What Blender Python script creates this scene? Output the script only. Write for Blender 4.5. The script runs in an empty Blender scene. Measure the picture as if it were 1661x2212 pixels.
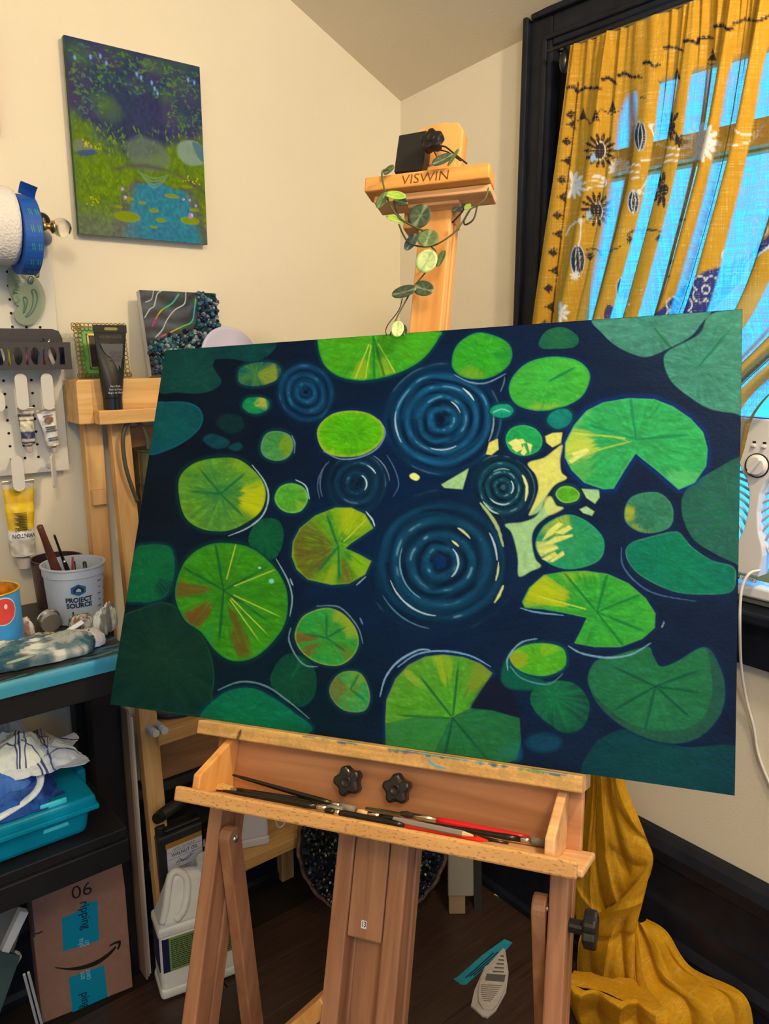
import bpy, math, random
import numpy as np
from mathutils import Vector, Matrix

random.seed(7)
RNG = np.random.RandomState(11)
SC = bpy.context.scene
COL = SC.collection
W_IMG, H_IMG = 1661.0, 2212.0

# ------------------------------------------------------------------ camera
FPX, CX, CY = 1690.0, 830.5, 1106.0
PITCH = math.atan(358.0 / FPX)
AZ = math.radians(51.2)
EYE = Vector((0, 0, 1.42))
FW = Vector((math.cos(AZ), math.sin(AZ), 0))
RT = Vector((math.sin(AZ), -math.cos(AZ), 0))
FD = FW * math.cos(PITCH) + Vector((0, 0, -math.sin(PITCH)))
UP = RT.cross(FD)
cam_data = bpy.data.cameras.new('camera')
cam_data.sensor_fit = 'VERTICAL'
cam_data.sensor_height = 36.0
cam_data.lens = FPX / H_IMG * 36.0
cam_data.clip_start = 0.02
cam = bpy.data.objects.new('camera', cam_data)
COL.objects.link(cam)
cam.matrix_world = Matrix((RT, UP, -FD)).transposed().to_4x4()
cam.location = EYE
SC.camera = cam

# ------------------------------------------------------------------ world, lamps, exposure
world = bpy.data.worlds.new('sky')
SC.world = world
world.use_nodes = True
wn = world.node_tree.nodes
wn['Background'].inputs[0].default_value = (0.045, 0.46, 1.0, 1)
wn['Background'].inputs[1].default_value = 2.4

def lamp(name, kind, loc, energy, color, size):
    d = bpy.data.lights.new(name, kind)
    d.energy = energy
    d.color = color
    if kind == 'POINT':
        d.shadow_soft_size = size
    o = bpy.data.objects.new(name, d)
    o.location = loc
    COL.objects.link(o)
    return o

lamp('ceiling_lamp', 'POINT', (0.90, 0.10, 2.28), 38.0, (1.0, 0.785, 0.475), 0.045)
lamp('fill_lamp', 'POINT', (-0.45, -1.05, 2.62), 62.0, (1.0, 0.82, 0.54), 0.16)  # added fill light without a visible fixture, lifts walls and ceiling
SC.view_settings.view_transform = 'Standard'
SC.view_settings.look = 'None'
SC.view_settings.gamma = 1.0
SC.view_settings.use_curve_mapping = False
SC.view_settings.exposure = 0.0
SC.cycles.max_bounces = 8
SC.cycles.transparent_max_bounces = 16
SC.cycles.use_denoising = True
SC.cycles.caustics_reflective = False
SC.cycles.caustics_refractive = False

# ------------------------------------------------------------------ turning a pixel into a point of the place
def ray(x, y):
    return FD * FPX + RT * (x - CX) + UP * (CY - y)
def pX(x, y, X):
    r = ray(x, y); return EYE + r * (X / r.x)
def pY(x, y, Y):
    r = ray(x, y); return EYE + r * (Y / r.y)
def pZ(x, y, Z):
    r = ray(x, y); return EYE + r * ((Z - EYE.z) / r.z)
def proj_np(P):
    Q = np.asarray(P, float) - np.array(EYE)
    z = Q @ np.array(FD)
    return CX + FPX * (Q @ np.array(RT)) / z, CY - FPX * (Q @ np.array(UP)) / z

YW, XW = 1.675, 1.400           # planes of the left and the right wall
# frame of the easel: w across, h up the leaning mast, nf towards the painter
E_O = Vector((0.7000099, 0.85237127, -0.25724469)) + EYE
E_W = Vector((0.4813106, -0.87456211, 0.05900186)).normalized()
E_H = Vector((0.312847, 0.2342719, 0.92045827)).normalized()
E_N = E_W.cross(E_H).normalized()
E_M = Matrix.Translation(E_O) @ Matrix((E_W, E_H, E_N)).transposed().to_4x4()
def EP(a, b, c):
    return E_O + E_W * a + E_H * b + E_N * c
def pE(x, y, c):                # pixel -> (a, b) on the easel plane at depth c
    r = ray(x, y); o = E_O + E_N * c
    t = (o - EYE).dot(E_N) / r.dot(E_N)
    p = EYE + r * t - o
    return p.dot(E_W), p.dot(E_H)
def pEb(x, y, b):               # pixel -> point on the plane at height b of the easel frame
    r = ray(x, y); o = E_O + E_H * b
    return EYE + r * ((o - EYE).dot(E_H) / r.dot(E_H))
def eb_floor(c, a=0.0):
    p = EP(a, 0, c); return -p.z / E_H.z

# ------------------------------------------------------------------ colour
LIGHT = np.array((1.0, 0.86, 0.62))
def lin(c):
    c = np.asarray(c, float) / 255.0
    return np.where(c <= 0.04045, c / 12.92, ((c + 0.055) / 1.055) ** 2.4)
def C(r, g, b, k=1.0):          # a colour as it looks under the warm lamp -> reflectance
    return tuple(np.clip(lin((r, g, b)) / LIGHT * k, 0, 0.88))
def S(r, g, b):
    return tuple(lin((r, g, b)))

# ------------------------------------------------------------------ materials
MATS = {}
def nt(m):
    m.use_nodes = True
    t = m.node_tree
    return t, t.nodes, t.links, t.nodes['Principled BSDF']
def mat(name, col, rough=0.6, metal=0.0, spec=0.5, trans=0.0, var=0.0, vscale=20.0, bump=0.0, bscale=200.0, coat=0.0, ior=1.45, alpha=1.0):
    if name in MATS: return MATS[name]
    m = bpy.data.materials.new(name)
    t, n, l, b = nt(m)
    b.inputs['Base Color'].default_value = (*col, 1)
    b.inputs['Roughness'].default_value = rough
    b.inputs['Metallic'].default_value = metal
    b.inputs['Specular IOR Level'].default_value = spec
    b.inputs['Transmission Weight'].default_value = trans
    b.inputs['Coat Weight'].default_value = coat
    b.inputs['IOR'].default_value = ior
    b.inputs['Alpha'].default_value = alpha
    tc = n.new('ShaderNodeTexCoord')
    if var > 0:
        no = n.new('ShaderNodeTexNoise'); no.inputs['Scale'].default_value = vscale; no.inputs['Detail'].default_value = 5
        l.new(tc.outputs['Object'], no.inputs['Vector'])
        r = n.new('ShaderNodeValToRGB')
        r.color_ramp.elements[0].position = 0.3; r.color_ramp.elements[1].position = 0.7
        r.color_ramp.elements[0].color = (*[max(0, c * (1 - var)) for c in col], 1)
        r.color_ramp.elements[1].color = (*[min(1, c * (1 + var)) for c in col], 1)
        l.new(no.outputs['Fac'], r.inputs['Fac']); l.new(r.outputs['Color'], b.inputs['Base Color'])
    if bump > 0:
        n2 = n.new('ShaderNodeTexNoise'); n2.inputs['Scale'].default_value = bscale; n2.inputs['Detail'].default_value = 3
        l.new(tc.outputs['Object'], n2.inputs['Vector'])
        bp = n.new('ShaderNodeBump'); bp.inputs['Strength'].default_value = bump; bp.inputs['Distance'].default_value = 0.002
        l.new(n2.outputs['Fac'], bp.inputs['Height']); l.new(bp.outputs['Normal'], b.inputs['Normal'])
    MATS[name] = m
    return m
def wood(name, light, dark, axis=0, scale=14.0, rough=0.45, ref=None, speck=0.0, stretch=14.0):
    if name in MATS: return MATS[name]
    m = bpy.data.materials.new(name)
    t, n, l, b = nt(m)
    b.inputs['Roughness'].default_value = rough
    tc = n.new('ShaderNodeTexCoord')
    if ref is not None: tc.object = ref
    mp = n.new('ShaderNodeMapping')
    s = [scale * stretch / 3] * 3; s[axis] = scale / 3
    mp.inputs['Scale'].default_value = s
    l.new(tc.outputs['Object'], mp.inputs['Vector'])
    no = n.new('ShaderNodeTexNoise'); no.inputs['Scale'].default_value = 1.0; no.inputs['Detail'].default_value = 7; no.inputs['Distortion'].default_value = 0.6
    l.new(mp.outputs['Vector'], no.inputs['Vector'])
    r = n.new('ShaderNodeValToRGB')
    r.color_ramp.elements[0].position = 0.28; r.color_ramp.elements[1].position = 0.66
    r.color_ramp.elements[0].color = (*dark, 1); r.color_ramp.elements[1].color = (*light, 1)
    l.new(no.outputs['Fac'], r.inputs['Fac'])
    out = r.outputs['Color']
    if speck > 0:
        mp2 = n.new('ShaderNodeMapping')
        s2 = [420.0] * 3; s2[axis] = 160.0
        mp2.inputs['Scale'].default_value = s2
        l.new(tc.outputs['Object'], mp2.inputs['Vector'])
        vo = n.new('ShaderNodeTexNoise'); vo.inputs['Scale'].default_value = 1.0; vo.inputs['Detail'].default_value = 1
        l.new(mp2.outputs['Vector'], vo.inputs['Vector'])
        r2 = n.new('ShaderNodeValToRGB')
        r2.color_ramp.elements[0].position = 0.60; r2.color_ramp.elements[1].position = 0.68
        r2.color_ramp.elements[0].color = (0, 0, 0, 1); r2.color_ramp.elements[1].color = (speck, speck, speck, 1)
        l.new(vo.outputs['Fac'], r2.inputs['Fac'])
        mx = n.new('ShaderNodeMix'); mx.data_type = 'RGBA'
        l.new(r2.outputs['Color'], mx.inputs['Factor'])
        l.new(out, mx.inputs[6]); mx.inputs[7].default_value = (*[d * 0.45 for d in dark], 1)
        out = mx.outputs[2]
    l.new(out, b.inputs['Base Color'])
    bp = n.new('ShaderNodeBump'); bp.inputs['Strength'].default_value = 0.12; bp.inputs['Distance'].default_value = 0.001
    l.new(no.outputs['Fac'], bp.inputs['Height']); l.new(bp.outputs['Normal'], b.inputs['Normal'])
    MATS[name] = m
    return m
def vcol(name, rough=0.6, bump=0.0, bscale=900.0, spec=0.5, metal=0.0, coat=0.0):
    if name in MATS: return MATS[name]
    m = bpy.data.materials.new(name)
    t, n, l, b = nt(m)
    a = n.new('ShaderNodeVertexColor'); a.layer_name = 'Col'
    l.new(a.outputs['Color'], b.inputs['Base Color'])
    b.inputs['Roughness'].default_value = rough
    b.inputs['Specular IOR Level'].default_value = spec
    b.inputs['Metallic'].default_value = metal
    b.inputs['Coat Weight'].default_value = coat
    if bump > 0:
        tc = n.new('ShaderNodeTexCoord')
        no = n.new('ShaderNodeTexNoise'); no.inputs['Scale'].default_value = bscale; no.inputs['Detail'].default_value = 2
        l.new(tc.outputs['Object'], no.inputs['Vector'])
        bp = n.new('ShaderNodeBump'); bp.inputs['Strength'].default_value = bump; bp.inputs['Distance'].default_value = 0.001
        l.new(no.outputs['Fac'], bp.inputs['Height']); l.new(bp.outputs['Normal'], b.inputs['Normal'])
    MATS[name] = m
    return m

# ------------------------------------------------------------------ mesh helpers
def frame(o, x, y, z=None):
    x = Vector(x).normalized(); y = Vector(y); y = (y - x * y.dot(x)).normalized()
    z = x.cross(y)
    return Matrix.Translation(Vector(o)) @ Matrix((x, y, z)).transposed().to_4x4()
def WL(o):      # flat on the left wall: right = +X, up = +Z, out = -Y
    return frame(o, (1, 0, 0), (0, 0, 1))
def WR(o):      # flat on the right wall: right = -Y, up = +Z, out = -X
    return frame(o, (0, -1, 0), (0, 0, 1))

class MB:
    def __init__(s, M=None):
        s.v = []; s.f = []; s.c = []; s.M = M if M is not None else Matrix()
    def add(s, pts, faces, col=None):
        o = len(s.v)
        s.v += [tuple(s.M @ Vector(p)) for p in pts]
        s.f += [tuple(i + o for i in f) for f in faces]
        s.c += [col] * len(pts)
        return s
    def box(s, x0, x1, y0, y1, z0, z1, col=None):
        p = [(x0,y0,z0),(x1,y0,z0),(x1,y1,z0),(x0,y1,z0),(x0,y0,z1),(x1,y0,z1),(x1,y1,z1),(x0,y1,z1)]
        return s.hexa(p, col)
    def hexa(s, p, col=None):
        return s.add(p, [(3,2,1,0),(4,5,6,7),(0,1,5,4),(1,2,6,5),(2,3,7,6),(3,0,4,7)], col)
    def prism(s, poly, z0, z1, col=None):
        n = len(poly)
        a = sum(poly[i][0]*poly[(i+1)%n][1]-poly[(i+1)%n][0]*poly[i][1] for i in range(n))
        if a < 0: poly = poly[::-1]
        p = [(x,y,z0) for x,y in poly] + [(x,y,z1) for x,y in poly]
        f = [tuple(range(n))[::-1], tuple(range(n, 2*n))] + [(i,(i+1)%n,n+(i+1)%n,n+i) for i in range(n)]
        return s.add(p, f, col)
    def tube(s, path, r, n=8, col=None, flat=1.0):
        path = [Vector(p) for p in path]
        k = len(path); rs = r if isinstance(r, (list, tuple)) else [r]*k
        up = Vector((0,0,1)); pts = []; nrm = None
        for i in range(k):
            d = (path[min(i+1,k-1)] - path[max(i-1,0)]).normalized()
            if nrm is None:
                nrm = d.cross(up) if abs(d.dot(up)) < 0.95 else d.cross(Vector((1,0,0)))
            nrm = (nrm - d*nrm.dot(d)).normalized(); bn = d.cross(nrm)
            for j in range(n):
                t = 2*math.pi*j/n
                pts.append(path[i] + (nrm*math.cos(t) + bn*math.sin(t)*flat)*rs[i])
        f = [(i*n+j, i*n+(j+1)%n, (i+1)*n+(j+1)%n, (i+1)*n+j) for i in range(k-1) for j in range(n)]
        f += [tuple(range(n))[::-1], tuple((k-1)*n+j for j in range(n))]
        return s.add(pts, f, col)
    def lathe(s, prof, n=24, sx=1.0, sy=1.0, col=None):
        k = len(prof); pts = []
        for r, z in prof:
            for j in range(n):
                t = 2*math.pi*j/n
                pts.append((r*math.cos(t)*sx, r*math.sin(t)*sy, z))
        f = [(i*n+j, i*n+(j+1)%n, (i+1)*n+(j+1)%n, (i+1)*n+j) for i in range(k-1) for j in range(n)]
        f += [tuple(range(n))[::-1], tuple((k-1)*n+j for j in range(n))]
        return s.add(pts, f, col)
    def ball(s, c, r, n=14, col=None, sc=(1,1,1)):
        pts=[]; m = n//2
        for i in range(m+1):
            ph = math.pi*i/m
            for j in range(n):
                t=2*math.pi*j/n
                pts.append((c[0]+r*sc[0]*math.sin(ph)*math.cos(t), c[1]+r*sc[1]*math.sin(ph)*math.sin(t), c[2]-r*sc[2]*math.cos(ph)))
        f=[(i*n+j,i*n+(j+1)%n,(i+1)*n+(j+1)%n,(i+1)*n+j) for i in range(m) for j in range(n)]
        return s.add(pts,f,col)
    def build(s, name, m, parent=None, bevel=0.0, smooth=False, segs=2, sub=0):
        me = bpy.data.meshes.new(name)
        me.from_pydata(s.v, [], s.f)
        me.validate(); me.update()
        if any(c is not None for c in s.c):
            at = me.color_attributes.new('Col', 'FLOAT_COLOR', 'POINT')
            arr = np.ones((len(s.v), 4), np.float32)
            for i, c in enumerate(s.c):
                if c is not None: arr[i, :3] = c
            at.data.foreach_set('color', arr.ravel())
        return finish(name, me, m, parent, bevel, smooth, segs, sub)

def finish(name, me, m, parent=None, bevel=0.0, smooth=False, segs=2, sub=0):
    me.materials.append(m)
    o = bpy.data.objects.new(name, me)
    COL.objects.link(o)
    if smooth:
        me.polygons.foreach_set('use_smooth', [True]*len(me.polygons))
    if bevel > 0:
        b = o.modifiers.new('bevel', 'BEVEL'); b.width = bevel; b.segments = segs; b.limit_method = 'ANGLE'; b.angle_limit = math.radians(40)
    if sub > 0:
        q = o.modifiers.new('subd', 'SUBSURF'); q.levels = sub; q.render_levels = sub
    if parent is not None:
        o.parent = parent
        r = parent
        while r.parent is not None: r = r.parent
        # parts are modelled in place, so undo the base transform of the thing (parts below a thing sit at identity)
        o.matrix_parent_inverse = r.matrix_basis.inverted() if parent is r else Matrix()
        if parent is not r and parent.get('_own') is not None:
            o.matrix_parent_inverse = Matrix()
    else:
        n = len(me.vertices)
        co = np.zeros(n*3, np.float32); me.vertices.foreach_get('co', co); co = co.reshape(-1,3)
        c = np.array([(co[:,0].min()+co[:,0].max())/2, (co[:,1].min()+co[:,1].max())/2, co[:,2].min()])
        me.vertices.foreach_set('co', (co - c).astype(np.float32).ravel()); me.update()
        o.location = c
    return o
def thing(name, label, cat, loc, group=None):
    o = bpy.data.objects.new(name, None); COL.objects.link(o)
    o.empty_display_size = 0.02
    o.location = loc
    return tag(o, label, cat, group)
def tag(o, label, cat, group=None):
    o['label'] = label; o['category'] = cat
    if group: o['group'] = group
    return o
def struct(o):
    o['kind'] = 'structure'; return o
def stuff(o):
    o['kind'] = 'stuff'; return o

def grid(name, P, cols, m, parent=None, smooth=True, thick=0.0):
    ny, nx = P.shape[:2]
    me = bpy.data.meshes.new(name)
    idx = np.arange(ny*nx).reshape(ny, nx)
    q = np.stack([idx[:-1,:-1], idx[1:,:-1], idx[1:,1:], idx[:-1,1:]], -1).reshape(-1, 4)
    me.vertices.add(ny*nx); me.vertices.foreach_set('co', P.reshape(-1).astype(np.float32))
    nf = len(q)
    me.loops.add(nf*4); me.loops.foreach_set('vertex_index', q.reshape(-1).astype(np.int32))
    me.polygons.add(nf); me.polygons.foreach_set('loop_start', np.arange(0, nf*4, 4, dtype=np.int32))
    me.update(calc_edges=True); me.validate()
    if cols is not None:
        at = me.color_attributes.new('Col', 'FLOAT_COLOR', 'POINT')
        arr = np.ones((ny*nx, 4), np.float32); arr[:, :3] = cols.reshape(-1, 3)
        at.data.foreach_set('color', arr.ravel())
    o = finish(name, me, m, parent, smooth=smooth)
    if thick > 0:
        sd = o.modifiers.new('thickness', 'SOLIDIFY'); sd.thickness = thick; sd.offset = 0
    return o
def text(s, M, size, m, parent, name='lettering', align='CENTER', depth=0.0, sx=1.0, bold=0.0, shear=0.0):
    cu = bpy.data.curves.new(name, 'FONT')
    cu.body = s; cu.size = size; cu.align_x = align; cu.align_y = 'CENTER'
    cu.extrude = depth; cu.offset = bold; cu.resolution_u = 3; cu.shear = shear
    t = bpy.data.objects.new('tmp', cu); COL.objects.link(t)
    dg = bpy.context.evaluated_depsgraph_get()
    me = bpy.data.meshes.new_from_object(t.evaluated_get(dg))
    bpy.data.objects.remove(t)
    me.transform(M @ Matrix.Diagonal((sx, 1, 1, 1)))
    me.name = name
    me.materials.clear()
    return finish(name, me, m, parent)

# ------------------------------------------------------------------ painting in numpy
def vnoise(x, y, seed=0):
    r = np.random.RandomState(seed); T = r.rand(64, 64)
    xi = np.floor(x).astype(int); yi = np.floor(y).astype(int)
    fx = x - xi; fy = y - yi; fx = fx*fx*(3-2*fx); fy = fy*fy*(3-2*fy)
    a = T[yi % 64, xi % 64]; b = T[yi % 64, (xi+1) % 64]; c = T[(yi+1) % 64, xi % 64]; d = T[(yi+1) % 64, (xi+1) % 64]
    return (a*(1-fx)+b*fx)*(1-fy) + (c*(1-fx)+d*fx)*fy
def fbm(x, y, seed=0, o=4):
    v = 0; a = 0.5
    for i in range(o):
        v = v + a*vnoise(x*2**i, y*2**i, seed+i); a *= 0.5
    return v / (1-0.5**o)
def spline(pts, closed=True, k=6):
    p = np.asarray(pts, float); n = len(p); out = []
    for i in range(n if closed else n-1):
        if closed: a, b, c, d = p[(i-1) % n], p[i], p[(i+1) % n], p[(i+2) % n]
        else: a, b, c, d = p[max(i-1,0)], p[i], p[i+1], p[min(i+2,n-1)]
        for j in range(k):
            t = j/k
            out.append(0.5*((2*b)+(c-a)*t+(2*a-5*b+4*c-d)*t*t+(3*b-a-3*c+d)*t**3))
    if not closed: out.append(p[-1])
    return np.array(out)
def sstep(a, b, x):
    t = np.clip((x-a)/(b-a), 0, 1); return t*t*(3-2*t)
class Paint:
    """Colours for the points of a surface; X, Y are the coordinates in which shapes are drawn."""
    def __init__(s, X, Y, bg):
        s.X = X; s.Y = Y
        s.col = np.ones(X.shape + (3,)) * np.asarray(bg, float)
    def sub(s, x0, x1, y0, y1):
        m = (s.X >= x0) & (s.X <= x1) & (s.Y >= y0) & (s.Y <= y1)
        return np.nonzero(m)
    def mix(s, idx, a, c):
        a = np.clip(a, 0, 1)[..., None]
        s.col[idx] = s.col[idx]*(1-a) + np.asarray(c, float)*a
    def sdf(s, poly, pad):
        ix = s.sub(poly[:,0].min()-pad, poly[:,0].max()+pad, poly[:,1].min()-pad, poly[:,1].max()+pad)
        x = s.X[ix]; y = s.Y[ix]
        d = np.full(x.shape, 1e9); ins = np.zeros(x.shape, bool)
        n = len(poly)
        for i in range(n):
            ax, ay = poly[i]; bx, by = poly[(i+1) % n]
            ex, ey = bx-ax, by-ay; L = ex*ex+ey*ey+1e-9
            t = np.clip(((x-ax)*ex+(y-ay)*ey)/L, 0, 1)
            d = np.minimum(d, (x-ax-t*ex)**2+(y-ay-t*ey)**2)
            if ay != by:
                ins ^= ((ay > y) != (by > y)) & (x < (bx-ax)*(y-ay)/(by-ay)+ax)
        d = np.sqrt(d); return ix, x, y, np.where(ins, -d, d)
    def stroke(s, pts, w, c, a=1.0, soft=1.0, taper=True, jit=0.0):
        p = spline(pts, False, 5) if len(pts) > 2 else np.asarray(pts, float)
        ix = s.sub(p[:,0].min()-w*2-2, p[:,0].max()+w*2+2, p[:,1].min()-w*2-2, p[:,1].max()+w*2+2)
        x = s.X[ix]; y = s.Y[ix]
        if not len(x): return
        best = np.full(x.shape, 1e9); tt = np.zeros(x.shape); n = len(p)-1
        for i in range(n):
            ax, ay = p[i]; ex, ey = p[i+1]-p[i]; L = ex*ex+ey*ey+1e-9
            t = np.clip(((x-ax)*ex+(y-ay)*ey)/L, 0, 1)
            d = (x-ax-t*ex)**2+(y-ay-t*ey)**2
            k = d < best; best = np.where(k, d, best); tt = np.where(k, (i+t)/n, tt)
        d = np.sqrt(best)
        w = w*0.78
        ww = w*(0.75+0.5*vnoise(x/7.0, y/7.0, 51))*(np.sin(np.pi*np.clip(tt*0.9+0.06, 0, 1))**0.6 if taper else 1.0)
        al = 1-sstep(ww*(1-0.5*soft), ww*(1+0.4*soft)+0.4, d)
        if jit: al = al*(0.55+jit*vnoise(x/3.0, y/3.0, 5))
        s.mix(ix, al*a, c)
    def blob(s, pts, c, a=1.0, soft=1.5, smooth=True, tex=0.0, ts=6.0):
        poly = spline(pts) if smooth else np.asarray(pts, float)
        ix, x, y, d = s.sdf(poly, soft*2+2)
        if not len(x): return
        al = 1-sstep(-soft, soft, d)
        if tex: al = al*(1-tex+tex*1.6*fbm(x/ts, y/ts, 3))
        s.mix(ix, al*a, c)
    def ell(s, cx, cy, rx, ry, c, a=1.0, soft=1.5, rot=0.0, tex=0.0):
        t = np.linspace(0, 2*np.pi, 20, endpoint=False); r = math.radians(rot)
        ex = rx*np.cos(t); ey = ry*np.sin(t)
        s.blob(np.stack([cx+ex*math.cos(r)-ey*math.sin(r), cy+ex*math.sin(r)+ey*math.cos(r)], -1), c, a, soft, True, tex)
# ------------------------------------------------------------------ the room
M_WALL = mat('cream_plaster', (0.80, 0.75, 0.64), 0.75, var=0.03, vscale=3.0, bump=0.25, bscale=260)
M_WALLR = mat('cream_plaster_window_side', (0.82, 0.77, 0.67), 0.75, var=0.03, vscale=3.0, bump=0.25, bscale=260)
M_CEIL = mat('ceiling_plaster', (0.80, 0.72, 0.58), 0.8, var=0.03, vscale=3.0, bump=0.2, bscale=200)
M_NAVY = mat('navy_black_gloss_paint', (0.010, 0.013, 0.024), 0.42, spec=0.25, var=0.3, vscale=25, bump=0.15, bscale=60)
M_CREAM = mat('cream_sash_paint', (0.62, 0.52, 0.34), 0.5, var=0.08, vscale=30)

# left wall
w = MB(); w.box(-1.7, XW + 0.10, YW, YW + 0.10, -0.05, 3.6)
struct(w.build('wall_left', M_WALL))
# right wall with its window opening
WY0, WY1, WZ0, WZ1 = 0.33, 1.165, 0.955, 2.015
w = MB()
w.box(XW, XW + 0.14, WY1, YW + 0.0, -0.05, 2.6)
w.box(XW, XW + 0.14, -1.9, WY0, -0.05, 2.6)
w.box(XW, XW + 0.14, WY0, WY1, -0.05, WZ0)
w.box(XW, XW + 0.14, WY0, WY1, WZ1, 2.6)
struct(w.build('wall_right', M_WALLR))
# wall at the painter's back with an unseen opening added to let in blue sky fill
w = MB()
w.box(-1.7, -1.30, -1.9, -1.8, -0.05, 3.6); w.box(0.0, XW, -1.9, -1.8, -0.05, 3.6)
w.box(-1.30, 0.0, -1.9, -1.8, -0.05, 0.65); w.box(-1.30, 0.0, -1.9, -1.8, 2.10, 3.6)
struct(w.build('wall_rear', M_WALL))
w = MB(); w.box(-1.8, -1.7, -1.9, YW + 0.1, -0.05, 3.6)
struct(w.build('wall_far_left', M_WALL))
# sloping ceiling through the corner and the two lines where it meets the walls
zc0 = 2.035; gx, gy = -0.470, -0.078
def zc(x, y): return zc0 + gx*(x - XW) + gy*(y - YW)
w = MB(); X0, X1, Y0, Y1 = -1.9, XW + 0.10, -2.0, YW + 0.10
b = [(X0,Y0,zc(X0,Y0)),(X1,Y0,zc(X1,Y0)),(X1,Y1,zc(X1,Y1)),(X0,Y1,zc(X0,Y1))]
w.hexa(b + [(x,y,z+0.1) for x,y,z in b])
struct(w.build('ceiling', M_CEIL))
# floor of dark wood laminate boards
M_FLOOR = wood('dark_laminate', (0.060, 0.034, 0.028), (0.026, 0.015, 0.014), axis=0, scale=26, rough=0.38, stretch=12)
fb = MB(); fb.box(-1.7, XW, -1.8, YW, -0.06, -0.004)
floor = struct(fb.build('floor', mat('floor_joint', (0.012, 0.008, 0.006), 0.8)))
fa = math.radians(-8)
k = 0
for j in range(-3, 15):
    yy = -0.35 + j * 0.125
    if yy > YW - 0.07: break
    for i in range(-1, 3):
        xx = -0.9 + i*0.95 + (j % 3)*0.31
        x0, x1 = max(xx, -1.1), min(xx + 0.948, XW - 0.002)
        if x1 - x0 < 0.06: continue
        MB().box(x0 + 0.0006, x1 - 0.0006, yy + 0.0006, min(yy + 0.1244, YW - 0.001), -0.004, 0.0).build('floor_board', M_FLOOR, floor, bevel=0.0006, segs=1)
# tall stepped baseboards
def baseboard(name, prof, along0, along1, side):
    m = MB()
    if side == 'R':
        M = frame((XW, along0, 0), (-1, 0, 0), (0, 0, 1))     # local x out from wall, y up, z = along -? 
        m.M = M; m.prism(prof, 0, along1 - along0)
        if M.to_3x3().col[2].y < 0:
            m = MB(frame((XW, along1, 0), (-1, 0, 0), (0, 0, 1))); m.prism(prof, 0, along1 - along0)
    else:
        m = MB(frame((along1, YW, 0), (0, -1, 0), (0, 0, 1)))
        if m.M.to_3x3().col[2].x < 0: m.prism(prof, 0, along1 - along0)
        else:
            m.M = frame((along0, YW, 0), (0, -1, 0), (0, 0, 1)); m.prism(prof, 0, along1 - along0)
    return struct(m.build(name, M_NAVY, bevel=0.003))
prof = [(0,0),(0.034,0),(0.034,0.018),(0.026,0.028),(0.026,0.150),(0.034,0.160),(0.036,0.175),(0.026,0.195),(0.026,0.255),(0.022,0.270),
        (0.022,0.345),(0.032,0.356),(0.036,0.385),(0.026,0.402),(0.014,0.412),(0,0.415)]
baseboard('baseboard_right', prof, -1.8, YW, 'R')
baseboard('baseboard_left', prof, -1.7, XW - 0.04, 'L')

# window: dark casing, sashes, glass
win = MB()
M_SASH = mat('sash_lit_curtain_orange', (0.86, 0.52, 0.15), 0.5, var=0.1, vscale=30)  # orange in the sash colour stands in for lamplit curtain cloth
TI, TO = 1.160, 1.232           # inner and outer edge of the left casing (Y)
TZ0, TZ1 = 2.022, 2.094
casing = struct(MB().box(XW - 0.028, XW, TI, TO, 0.83, TZ1).build('trim_1', M_NAVY, bevel=0.004))
for y0, y1, d in ((TO - 0.014, TO, 0.040), (TI + 0.012, TI + 0.024, 0.034)):
    MB().box(XW - d, XW - 0.02, y0, y1, 0.83, TZ1 if y1 == TO else TZ0 + 0.02).build('moulding', M_NAVY, casing, bevel=0.004)
head = struct(MB().box(XW - 0.028, XW, 0.26, TI, TZ0, TZ1).build('trim_2', M_NAVY, bevel=0.004))
for z0, z1, d in ((TZ1 - 0.014, TZ1, 0.040), (TZ0 + 0.012, TZ0 + 0.024, 0.034)):
    MB().box(XW - d, XW - 0.02, 0.26, TI + 0.05 if z1 == TZ1 else TI + 0.02, z0, z1).build('moulding', M_NAVY, head, bevel=0.004)
MB().box(XW - 0.06, XW, 0.28, TO + 0.03, 0.932, 0.955).build('stool', M_NAVY, casing, bevel=0.006)
MB().box(XW - 0.026, XW, 0.28, TO, 0.84, 0.932).build('apron', M_NAVY, casing, bevel=0.005)
MB().box(XW + 0.0005, XW + 0.060, WY1 - 0.050, WY1 - 0.004, WZ0, WZ1 - 0.004).build('jamb_stop', mat('dark_jamb', (.008,.009,.014), .7, spec=.2), casing, bevel=.002)
rev = struct(MB().box(XW, XW + 0.13, WY1 - 0.004, WY1 + 0.004, WZ0, WZ1).build('trim_3', M_NAVY))
MB().box(XW, XW + 0.13, WY0, WY1, WZ1 - 0.004, WZ1 + 0.004).build('reveal', M_CREAM, rev)
wf = MB()
zm = pX(1500, 325, XW + 0.09).z
for (z0, z1, x0) in ((zm - 0.024, WZ1, 0.092), (WZ0, zm + 0.026, 0.062)):
    x1 = x0 + 0.028
    wf.box(XW + x0, XW + x1, WY1 - 0.045, WY1, z0, z1); wf.box(XW + x0, XW + x1, WY0, WY0 + 0.045, z0, z1)
    wf.box(XW + x0, XW + x1, WY0 + 0.045, WY1 - 0.045, z1 - (0.075 if z1 == WZ1 else 0.046), z1)
    wf.box(XW + x0, XW + x1, WY0 + 0.045, WY1 - 0.045, z0, z0 + 0.046)
window = struct(wf.build('window_1', M_SASH, bevel=0.003))
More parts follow.
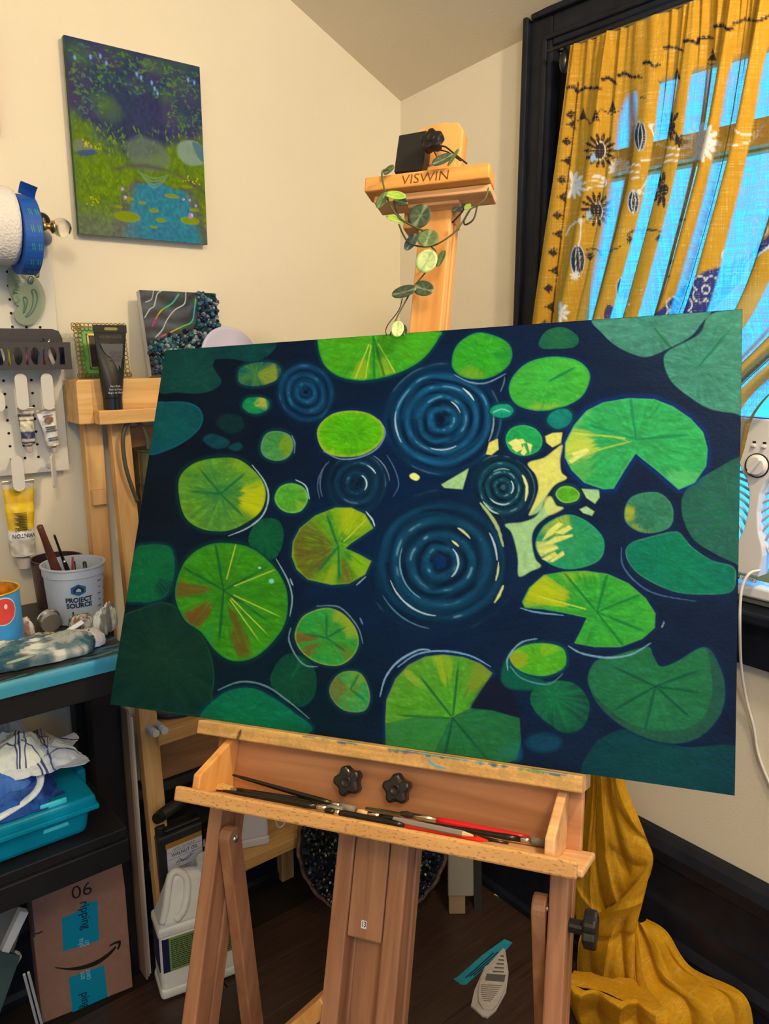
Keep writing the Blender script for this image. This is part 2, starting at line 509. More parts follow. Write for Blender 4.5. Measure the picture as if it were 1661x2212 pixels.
def glass_mat():
    m = bpy.data.materials.new('window_glass'); m.use_nodes = True
    t = m.node_tree; n = t.nodes; n.clear()
    o = n.new('ShaderNodeOutputMaterial'); a = n.new('ShaderNodeBsdfTransparent'); g = n.new('ShaderNodeBsdfGlossy'); mx = n.new('ShaderNodeMixShader')
    a.inputs[0].default_value = (0.93, 0.96, 0.97, 1); g.inputs['Roughness'].default_value = 0.03; mx.inputs[0].default_value = 0.05
    t.links.new(a.outputs[0], mx.inputs[1]); t.links.new(g.outputs[0], mx.inputs[2]); t.links.new(mx.outputs[0], o.inputs[0])
    return m
M_GLASS = glass_mat()
MB().box(XW + 0.104, XW + 0.107, WY0 + 0.045, WY1 - 0.045, zm + 0.022, WZ1 - 0.075).build('pane', M_GLASS, window)
MB().box(XW + 0.074, XW + 0.077, WY0 + 0.045, WY1 - 0.045, WZ0 + 0.046, zm - 0.020).build('pane', M_GLASS, window)
# stacked pale sill strips below the fan
st = MB()
for i in range(3): st.box(XW - 0.004 - 0.004*i, XW + 0.06, WY0 + 0.005, WY1 - 0.005, WZ0 + 0.016 - 0.008*i - 0.0075, WZ0 + 0.016 - 0.008*i)
st.build('sill_strip', M_CREAM, window, bevel=0.001)
# ------------------------------------------------------------------ the lily pond painting
def TA(p): return [(220 + x*0.42745, 650 + y*0.42745) for x, y in p]
def TB(p): return [(900 + x*0.45816, 640 + y*0.45816) for x, y in p]
def TC(p): return [(220 + x*0.42745, 1100 + y*0.42745) for x, y in p]
def TD(p): return [(900 + x*0.45816, 1100 + y*0.45816) for x, y in p]

def pad(pt, pts, hub, c1, c2, seed, veins=(), vcolr=(12, 95, 60), wedges=(), rim=None, rimw=5, streak=0.35, halo=(2, 70, 85), smooth=True, light=(), a=1.0, soft=2.0, hs=9):
    poly = spline(pts) if smooth else np.asarray(pts, float)
    ix, x, y, d = pt.sdf(poly, hs + 6)
    if not len(x): return
    if halo is not None:
        pt.mix(ix, (1 - sstep(0, hs, d))*0.6*a, lin(halo))
        pt.mix(ix, (sstep(-1, 2, d)*(1 - sstep(2, 5, d)))*0.35*a, lin((0, 18, 40)))
    hx, hy = hub
    R = np.max(np.hypot(poly[:,0]-hx, poly[:,1]-hy))
    th = np.arctan2(y-hy, x-hx); r = np.hypot(x-hx, y-hy)/R
    rs = np.random.RandomState(seed)
    ang = vnoise(th*9 + 31.7 + 0.4*fbm(x/30, y/30, seed), r*1.6 + seed, seed)
    ang2 = fbm(th*15 + 130 + 1.5*fbm(x/18, y/18, seed+9), r*3 + seed, seed+3, 3)
    br = fbm(x/26.0 + seed, y/9.0, seed+5)
    f = np.clip(0.15 + 0.75*r + (ang-0.5)*streak*2.0 + (br-0.5)*0.5, 0, 1)[..., None]
    c = lin(c1)*(1-f) + lin(c2)*f
    bs = fbm(x/11.0 + y/30.0 + seed, y/5.0 - x/14.0, seed+7, 3)
    c = c*(1 + (ang2[..., None]-0.5)*0.25 + (br[..., None]-0.5)*0.45 + (bs[..., None]-0.5)*0.22)
    c = c + (np.clip(bs-0.58, 0, 1)[..., None])*np.array(lin(c2))*0.9
    for (t0, t1, r0, r1, wc, wa) in wedges:
        t0 = math.radians(t0); t1 = math.radians(t1); mid = (t0+t1)/2; hw = (t1-t0)/2
        dt = np.abs((th-mid+np.pi) % (2*np.pi) - np.pi)
        al = (1-sstep(hw*0.55, hw*1.1, dt + (ang2-0.5)*0.25))*sstep(r0, r0+0.12, r + (ang2-.5)*.25)*(1-sstep(r1-0.12, r1, r))
        al = (al*wa*(0.55+0.7*ang2))[..., None].clip(0, 1)
        c = c*(1-al) + lin(wc)*al
    for v in veins:
        t = math.radians(v); ax, ay = math.cos(t), math.sin(t)
        s_ = (x-hx)*ax + (y-hy)*ay; q = np.abs(-(x-hx)*ay + (y-hy)*ax)
        L = R*0.78
        wv = 1.5 + 3.0*np.clip(s_/L, 0, 1)*(1-np.clip(s_/L, 0, 1))*2
        al = ((1-sstep(wv*0.5, wv*1.5, q))*(s_ > 0)*(1-sstep(L*0.75, L, s_))*0.8)[..., None]
        c = c*(1-al) + lin(vcolr)*al
    for v in light:
        t = math.radians(v); ax, ay = math.cos(t), math.sin(t)
        s_ = (x-hx)*ax + (y-hy)*ay; q = np.abs(-(x-hx)*ay + (y-hy)*ax)
        al = ((1-sstep(0.6, 2.0, q))*(s_ > R*0.15)*(1-sstep(R*0.7, R*0.9, s_))*0.75)[..., None]
        c = c*(1-al) + lin((190, 200, 70))*al
    if rim is not None:
        al = (sstep(-rimw, -1, d)*0.75*(0.5+ang))[..., None].clip(0, 1)
        c = c*(1-al) + lin(rim)*al
    # loose brush strokes fanning out from the hub
    C1, C2 = lin(c1), lin(c2)
    for _ in range(int(14 + R*0.55)):
        t = rs.uniform(-np.pi, np.pi); ax, ay = math.cos(t), math.sin(t); r0 = rs.uniform(.08, .65)*R; r1 = r0 + rs.uniform(.15, .42)*R
        s_ = (x-hx)*ax + (y-hy)*ay; q = -(x-hx)*ay + (y-hy)*ax - rs.uniform(-.05, .05)*R - .0012*(s_-r0)**2*rs.uniform(-1, 1)
        w_ = rs.uniform(1.2, 4.2); u_ = np.clip((s_-r0)/(r1-r0), 0, 1)
        al = ((1-sstep(w_*.3, w_, np.abs(q)))*(s_ > r0)*(s_ < r1)*np.sin(np.pi*u_)**.5*rs.uniform(.12, .42)*(.4+.9*br))[..., None].clip(0, 1)
        k_ = rs.randint(5)
        cc = (C1*.45, C2*1.45 + lin((20,20,0)), C2*1.2*np.array((.5,1.1,1.5)), C1*.65, C2*1.25)[k_]
        c = c*(1-al) + np.clip(cc, 0, .9)*al
    al = ((1-sstep(-soft*0.6, soft*0.6, d))*a)[..., None]
    pt.col[ix] = pt.col[ix]*(1-al) + np.clip(c, 0, 1)*al

def ripple(pt, cx, cy, R, n, seed, c_lo, c_hi, c_gl, ry=1.0, glints=(), core=(3, 20, 45), rotd=0):
    ix = pt.sub(cx-R*1.25, cx+R*1.25, cy-R*1.3, cy+R*1.3)
    x = pt.X[ix]-cx; y = (pt.Y[ix]-cy)/ry
    th = np.arctan2(y, x); r = np.hypot(x, y)/R
    r = r*(1 + 0.035*np.sin(2*th+seed) + 0.03*(vnoise(th*2+20, r*3, seed)-0.5)*2)
    ph = r*n + 0.10*np.sin(th+seed)
    wv = 0.5+0.5*np.cos(2*np.pi*ph)
    wv = wv**1.5
    an = fbm(th*2.4+40, ph*1.5+seed, seed, 3)
    fine = vnoise(th*1.1+60, r*22 + 0.6*np.sin(th*3+seed), seed+2)
    val = np.clip(wv*(0.15+1.0*an)*0.85 + (fine-0.5)*0.45 + 0.10, 0, 1)*(1-0.75*sstep(.70, 1.0, r))
    a = (1-sstep(0.72, 1.08, r))[..., None]
    c = lin(c_lo)*(1-val[..., None]) + lin(c_hi)*val[..., None]
    gl = (np.clip(wv-0.86, 0, 1)*6*sstep(0.55, 0.72, an)).clip(0,1)[..., None]
    c = c*(1-gl*0.55) + lin(c_gl)*gl*0.55
    ce = (1-sstep(0.04, 0.11, r))[..., None]
    c = c*(1-ce) + lin(core)*ce
    pt.col[ix] = pt.col[ix]*(1-a) + np.clip(c, 0, 1)*a
    for (rr, t0, t1, w, cc, al) in glints:
        t = np.radians(np.linspace(t0, t1, 9))
        pt.stroke(np.stack([cx+R*rr*np.cos(t), cy+R*ry*rr*np.sin(t)], -1), w, lin(cc), al)

def paint_pond(X, Y):
    n1 = fbm(X/140, Y/90, 3); n2 = fbm(X/40, Y/14, 9)
    t = sstep(200, 1000, X)[..., None]
    bg = lin((4, 19, 36))*(1-t) + lin((12, 30, 62))*t
    u = (sstep(1150, 1620, X)*sstep(1150, 650, Y))[..., None]
    bg = bg*(1-u) + lin((22, 38, 70))*u
    v = (np.exp(-((X-950)/280)**2-((Y-1100)/330)**2))[..., None]
    bg = bg*(1-v*0.75) + lin((0, 36, 78))*v*0.7
    l = (sstep(1250, 1500, Y)*(1-sstep(600, 1000, X)))[..., None]
    bg = bg*(1-l*0.7) + lin((1, 30, 40))*l*0.7
    bg = bg*(0.42+0.45*n1[..., None]+0.3*n2[..., None])*np.array((.7,1,1))
    p = Paint(X, Y, 0); p.col = bg
    W = (190, 215, 235)
    # submerged dark pads first
    pad(p, TA([(300,225),(470,230),(600,240),(560,325),(605,405),(560,450),(480,468),(380,462),(285,450)]), TA([(455,390)])[0], (14,72,68), (4,58,56), 1, halo=None, streak=.2, a=.9)
    pad(p, TA([(590,230),(865,205),(850,268),(760,308),(650,292),(560,290)]), TA([(740,240)])[0], (6,70,70), (4,52,58), 2, halo=None, a=.85)
    pad(p, TA([(262,522),(330,510),(430,512),(490,540),(512,590),(490,650),(420,710),(330,755),(235,772),(240,640)]), TA([(340,620)])[0], (6,82,84), (3,68,80), 3, halo=None, streak=.2, rim=(4,90,120))
    p.blob(TA([(580,620),(620,575),(700,585),(715,640),(650,670)]), lin((4,52,52)), .7, 4, tex=.5)
    p.blob(TA([(510,700),(560,672),(640,705),(630,735),(570,745)]), lin((4,70,84)), .8, 3, tex=.5)
    p.blob(TA([(640,740),(690,715),(710,740),(680,758)]), lin((5,72,84)), .7, 3)
    pad(p, TC([(95,560),(200,500),(310,470),(400,510),(470,590),(530,680),(565,800),(560,920),(515,1040),(200,1010),(30,990),(60,780)]), TC([(320,760)])[0], (16,54,40), (4,42,40), 4, streak=.4, halo=(4,40,38), rim=(30,72,40), rimw=4)
    pad(p, TC([(850,860),(900,760),(960,730),(1050,770),(1085,850),(1070,950),(1000,1000),(900,950)]), TC([(960,850)])[0], (10,72,48), (5,58,48), 5, halo=None, veins=(-60,))
    pad(p, TC([(740,150),(790,60),(880,50),(918,110),(905,200),(860,255),(780,222)]), TC([(820,140)])[0], (10,92,56), (5,66,48), 6, halo=None)
    pad(p, TC([(500,1040),(580,955),(660,912),(760,905),(860,950),(960,1020),(1060,1120),(800,1180),(520,1120)]), TC([(740,1040)])[0], (4,106,70), (3,90,72), 7, streak=.2, halo=(6,66,90))
    p.stroke(TC([(585,915),(700,872),(820,890),(930,960),(1050,1060)]), 2.2, lin((120,160,175)), .55)
    pad(p, TD([(880,1075),(1000,1040),(1250,1120),(1530,1130),(1530,1400),(1100,1330),(790,1260),(830,1120)]), TD([(1150,1180)])[0], (4,66,66), (3,52,66), 8, halo=None, streak=.15, a=.85)
    p.ell(*TD([(600,1100)])[0], 38, 20, lin((8,78,110)), .5, 8, tex=.4)
    p.blob(TD([(390,1130),(480,1100),(490,1180),(400,1180)]), lin((10,80,140)), .55, 6)
    pad(p, TD([(535,890),(570,830),(650,810),(740,820),(800,880),(815,950),(780,1030),(700,1055),(620,1010),(560,955)]), TD([(640,880)])[0], (18,108,66), (14,58,56), 9, halo=(4,40,70))
    pad(p, TB([(835,100),(880,180),(950,240),(1040,280),(1100,283),(1200,240),(1290,190),(1340,130),(1375,60),(1100,70)]), TB([(1120,150)])[0], (52,112,100), (60,118,108), 10, streak=.12, halo=None, veins=(50,))
    pad(p, TB([(1165,310),(1200,400),(1280,470),(1380,530),(1500,552),(1600,560),(1600,60),(1500,60),(1380,90),(1330,180),(1190,255)]), TB([(1330,330)])[0], (48,110,96), (58,122,108), 11, streak=.12, halo=None, veins=(-50,))
    pad(p, TB([(1250,960),(1290,890),(1370,840),(1515,760),(1600,760),(1600,1290),(1500,1258),(1400,1210),(1310,1150),(1260,1060)]), TB([(1470,1030)])[0], (34,88,82), (28,82,72), 12, streak=.15, halo=None, veins=(180,218,140))
    pad(p, TD([(985,210),(1010,160),(1100,130),(1220,105),(1265,140),(1300,180),(1390,240),(1490,270),(1505,330),(1480,390),(1370,402),(1230,392),(1100,340),(1020,280)]), TD([(1220,260)])[0], (3,112,80), (2,98,84), 13, streak=.18, rim=(60,130,80), rimw=3, halo=(8,40,96))
    p.stroke(TD([(965,180),(970,260),(1030,340),(1130,400),(1320,435)]), 2, lin((70,100,150)), .7)
    # big submerged pad at the lower right
    pad(p, TD([(815,800),(840,720),(930,690),(1085,655),(1115,690),(1150,740),(1230,718),(1355,650),(1420,720),(1455,850),(1430,970),(1340,1070),(1220,1105),(1090,1080),(980,1030),(890,960),(830,880)]), TD([(1125,835)])[0], (36,84,58), (26,72,64), 14, streak=.15, halo=(6,34,90))
    pad(p, TD([(808,790),(840,720),(920,695),(1085,650),(1110,690),(1150,742),(1220,722),(1352,652),(1385,750),(1390,880),(1345,990),(1240,1040),(1080,1035),(960,985),(870,910),(820,850)]), TD([(1125,835)])[0], (32,104,62), (26,94,66), 15, streak=.2, halo=None, veins=(8,42,103,150,205,-20), vcolr=(8,66,58))
    # ripples
    ripple(p, *TA([(1030,460)])[0], 68, 3.6, 3, (3,30,62), (16,84,132), (60,120,170), 1.05)
    ripple(p, *TB([(115,580)])[0], 132, 5.4, 5, (2,26,56), (18,92,142), (110,165,200), 1.0,
           ((.62,-55,-30,2.2,W,.9),(.5,60,110,1.8,W,.6),(.86,-10,25,2.4,(150,170,190),.6),(.33,-60,-20,1.8,W,.7),(.75,150,190,2,W,.6)))
    ripple(p, *TA([(1290,925)])[0], 74, 3.5, 7, (4,24,48), (16,62,96), (90,130,160), 1.0,
           ((.28,-60,40,1.8,W,.8),(.62,-60,-30,1.6,W,.8),(.95,-60,-5,1.4,(120,140,170),.7),(1.08,160,215,1.4,(100,120,160),.6)))
    ripple(p, *TB([(408,900)])[0], 72, 4.2, 9, (2,24,44), (18,80,104), (150,190,200), 1.0,
           ((.30,-40,40,1.8,W,.8),(.52,70,140,1.8,W,.7),(.55,-120,-70,1.8,(140,180,190),.6)), core=(40,80,100))
    ripple(p, *TD([(110,250)])[0], 158, 5.0, 11, (2,26,54), (14,78,116), (120,170,190), 1.02,
           ((.25,-45,50,2.6,W,.75),(.33,-60,-40,2.6,(215,215,150),.95),(.52,-62,-38,3,(190,200,150),.9),(.72,95,160,2.2,W,.7),(.78,-30,-2,2.4,W,.7),
            (.80,0,18,2.4,(200,205,140),.9),(.92,20,36,3.4,(200,205,140),.95),(.9,100,150,2,(80,130,160),.7),(.55,120,200,2,(110,160,190),.7)), core=(0,38,92))
    p.stroke(TB([(300,975),(345,1030),(385,1100),(408,1180)]), 4.5, lin((170,185,120)), .85)
    p.stroke(TB([(500,845),(520,900),(512,965)]), 3.6, lin((215,210,140)), .95)
    p.stroke(TB([(315,970),(350,1010),(385,1025)]), 2.4, lin((180,205,190)), .8)
    p.stroke(TB([(395,450),(412,405),(414,380)]), 1.6, lin((90,120,160)), .7)
    # sunlit water, pale yellow shapes
    YL_ = lin((214, 208, 106)); YG = lin((158, 196, 138))
    p.blob(TB([(525,788),(600,762),(650,725),(688,702),(676,770),(682,830),(706,858),(650,890),(605,950),(560,1000),(530,1030),(560,960),(575,900),(560,840)]), YL_, .95, 2, tex=.25, ts=9)
    p.blob(TB([(530,1030),(570,985),(600,940),(590,1000),(560,1025)]), YG, .8, 3)
    p.blob(TB([(418,1076),(500,1065),(560,1040),(600,985),(630,945),(655,985),(688,1000),(620,1035),(570,1075),(545,1120),(545,1180),(560,1240),(585,1272),(540,1295),(482,1320),(478,1240),(465,1170),(445,1110)]), YG, .92, 2, tex=.3, ts=9)
    p.blob(TB([(600,960),(632,945),(660,988),(690,1000),(620,1030)]), YL_, .6, 3, tex=.3)
    for q, c in (([(327,745),(342,690),(382,672),(386,722),(352,748)], YL_), ([(606,660),(640,645),(686,642),(680,692),(640,712),(612,690)], YL_), ([(116,888),(245,812),(216,910),(130,903)], YG),
                 ([(778,908),(860,912),(862,948),(840,978),(800,950)], YG), ([(768,1005),(800,990),(838,1015),(826,1035),(785,1022)], YG)):
        p.blob(TB(q), c, .95, 1.5, smooth=False, tex=.3, ts=5)
    p.blob(TA([(1556,880),(1580,870),(1606,890),(1590,908),(1562,897)]), lin((225,225,140)), .95, 1.5)
    # bright pads
    pad(p, TA([(690,400),(700,340),(780,312),(870,315),(905,350),(880,400),(800,428),(720,425)]), TA([(780,370)])[0], (70,120,50), (6,80,84), 20, streak=.6, wedges=((-40,60,0,.9,(140,150,30),.8),))
    pad(p, TA([(710,530),(735,492),(800,488),(843,505),(840,545),(790,570),(740,562)]), TA([(760,530)])[0], (20,140,60), (6,110,90), 21, wedges=((-60,20,.1,.9,(170,170,60),.9),))
    pad(p, TA([(803,735),(830,672),(890,658),(950,680),(968,735),(940,790),(880,808),(820,785)]), TA([(885,733)])[0], (50,130,60), (70,130,70), 22, wedges=((-70,70,.1,1.1,(120,150,20),.8),), rim=(90,140,110), rimw=4)
    pad(p, TA([(1088,680),(1105,620),(1170,570),(1260,555),(1350,570),(1415,620),(1425,680),(1390,735),(1310,780),(1200,787),(1120,755)]), TA([(1260,660)])[0], (66,158,22), (84,166,14), 23, streak=.2, rim=(150,172,30), rimw=8, halo=(4,50,110), wedges=((70,150,.72,1.1,(165,172,30),.6),))
    p.stroke(TA([(1120,760),(1210,800),(1320,785),(1400,735),(1432,660),(1400,600)]), 1.8, lin((120,150,200)), .7)
    pad(p, TA([(1090,190),(1100,262),(1130,330),(1200,382),(1300,402),(1430,385),(1540,345),(1630,285),(1700,190),(1690,150),(1380,150),(1110,170)]), TA([(1370,170)])[0], (70,150,24), (58,148,34), 24, veins=(88,75), vcolr=(10,110,40), light=(112,60,100), streak=.5, rim=(30,130,50), wedges=((95,118,.3,1,(150,170,30),.7),(60,80,.3,.95,(150,160,40),.6)))
    pad(p, TA([(388,960),(400,880),(470,820),(570,795),(680,798),(760,850),(815,920),(828,990),(800,1065),(730,1120),(640,1160),(540,1160),(460,1130),(410,1070)]), TA([(600,975)])[0], (50,122,62), (92,142,34), 25, veins=(45,-130,185,-40), streak=.3, halo=(3,60,60), hs=12, wedges=((-22,40,.42,1.05,(186,190,10),.95),(-75,-25,.6,1,(130,160,30),.5),(40,80,.8,1.1,(140,160,40),.6)))
    p.stroke(TA([(760,830),(820,910),(842,990),(815,1080),(740,1145),(640,1188)]), 1.9, lin((170,200,215)), .75)
    pad(p, TA([(873,998),(900,940),(960,922),(1020,945),(1042,1000),(1010,1058),(955,1072),(900,1050)]), TA([(950,990)])[0], (66,150,50), (86,152,40), 26, rim=(110,180,90), streak=.25, wedges=((20,60,.4,1,(140,170,30),.6),))
    p.stroke(TA([(980,905),(1030,935),(1048,1000)]), 1.7, lin(W), .7)
    pad(p, TC([(165,215),(230,180),(330,185),(362,230),(365,330),(330,430),(260,465),(190,468),(110,440)]), TC([(240,320)])[0], (5,98,54), (4,84,56), 27, veins=(-70,-40,80), streak=.3, wedges=((20,70,.3,.8,(3,50,46),.8),))
    pad(p, TC([(372,450),(385,340),(440,240),(540,180),(650,172),(760,200),(850,270),(910,350),(938,440),(930,560),(880,650),(800,730),(720,765),(640,760),(570,710),(500,620),(420,560)]), TC([(615,410)])[0], (46,120,26), (54,132,22), 28, veins=(95,-150,-28,35,-100), vcolr=(8,84,44), light=(25,55,45,-75,-22), streak=.35, halo=(3,60,50), hs=12,
        wedges=((168,196,.15,1,(104,68,30),.85),(118,152,.2,.95,(112,62,32),.9),(62,80,.2,1,(98,66,30),.85),(100,118,.5,1,(14,130,60),.5)), rim=(30,116,60))
    p.stroke(TC([(880,250),(940,360),(962,450),(950,540)]), 1.8, lin((150,180,200)), .7)
    p.ell(*TC([(857,363)])[0], 5.5, 5, lin((120,200,180)), .95, 1.2); p.ell(*TC([(797,296)])[0], 3.5, 2.4, lin((150,210,200)), .9, 1)
    p.stroke(TC([(952,350),(958,368),(966,385)]), 1.8, lin((150,180,205)), .8)
    pad(p, TC([(1230,198),(1255,175),(1372,95),(1330,25),(1260,-8),(1180,-8),(1080,32),(1000,97),(965,165),(960,240),(985,305),(1040,355),(1160,382),(1250,375),(1330,330),(1362,262),(1300,228)]), TC([(1195,190)])[0], (60,130,40), (104,152,24), 29, smooth=False, streak=.5, veins=(130,-110,88), light=(-45,),
        wedges=((118,232,.1,1.02,(96,66,34),.8),(62,84,.2,1,(108,66,36),.7),(-95,-30,.25,1.05,(168,180,14),.75),(95,112,.3,1,(150,160,30),.6),(20,58,.3,1.1,(130,170,20),.8)), rim=(120,150,50), rimw=3)
    p.stroke(TC([(1335,12),(1368,55),(1378,85)]), 2, lin(W), .8)
    p.stroke(TC([(1285,385),(1335,340)]), 1.6, lin((150,180,200)), .7)
    pad(p, TC([(975,640),(1010,550),(1080,510),(1150,500),(1220,530),(1280,600),(1297,680),(1262,750),(1190,790),(1090,775),(1010,720)]), TC([(1135,650)])[0], (60,130,40), (36,140,60), 30, veins=(190,-30,-90,35), streak=.4,
        wedges=((165,195,.2,1,(116,74,34),.85),(130,158,.25,1,(112,70,34),.8),(20,55,.3,1,(100,110,30),.7),(-80,5,.5,1.05,(150,160,30),.8)), rim=(150,160,50), rimw=3)
    p.stroke(TC([(955,600),(945,660),(980,740),(1030,790),(1090,795)]), 2.2, lin((110,150,165)), .7)
    p.stroke(TC([(1085,490),(1200,495),(1290,590),(1320,680)]), 1.6, lin((120,150,180)), .6)
    p.stroke(TC([(1305,550),(1318,582)]), 2, lin((110,140,180)), .7)
    pad(p, TC([(1150,910),(1180,850),(1230,820),(1300,825),(1340,880),(1354,960),(1322,1020),(1230,1018),(1170,970)]), TC([(1255,910)])[0], (96,130,40), (24,140,76), 31, veins=(35,-60), streak=.35, wedges=((120,240,.1,1,(110,76,36),.7),(-100,-20,.3,1,(110,150,40),.7)), rim=(120,130,70), rimw=3)
    # big lower pad, front half in light, back half under water
    pad(p, TD([(-140,1180),(-148,1000),(-143,900),(-100,800),(-40,735),(40,695),(120,685),(220,697),(300,727),(357,772),(252,936),(160,985),(60,1190)]), TD([(170,985)])[0], (66,142,36), (78,140,40), 32, smooth=False, veins=(-128,-84,183,102,50), vcolr=(8,86,50), streak=.35, halo=(4,60,110), wedges=((-70,-45,.3,1.05,(120,130,40),.8),(-108,-92,.4,.95,(160,175,30),.6),(-138,-132,.5,.95,(150,160,50),.7)), rim=(110,120,50), rimw=3)
    pad(p, TD([(165,985),(252,936),(360,950),(485,985),(492,1100),(470,1180),(300,1240),(40,1220),(-148,1190),(-148,1010),(0,980)]), TD([(170,985)])[0], (40,116,54), (26,98,62), 33, smooth=False, halo=None, veins=(183,102,50), vcolr=(8,76,52), streak=.2, a=.8)
    p.blob(TD([(255,930),(345,800),(420,820),(470,900),(480,975),(360,945)]), lin((14,18,40)), .8, 5)
    p.stroke(TA([(1405,2000),(1435,1900),(1500,1820),(1600,1765),(1661,1765)]), 2.4, lin((140,175,215)), .8)
    p.stroke(TD([(-90,745),(0,685),(120,668),(250,690),(348,742)]), 2.2, lin((120,165,220)), .8)
    p.blob(TD([(398,790),(430,700),(520,780),(600,812),(560,850),(470,850),(420,835)]), lin((4,92,70)), .8, 4, tex=.3)
    pad(p, TD([(440,690),(500,645),(590,632),(680,650),(705,700),(690,750),(610,785),(520,775),(460,740)]), TD([(570,710)])[0], (84,160,30), (64,152,36), 34, streak=.4, wedges=((150,215,.3,1.1,(150,150,30),.8),(-80,-20,.2,.9,(130,170,30),.6)), halo=(3,80,110))
    p.stroke(TD([(430,760),(430,700),(490,630),(570,610)]), 2, lin((130,175,205)), .7); p.stroke(TD([(440,740),(500,800),(620,825),(690,775)]), 1.8, lin((90,150,160)), .6)
    pad(p, TD([(497,437),(530,370),(600,310),(700,293),(800,290),(900,305),(1000,350),(1080,420),(1125,490),(1122,560),(1062,612),(960,650),(840,650),(743,632),(770,580),(802,512),(700,490),(600,472),(510,465)]), TD([(850,485)])[0], (40,140,56), (56,150,44), 35, smooth=False, veins=(22,52,-75,-22,-130), vcolr=(8,102,56), streak=.3, halo=(2,40,96), light=(195,),
        wedges=((183,218,.35,1.05,(170,176,20),.95),(-140,-80,.45,1,(130,168,24),.7),(105,128,.55,1.05,(160,160,40),.7)), rim=(70,150,60), rimw=4)
    p.stroke(TD([(487,465),(560,485),(690,500)]), 1.8, lin((110,160,200)), .8)
    p.stroke(TD([(715,645),(780,680),(900,700),(1010,685),(1105,630)]), 2.6, lin((120,165,195)), .75)
    p.stroke(TD([(1155,560),(1167,530)]), 1.6, lin((140,160,180)), .8)
    pad(p, TD([(560,170),(590,90),(650,45),(720,25),(800,55),(870,120),(885,180),(860,240),(780,275),(690,280),(600,240)]), TD([(725,150)])[0], (44,134,80), (28,126,90), 36, streak=.3, rim=(40,140,110), rimw=4, wedges=((-170,-85,.35,1.02,(150,170,50),.8),(150,180,.4,1.05,(216,208,110),.8)), halo=(2,40,80))
    for q in ([(590,235),(650,200),(665,215),(618,245)],[(622,248),(690,195),(698,215),(640,250)],[(595,200),(660,172),(670,185),(605,212)],[(600,165),(650,130),(735,118),(735,128),(650,160)],[(590,150),(620,100),(670,60),(690,70),(640,120)],[(650,110),(720,75),(735,90),(690,120)]):
        p.blob(TD(q), lin((220,214,112)), .85, 1.4, smooth=False, tex=.3, ts=4)
    pad(p, TB([(700,690),(740,610),(800,540),(880,500),(1000,480),(1120,485),(1210,520),(1290,575),(1350,640),(1372,720),(1365,800),(1310,880),(1235,912),(1130,820),(1032,742),(980,820),(928,907),(880,910),(790,880),(730,820),(698,760)]), TB([(1035,675)])[0], (44,142,82), (40,150,82), 37, smooth=False, veins=(-5,-98,197), vcolr=(8,112,80), streak=.25, halo=(6,46,130), hs=14, light=(186,),
        wedges=((160,190,.5,1.05,(190,196,70),.9),(192,215,.72,1.05,(120,176,60),.7),(30,60,.6,1.05,(90,176,110),.6),(140,160,.6,1.05,(100,170,70),.5)), rim=(60,160,100), rimw=4)
    p.stroke(TB([(715,790),(800,745),(900,712),(1010,685)]), 2.5, lin((170,186,70)), .7); p.stroke(TB([(820,655),(920,660),(1000,685)]), 2.5, lin((150,180,70)), .6)
    for q in ([(715,775),(800,720),(815,730),(730,790)],[(730,740),(800,715),(812,722),(740,755)]): p.blob(TB(q), lin((222,214,130)), .8, 2, smooth=False, tex=.4, ts=4)
    pad(p, TB([(435,440),(460,370),(530,310),(640,285),(750,300),(810,350),(812,410),(770,480),(680,525),(570,540),(470,510)]), TB([(625,400)])[0], (52,156,60), (58,152,52), 38, streak=.25, veins=(-28,), rim=(40,140,60), halo=(6,40,110), wedges=((60,130,.5,1,(130,166,50),.7),))
    pad(p, TB([(165,310),(190,230),(270,175),(350,180),(430,220),(450,280),(420,340),(340,385),(250,390),(185,360)]), TB([(310,280)])[0], (42,148,34), (50,142,40), 39, streak=.3, wedges=((80,150,.4,1,(110,150,40),.7),(-20,20,.3,1,(12,110,50),.6)), rim=(30,120,70), halo=(6,40,90))
    p.stroke(TB([(178,370),(250,405),(330,408),(420,365)]), 2, lin((110,150,190)), .7)
    pad(p, TB([(575,220),(610,165),(680,145),(740,170),(765,205),(740,240),(650,248),(590,245)]), TB([(660,200)])[0], (32,96,62), (16,74,66), 40, halo=(6,24,60), streak=.2)
    pad(p, TB([(345,545),(370,515),(430,510),(457,540),(430,568),(380,570)]), TB([(400,540)])[0], (20,146,110), (10,120,104), 41, streak=.4)
    p.stroke(TB([(360,548),(400,532),(440,545)]), 1.6, lin((140,210,180)), .7)
    pad(p, TB([(615,590),(640,545),(700,530),(733,560),(715,605),(660,625)]), TB([(670,580)])[0], (14,120,100), (8,100,104), 42, streak=.3)
    pad(p, TB([(420,675),(445,625),(505,608),(565,630),(592,680),(570,730),(505,752),(445,730)]), TB([(500,690)])[0], (30,150,80), (24,140,80), 43, rim=(60,180,90), rimw=3, halo=(20,60,100))
    for q in ([(430,690),(470,670),(490,690),(455,712)],[(448,715),(490,690),(500,720),(470,735)],[(490,740),(505,700),(520,735),(505,750)],[(520,690),(545,700),(535,740)],[(455,680),(500,672),(515,690),(480,700)]):
        p.blob(TB(q), lin((224,214,130)), .9, 1.4, smooth=False)
    pad(p, TB([(655,935),(680,900),(730,898),(768,930),(750,965),(690,972)]), TB([(712,935)])[0], (84,156,30), (70,150,40), 44, rim=(150,176,70), rimw=4, halo=(4,80,80))
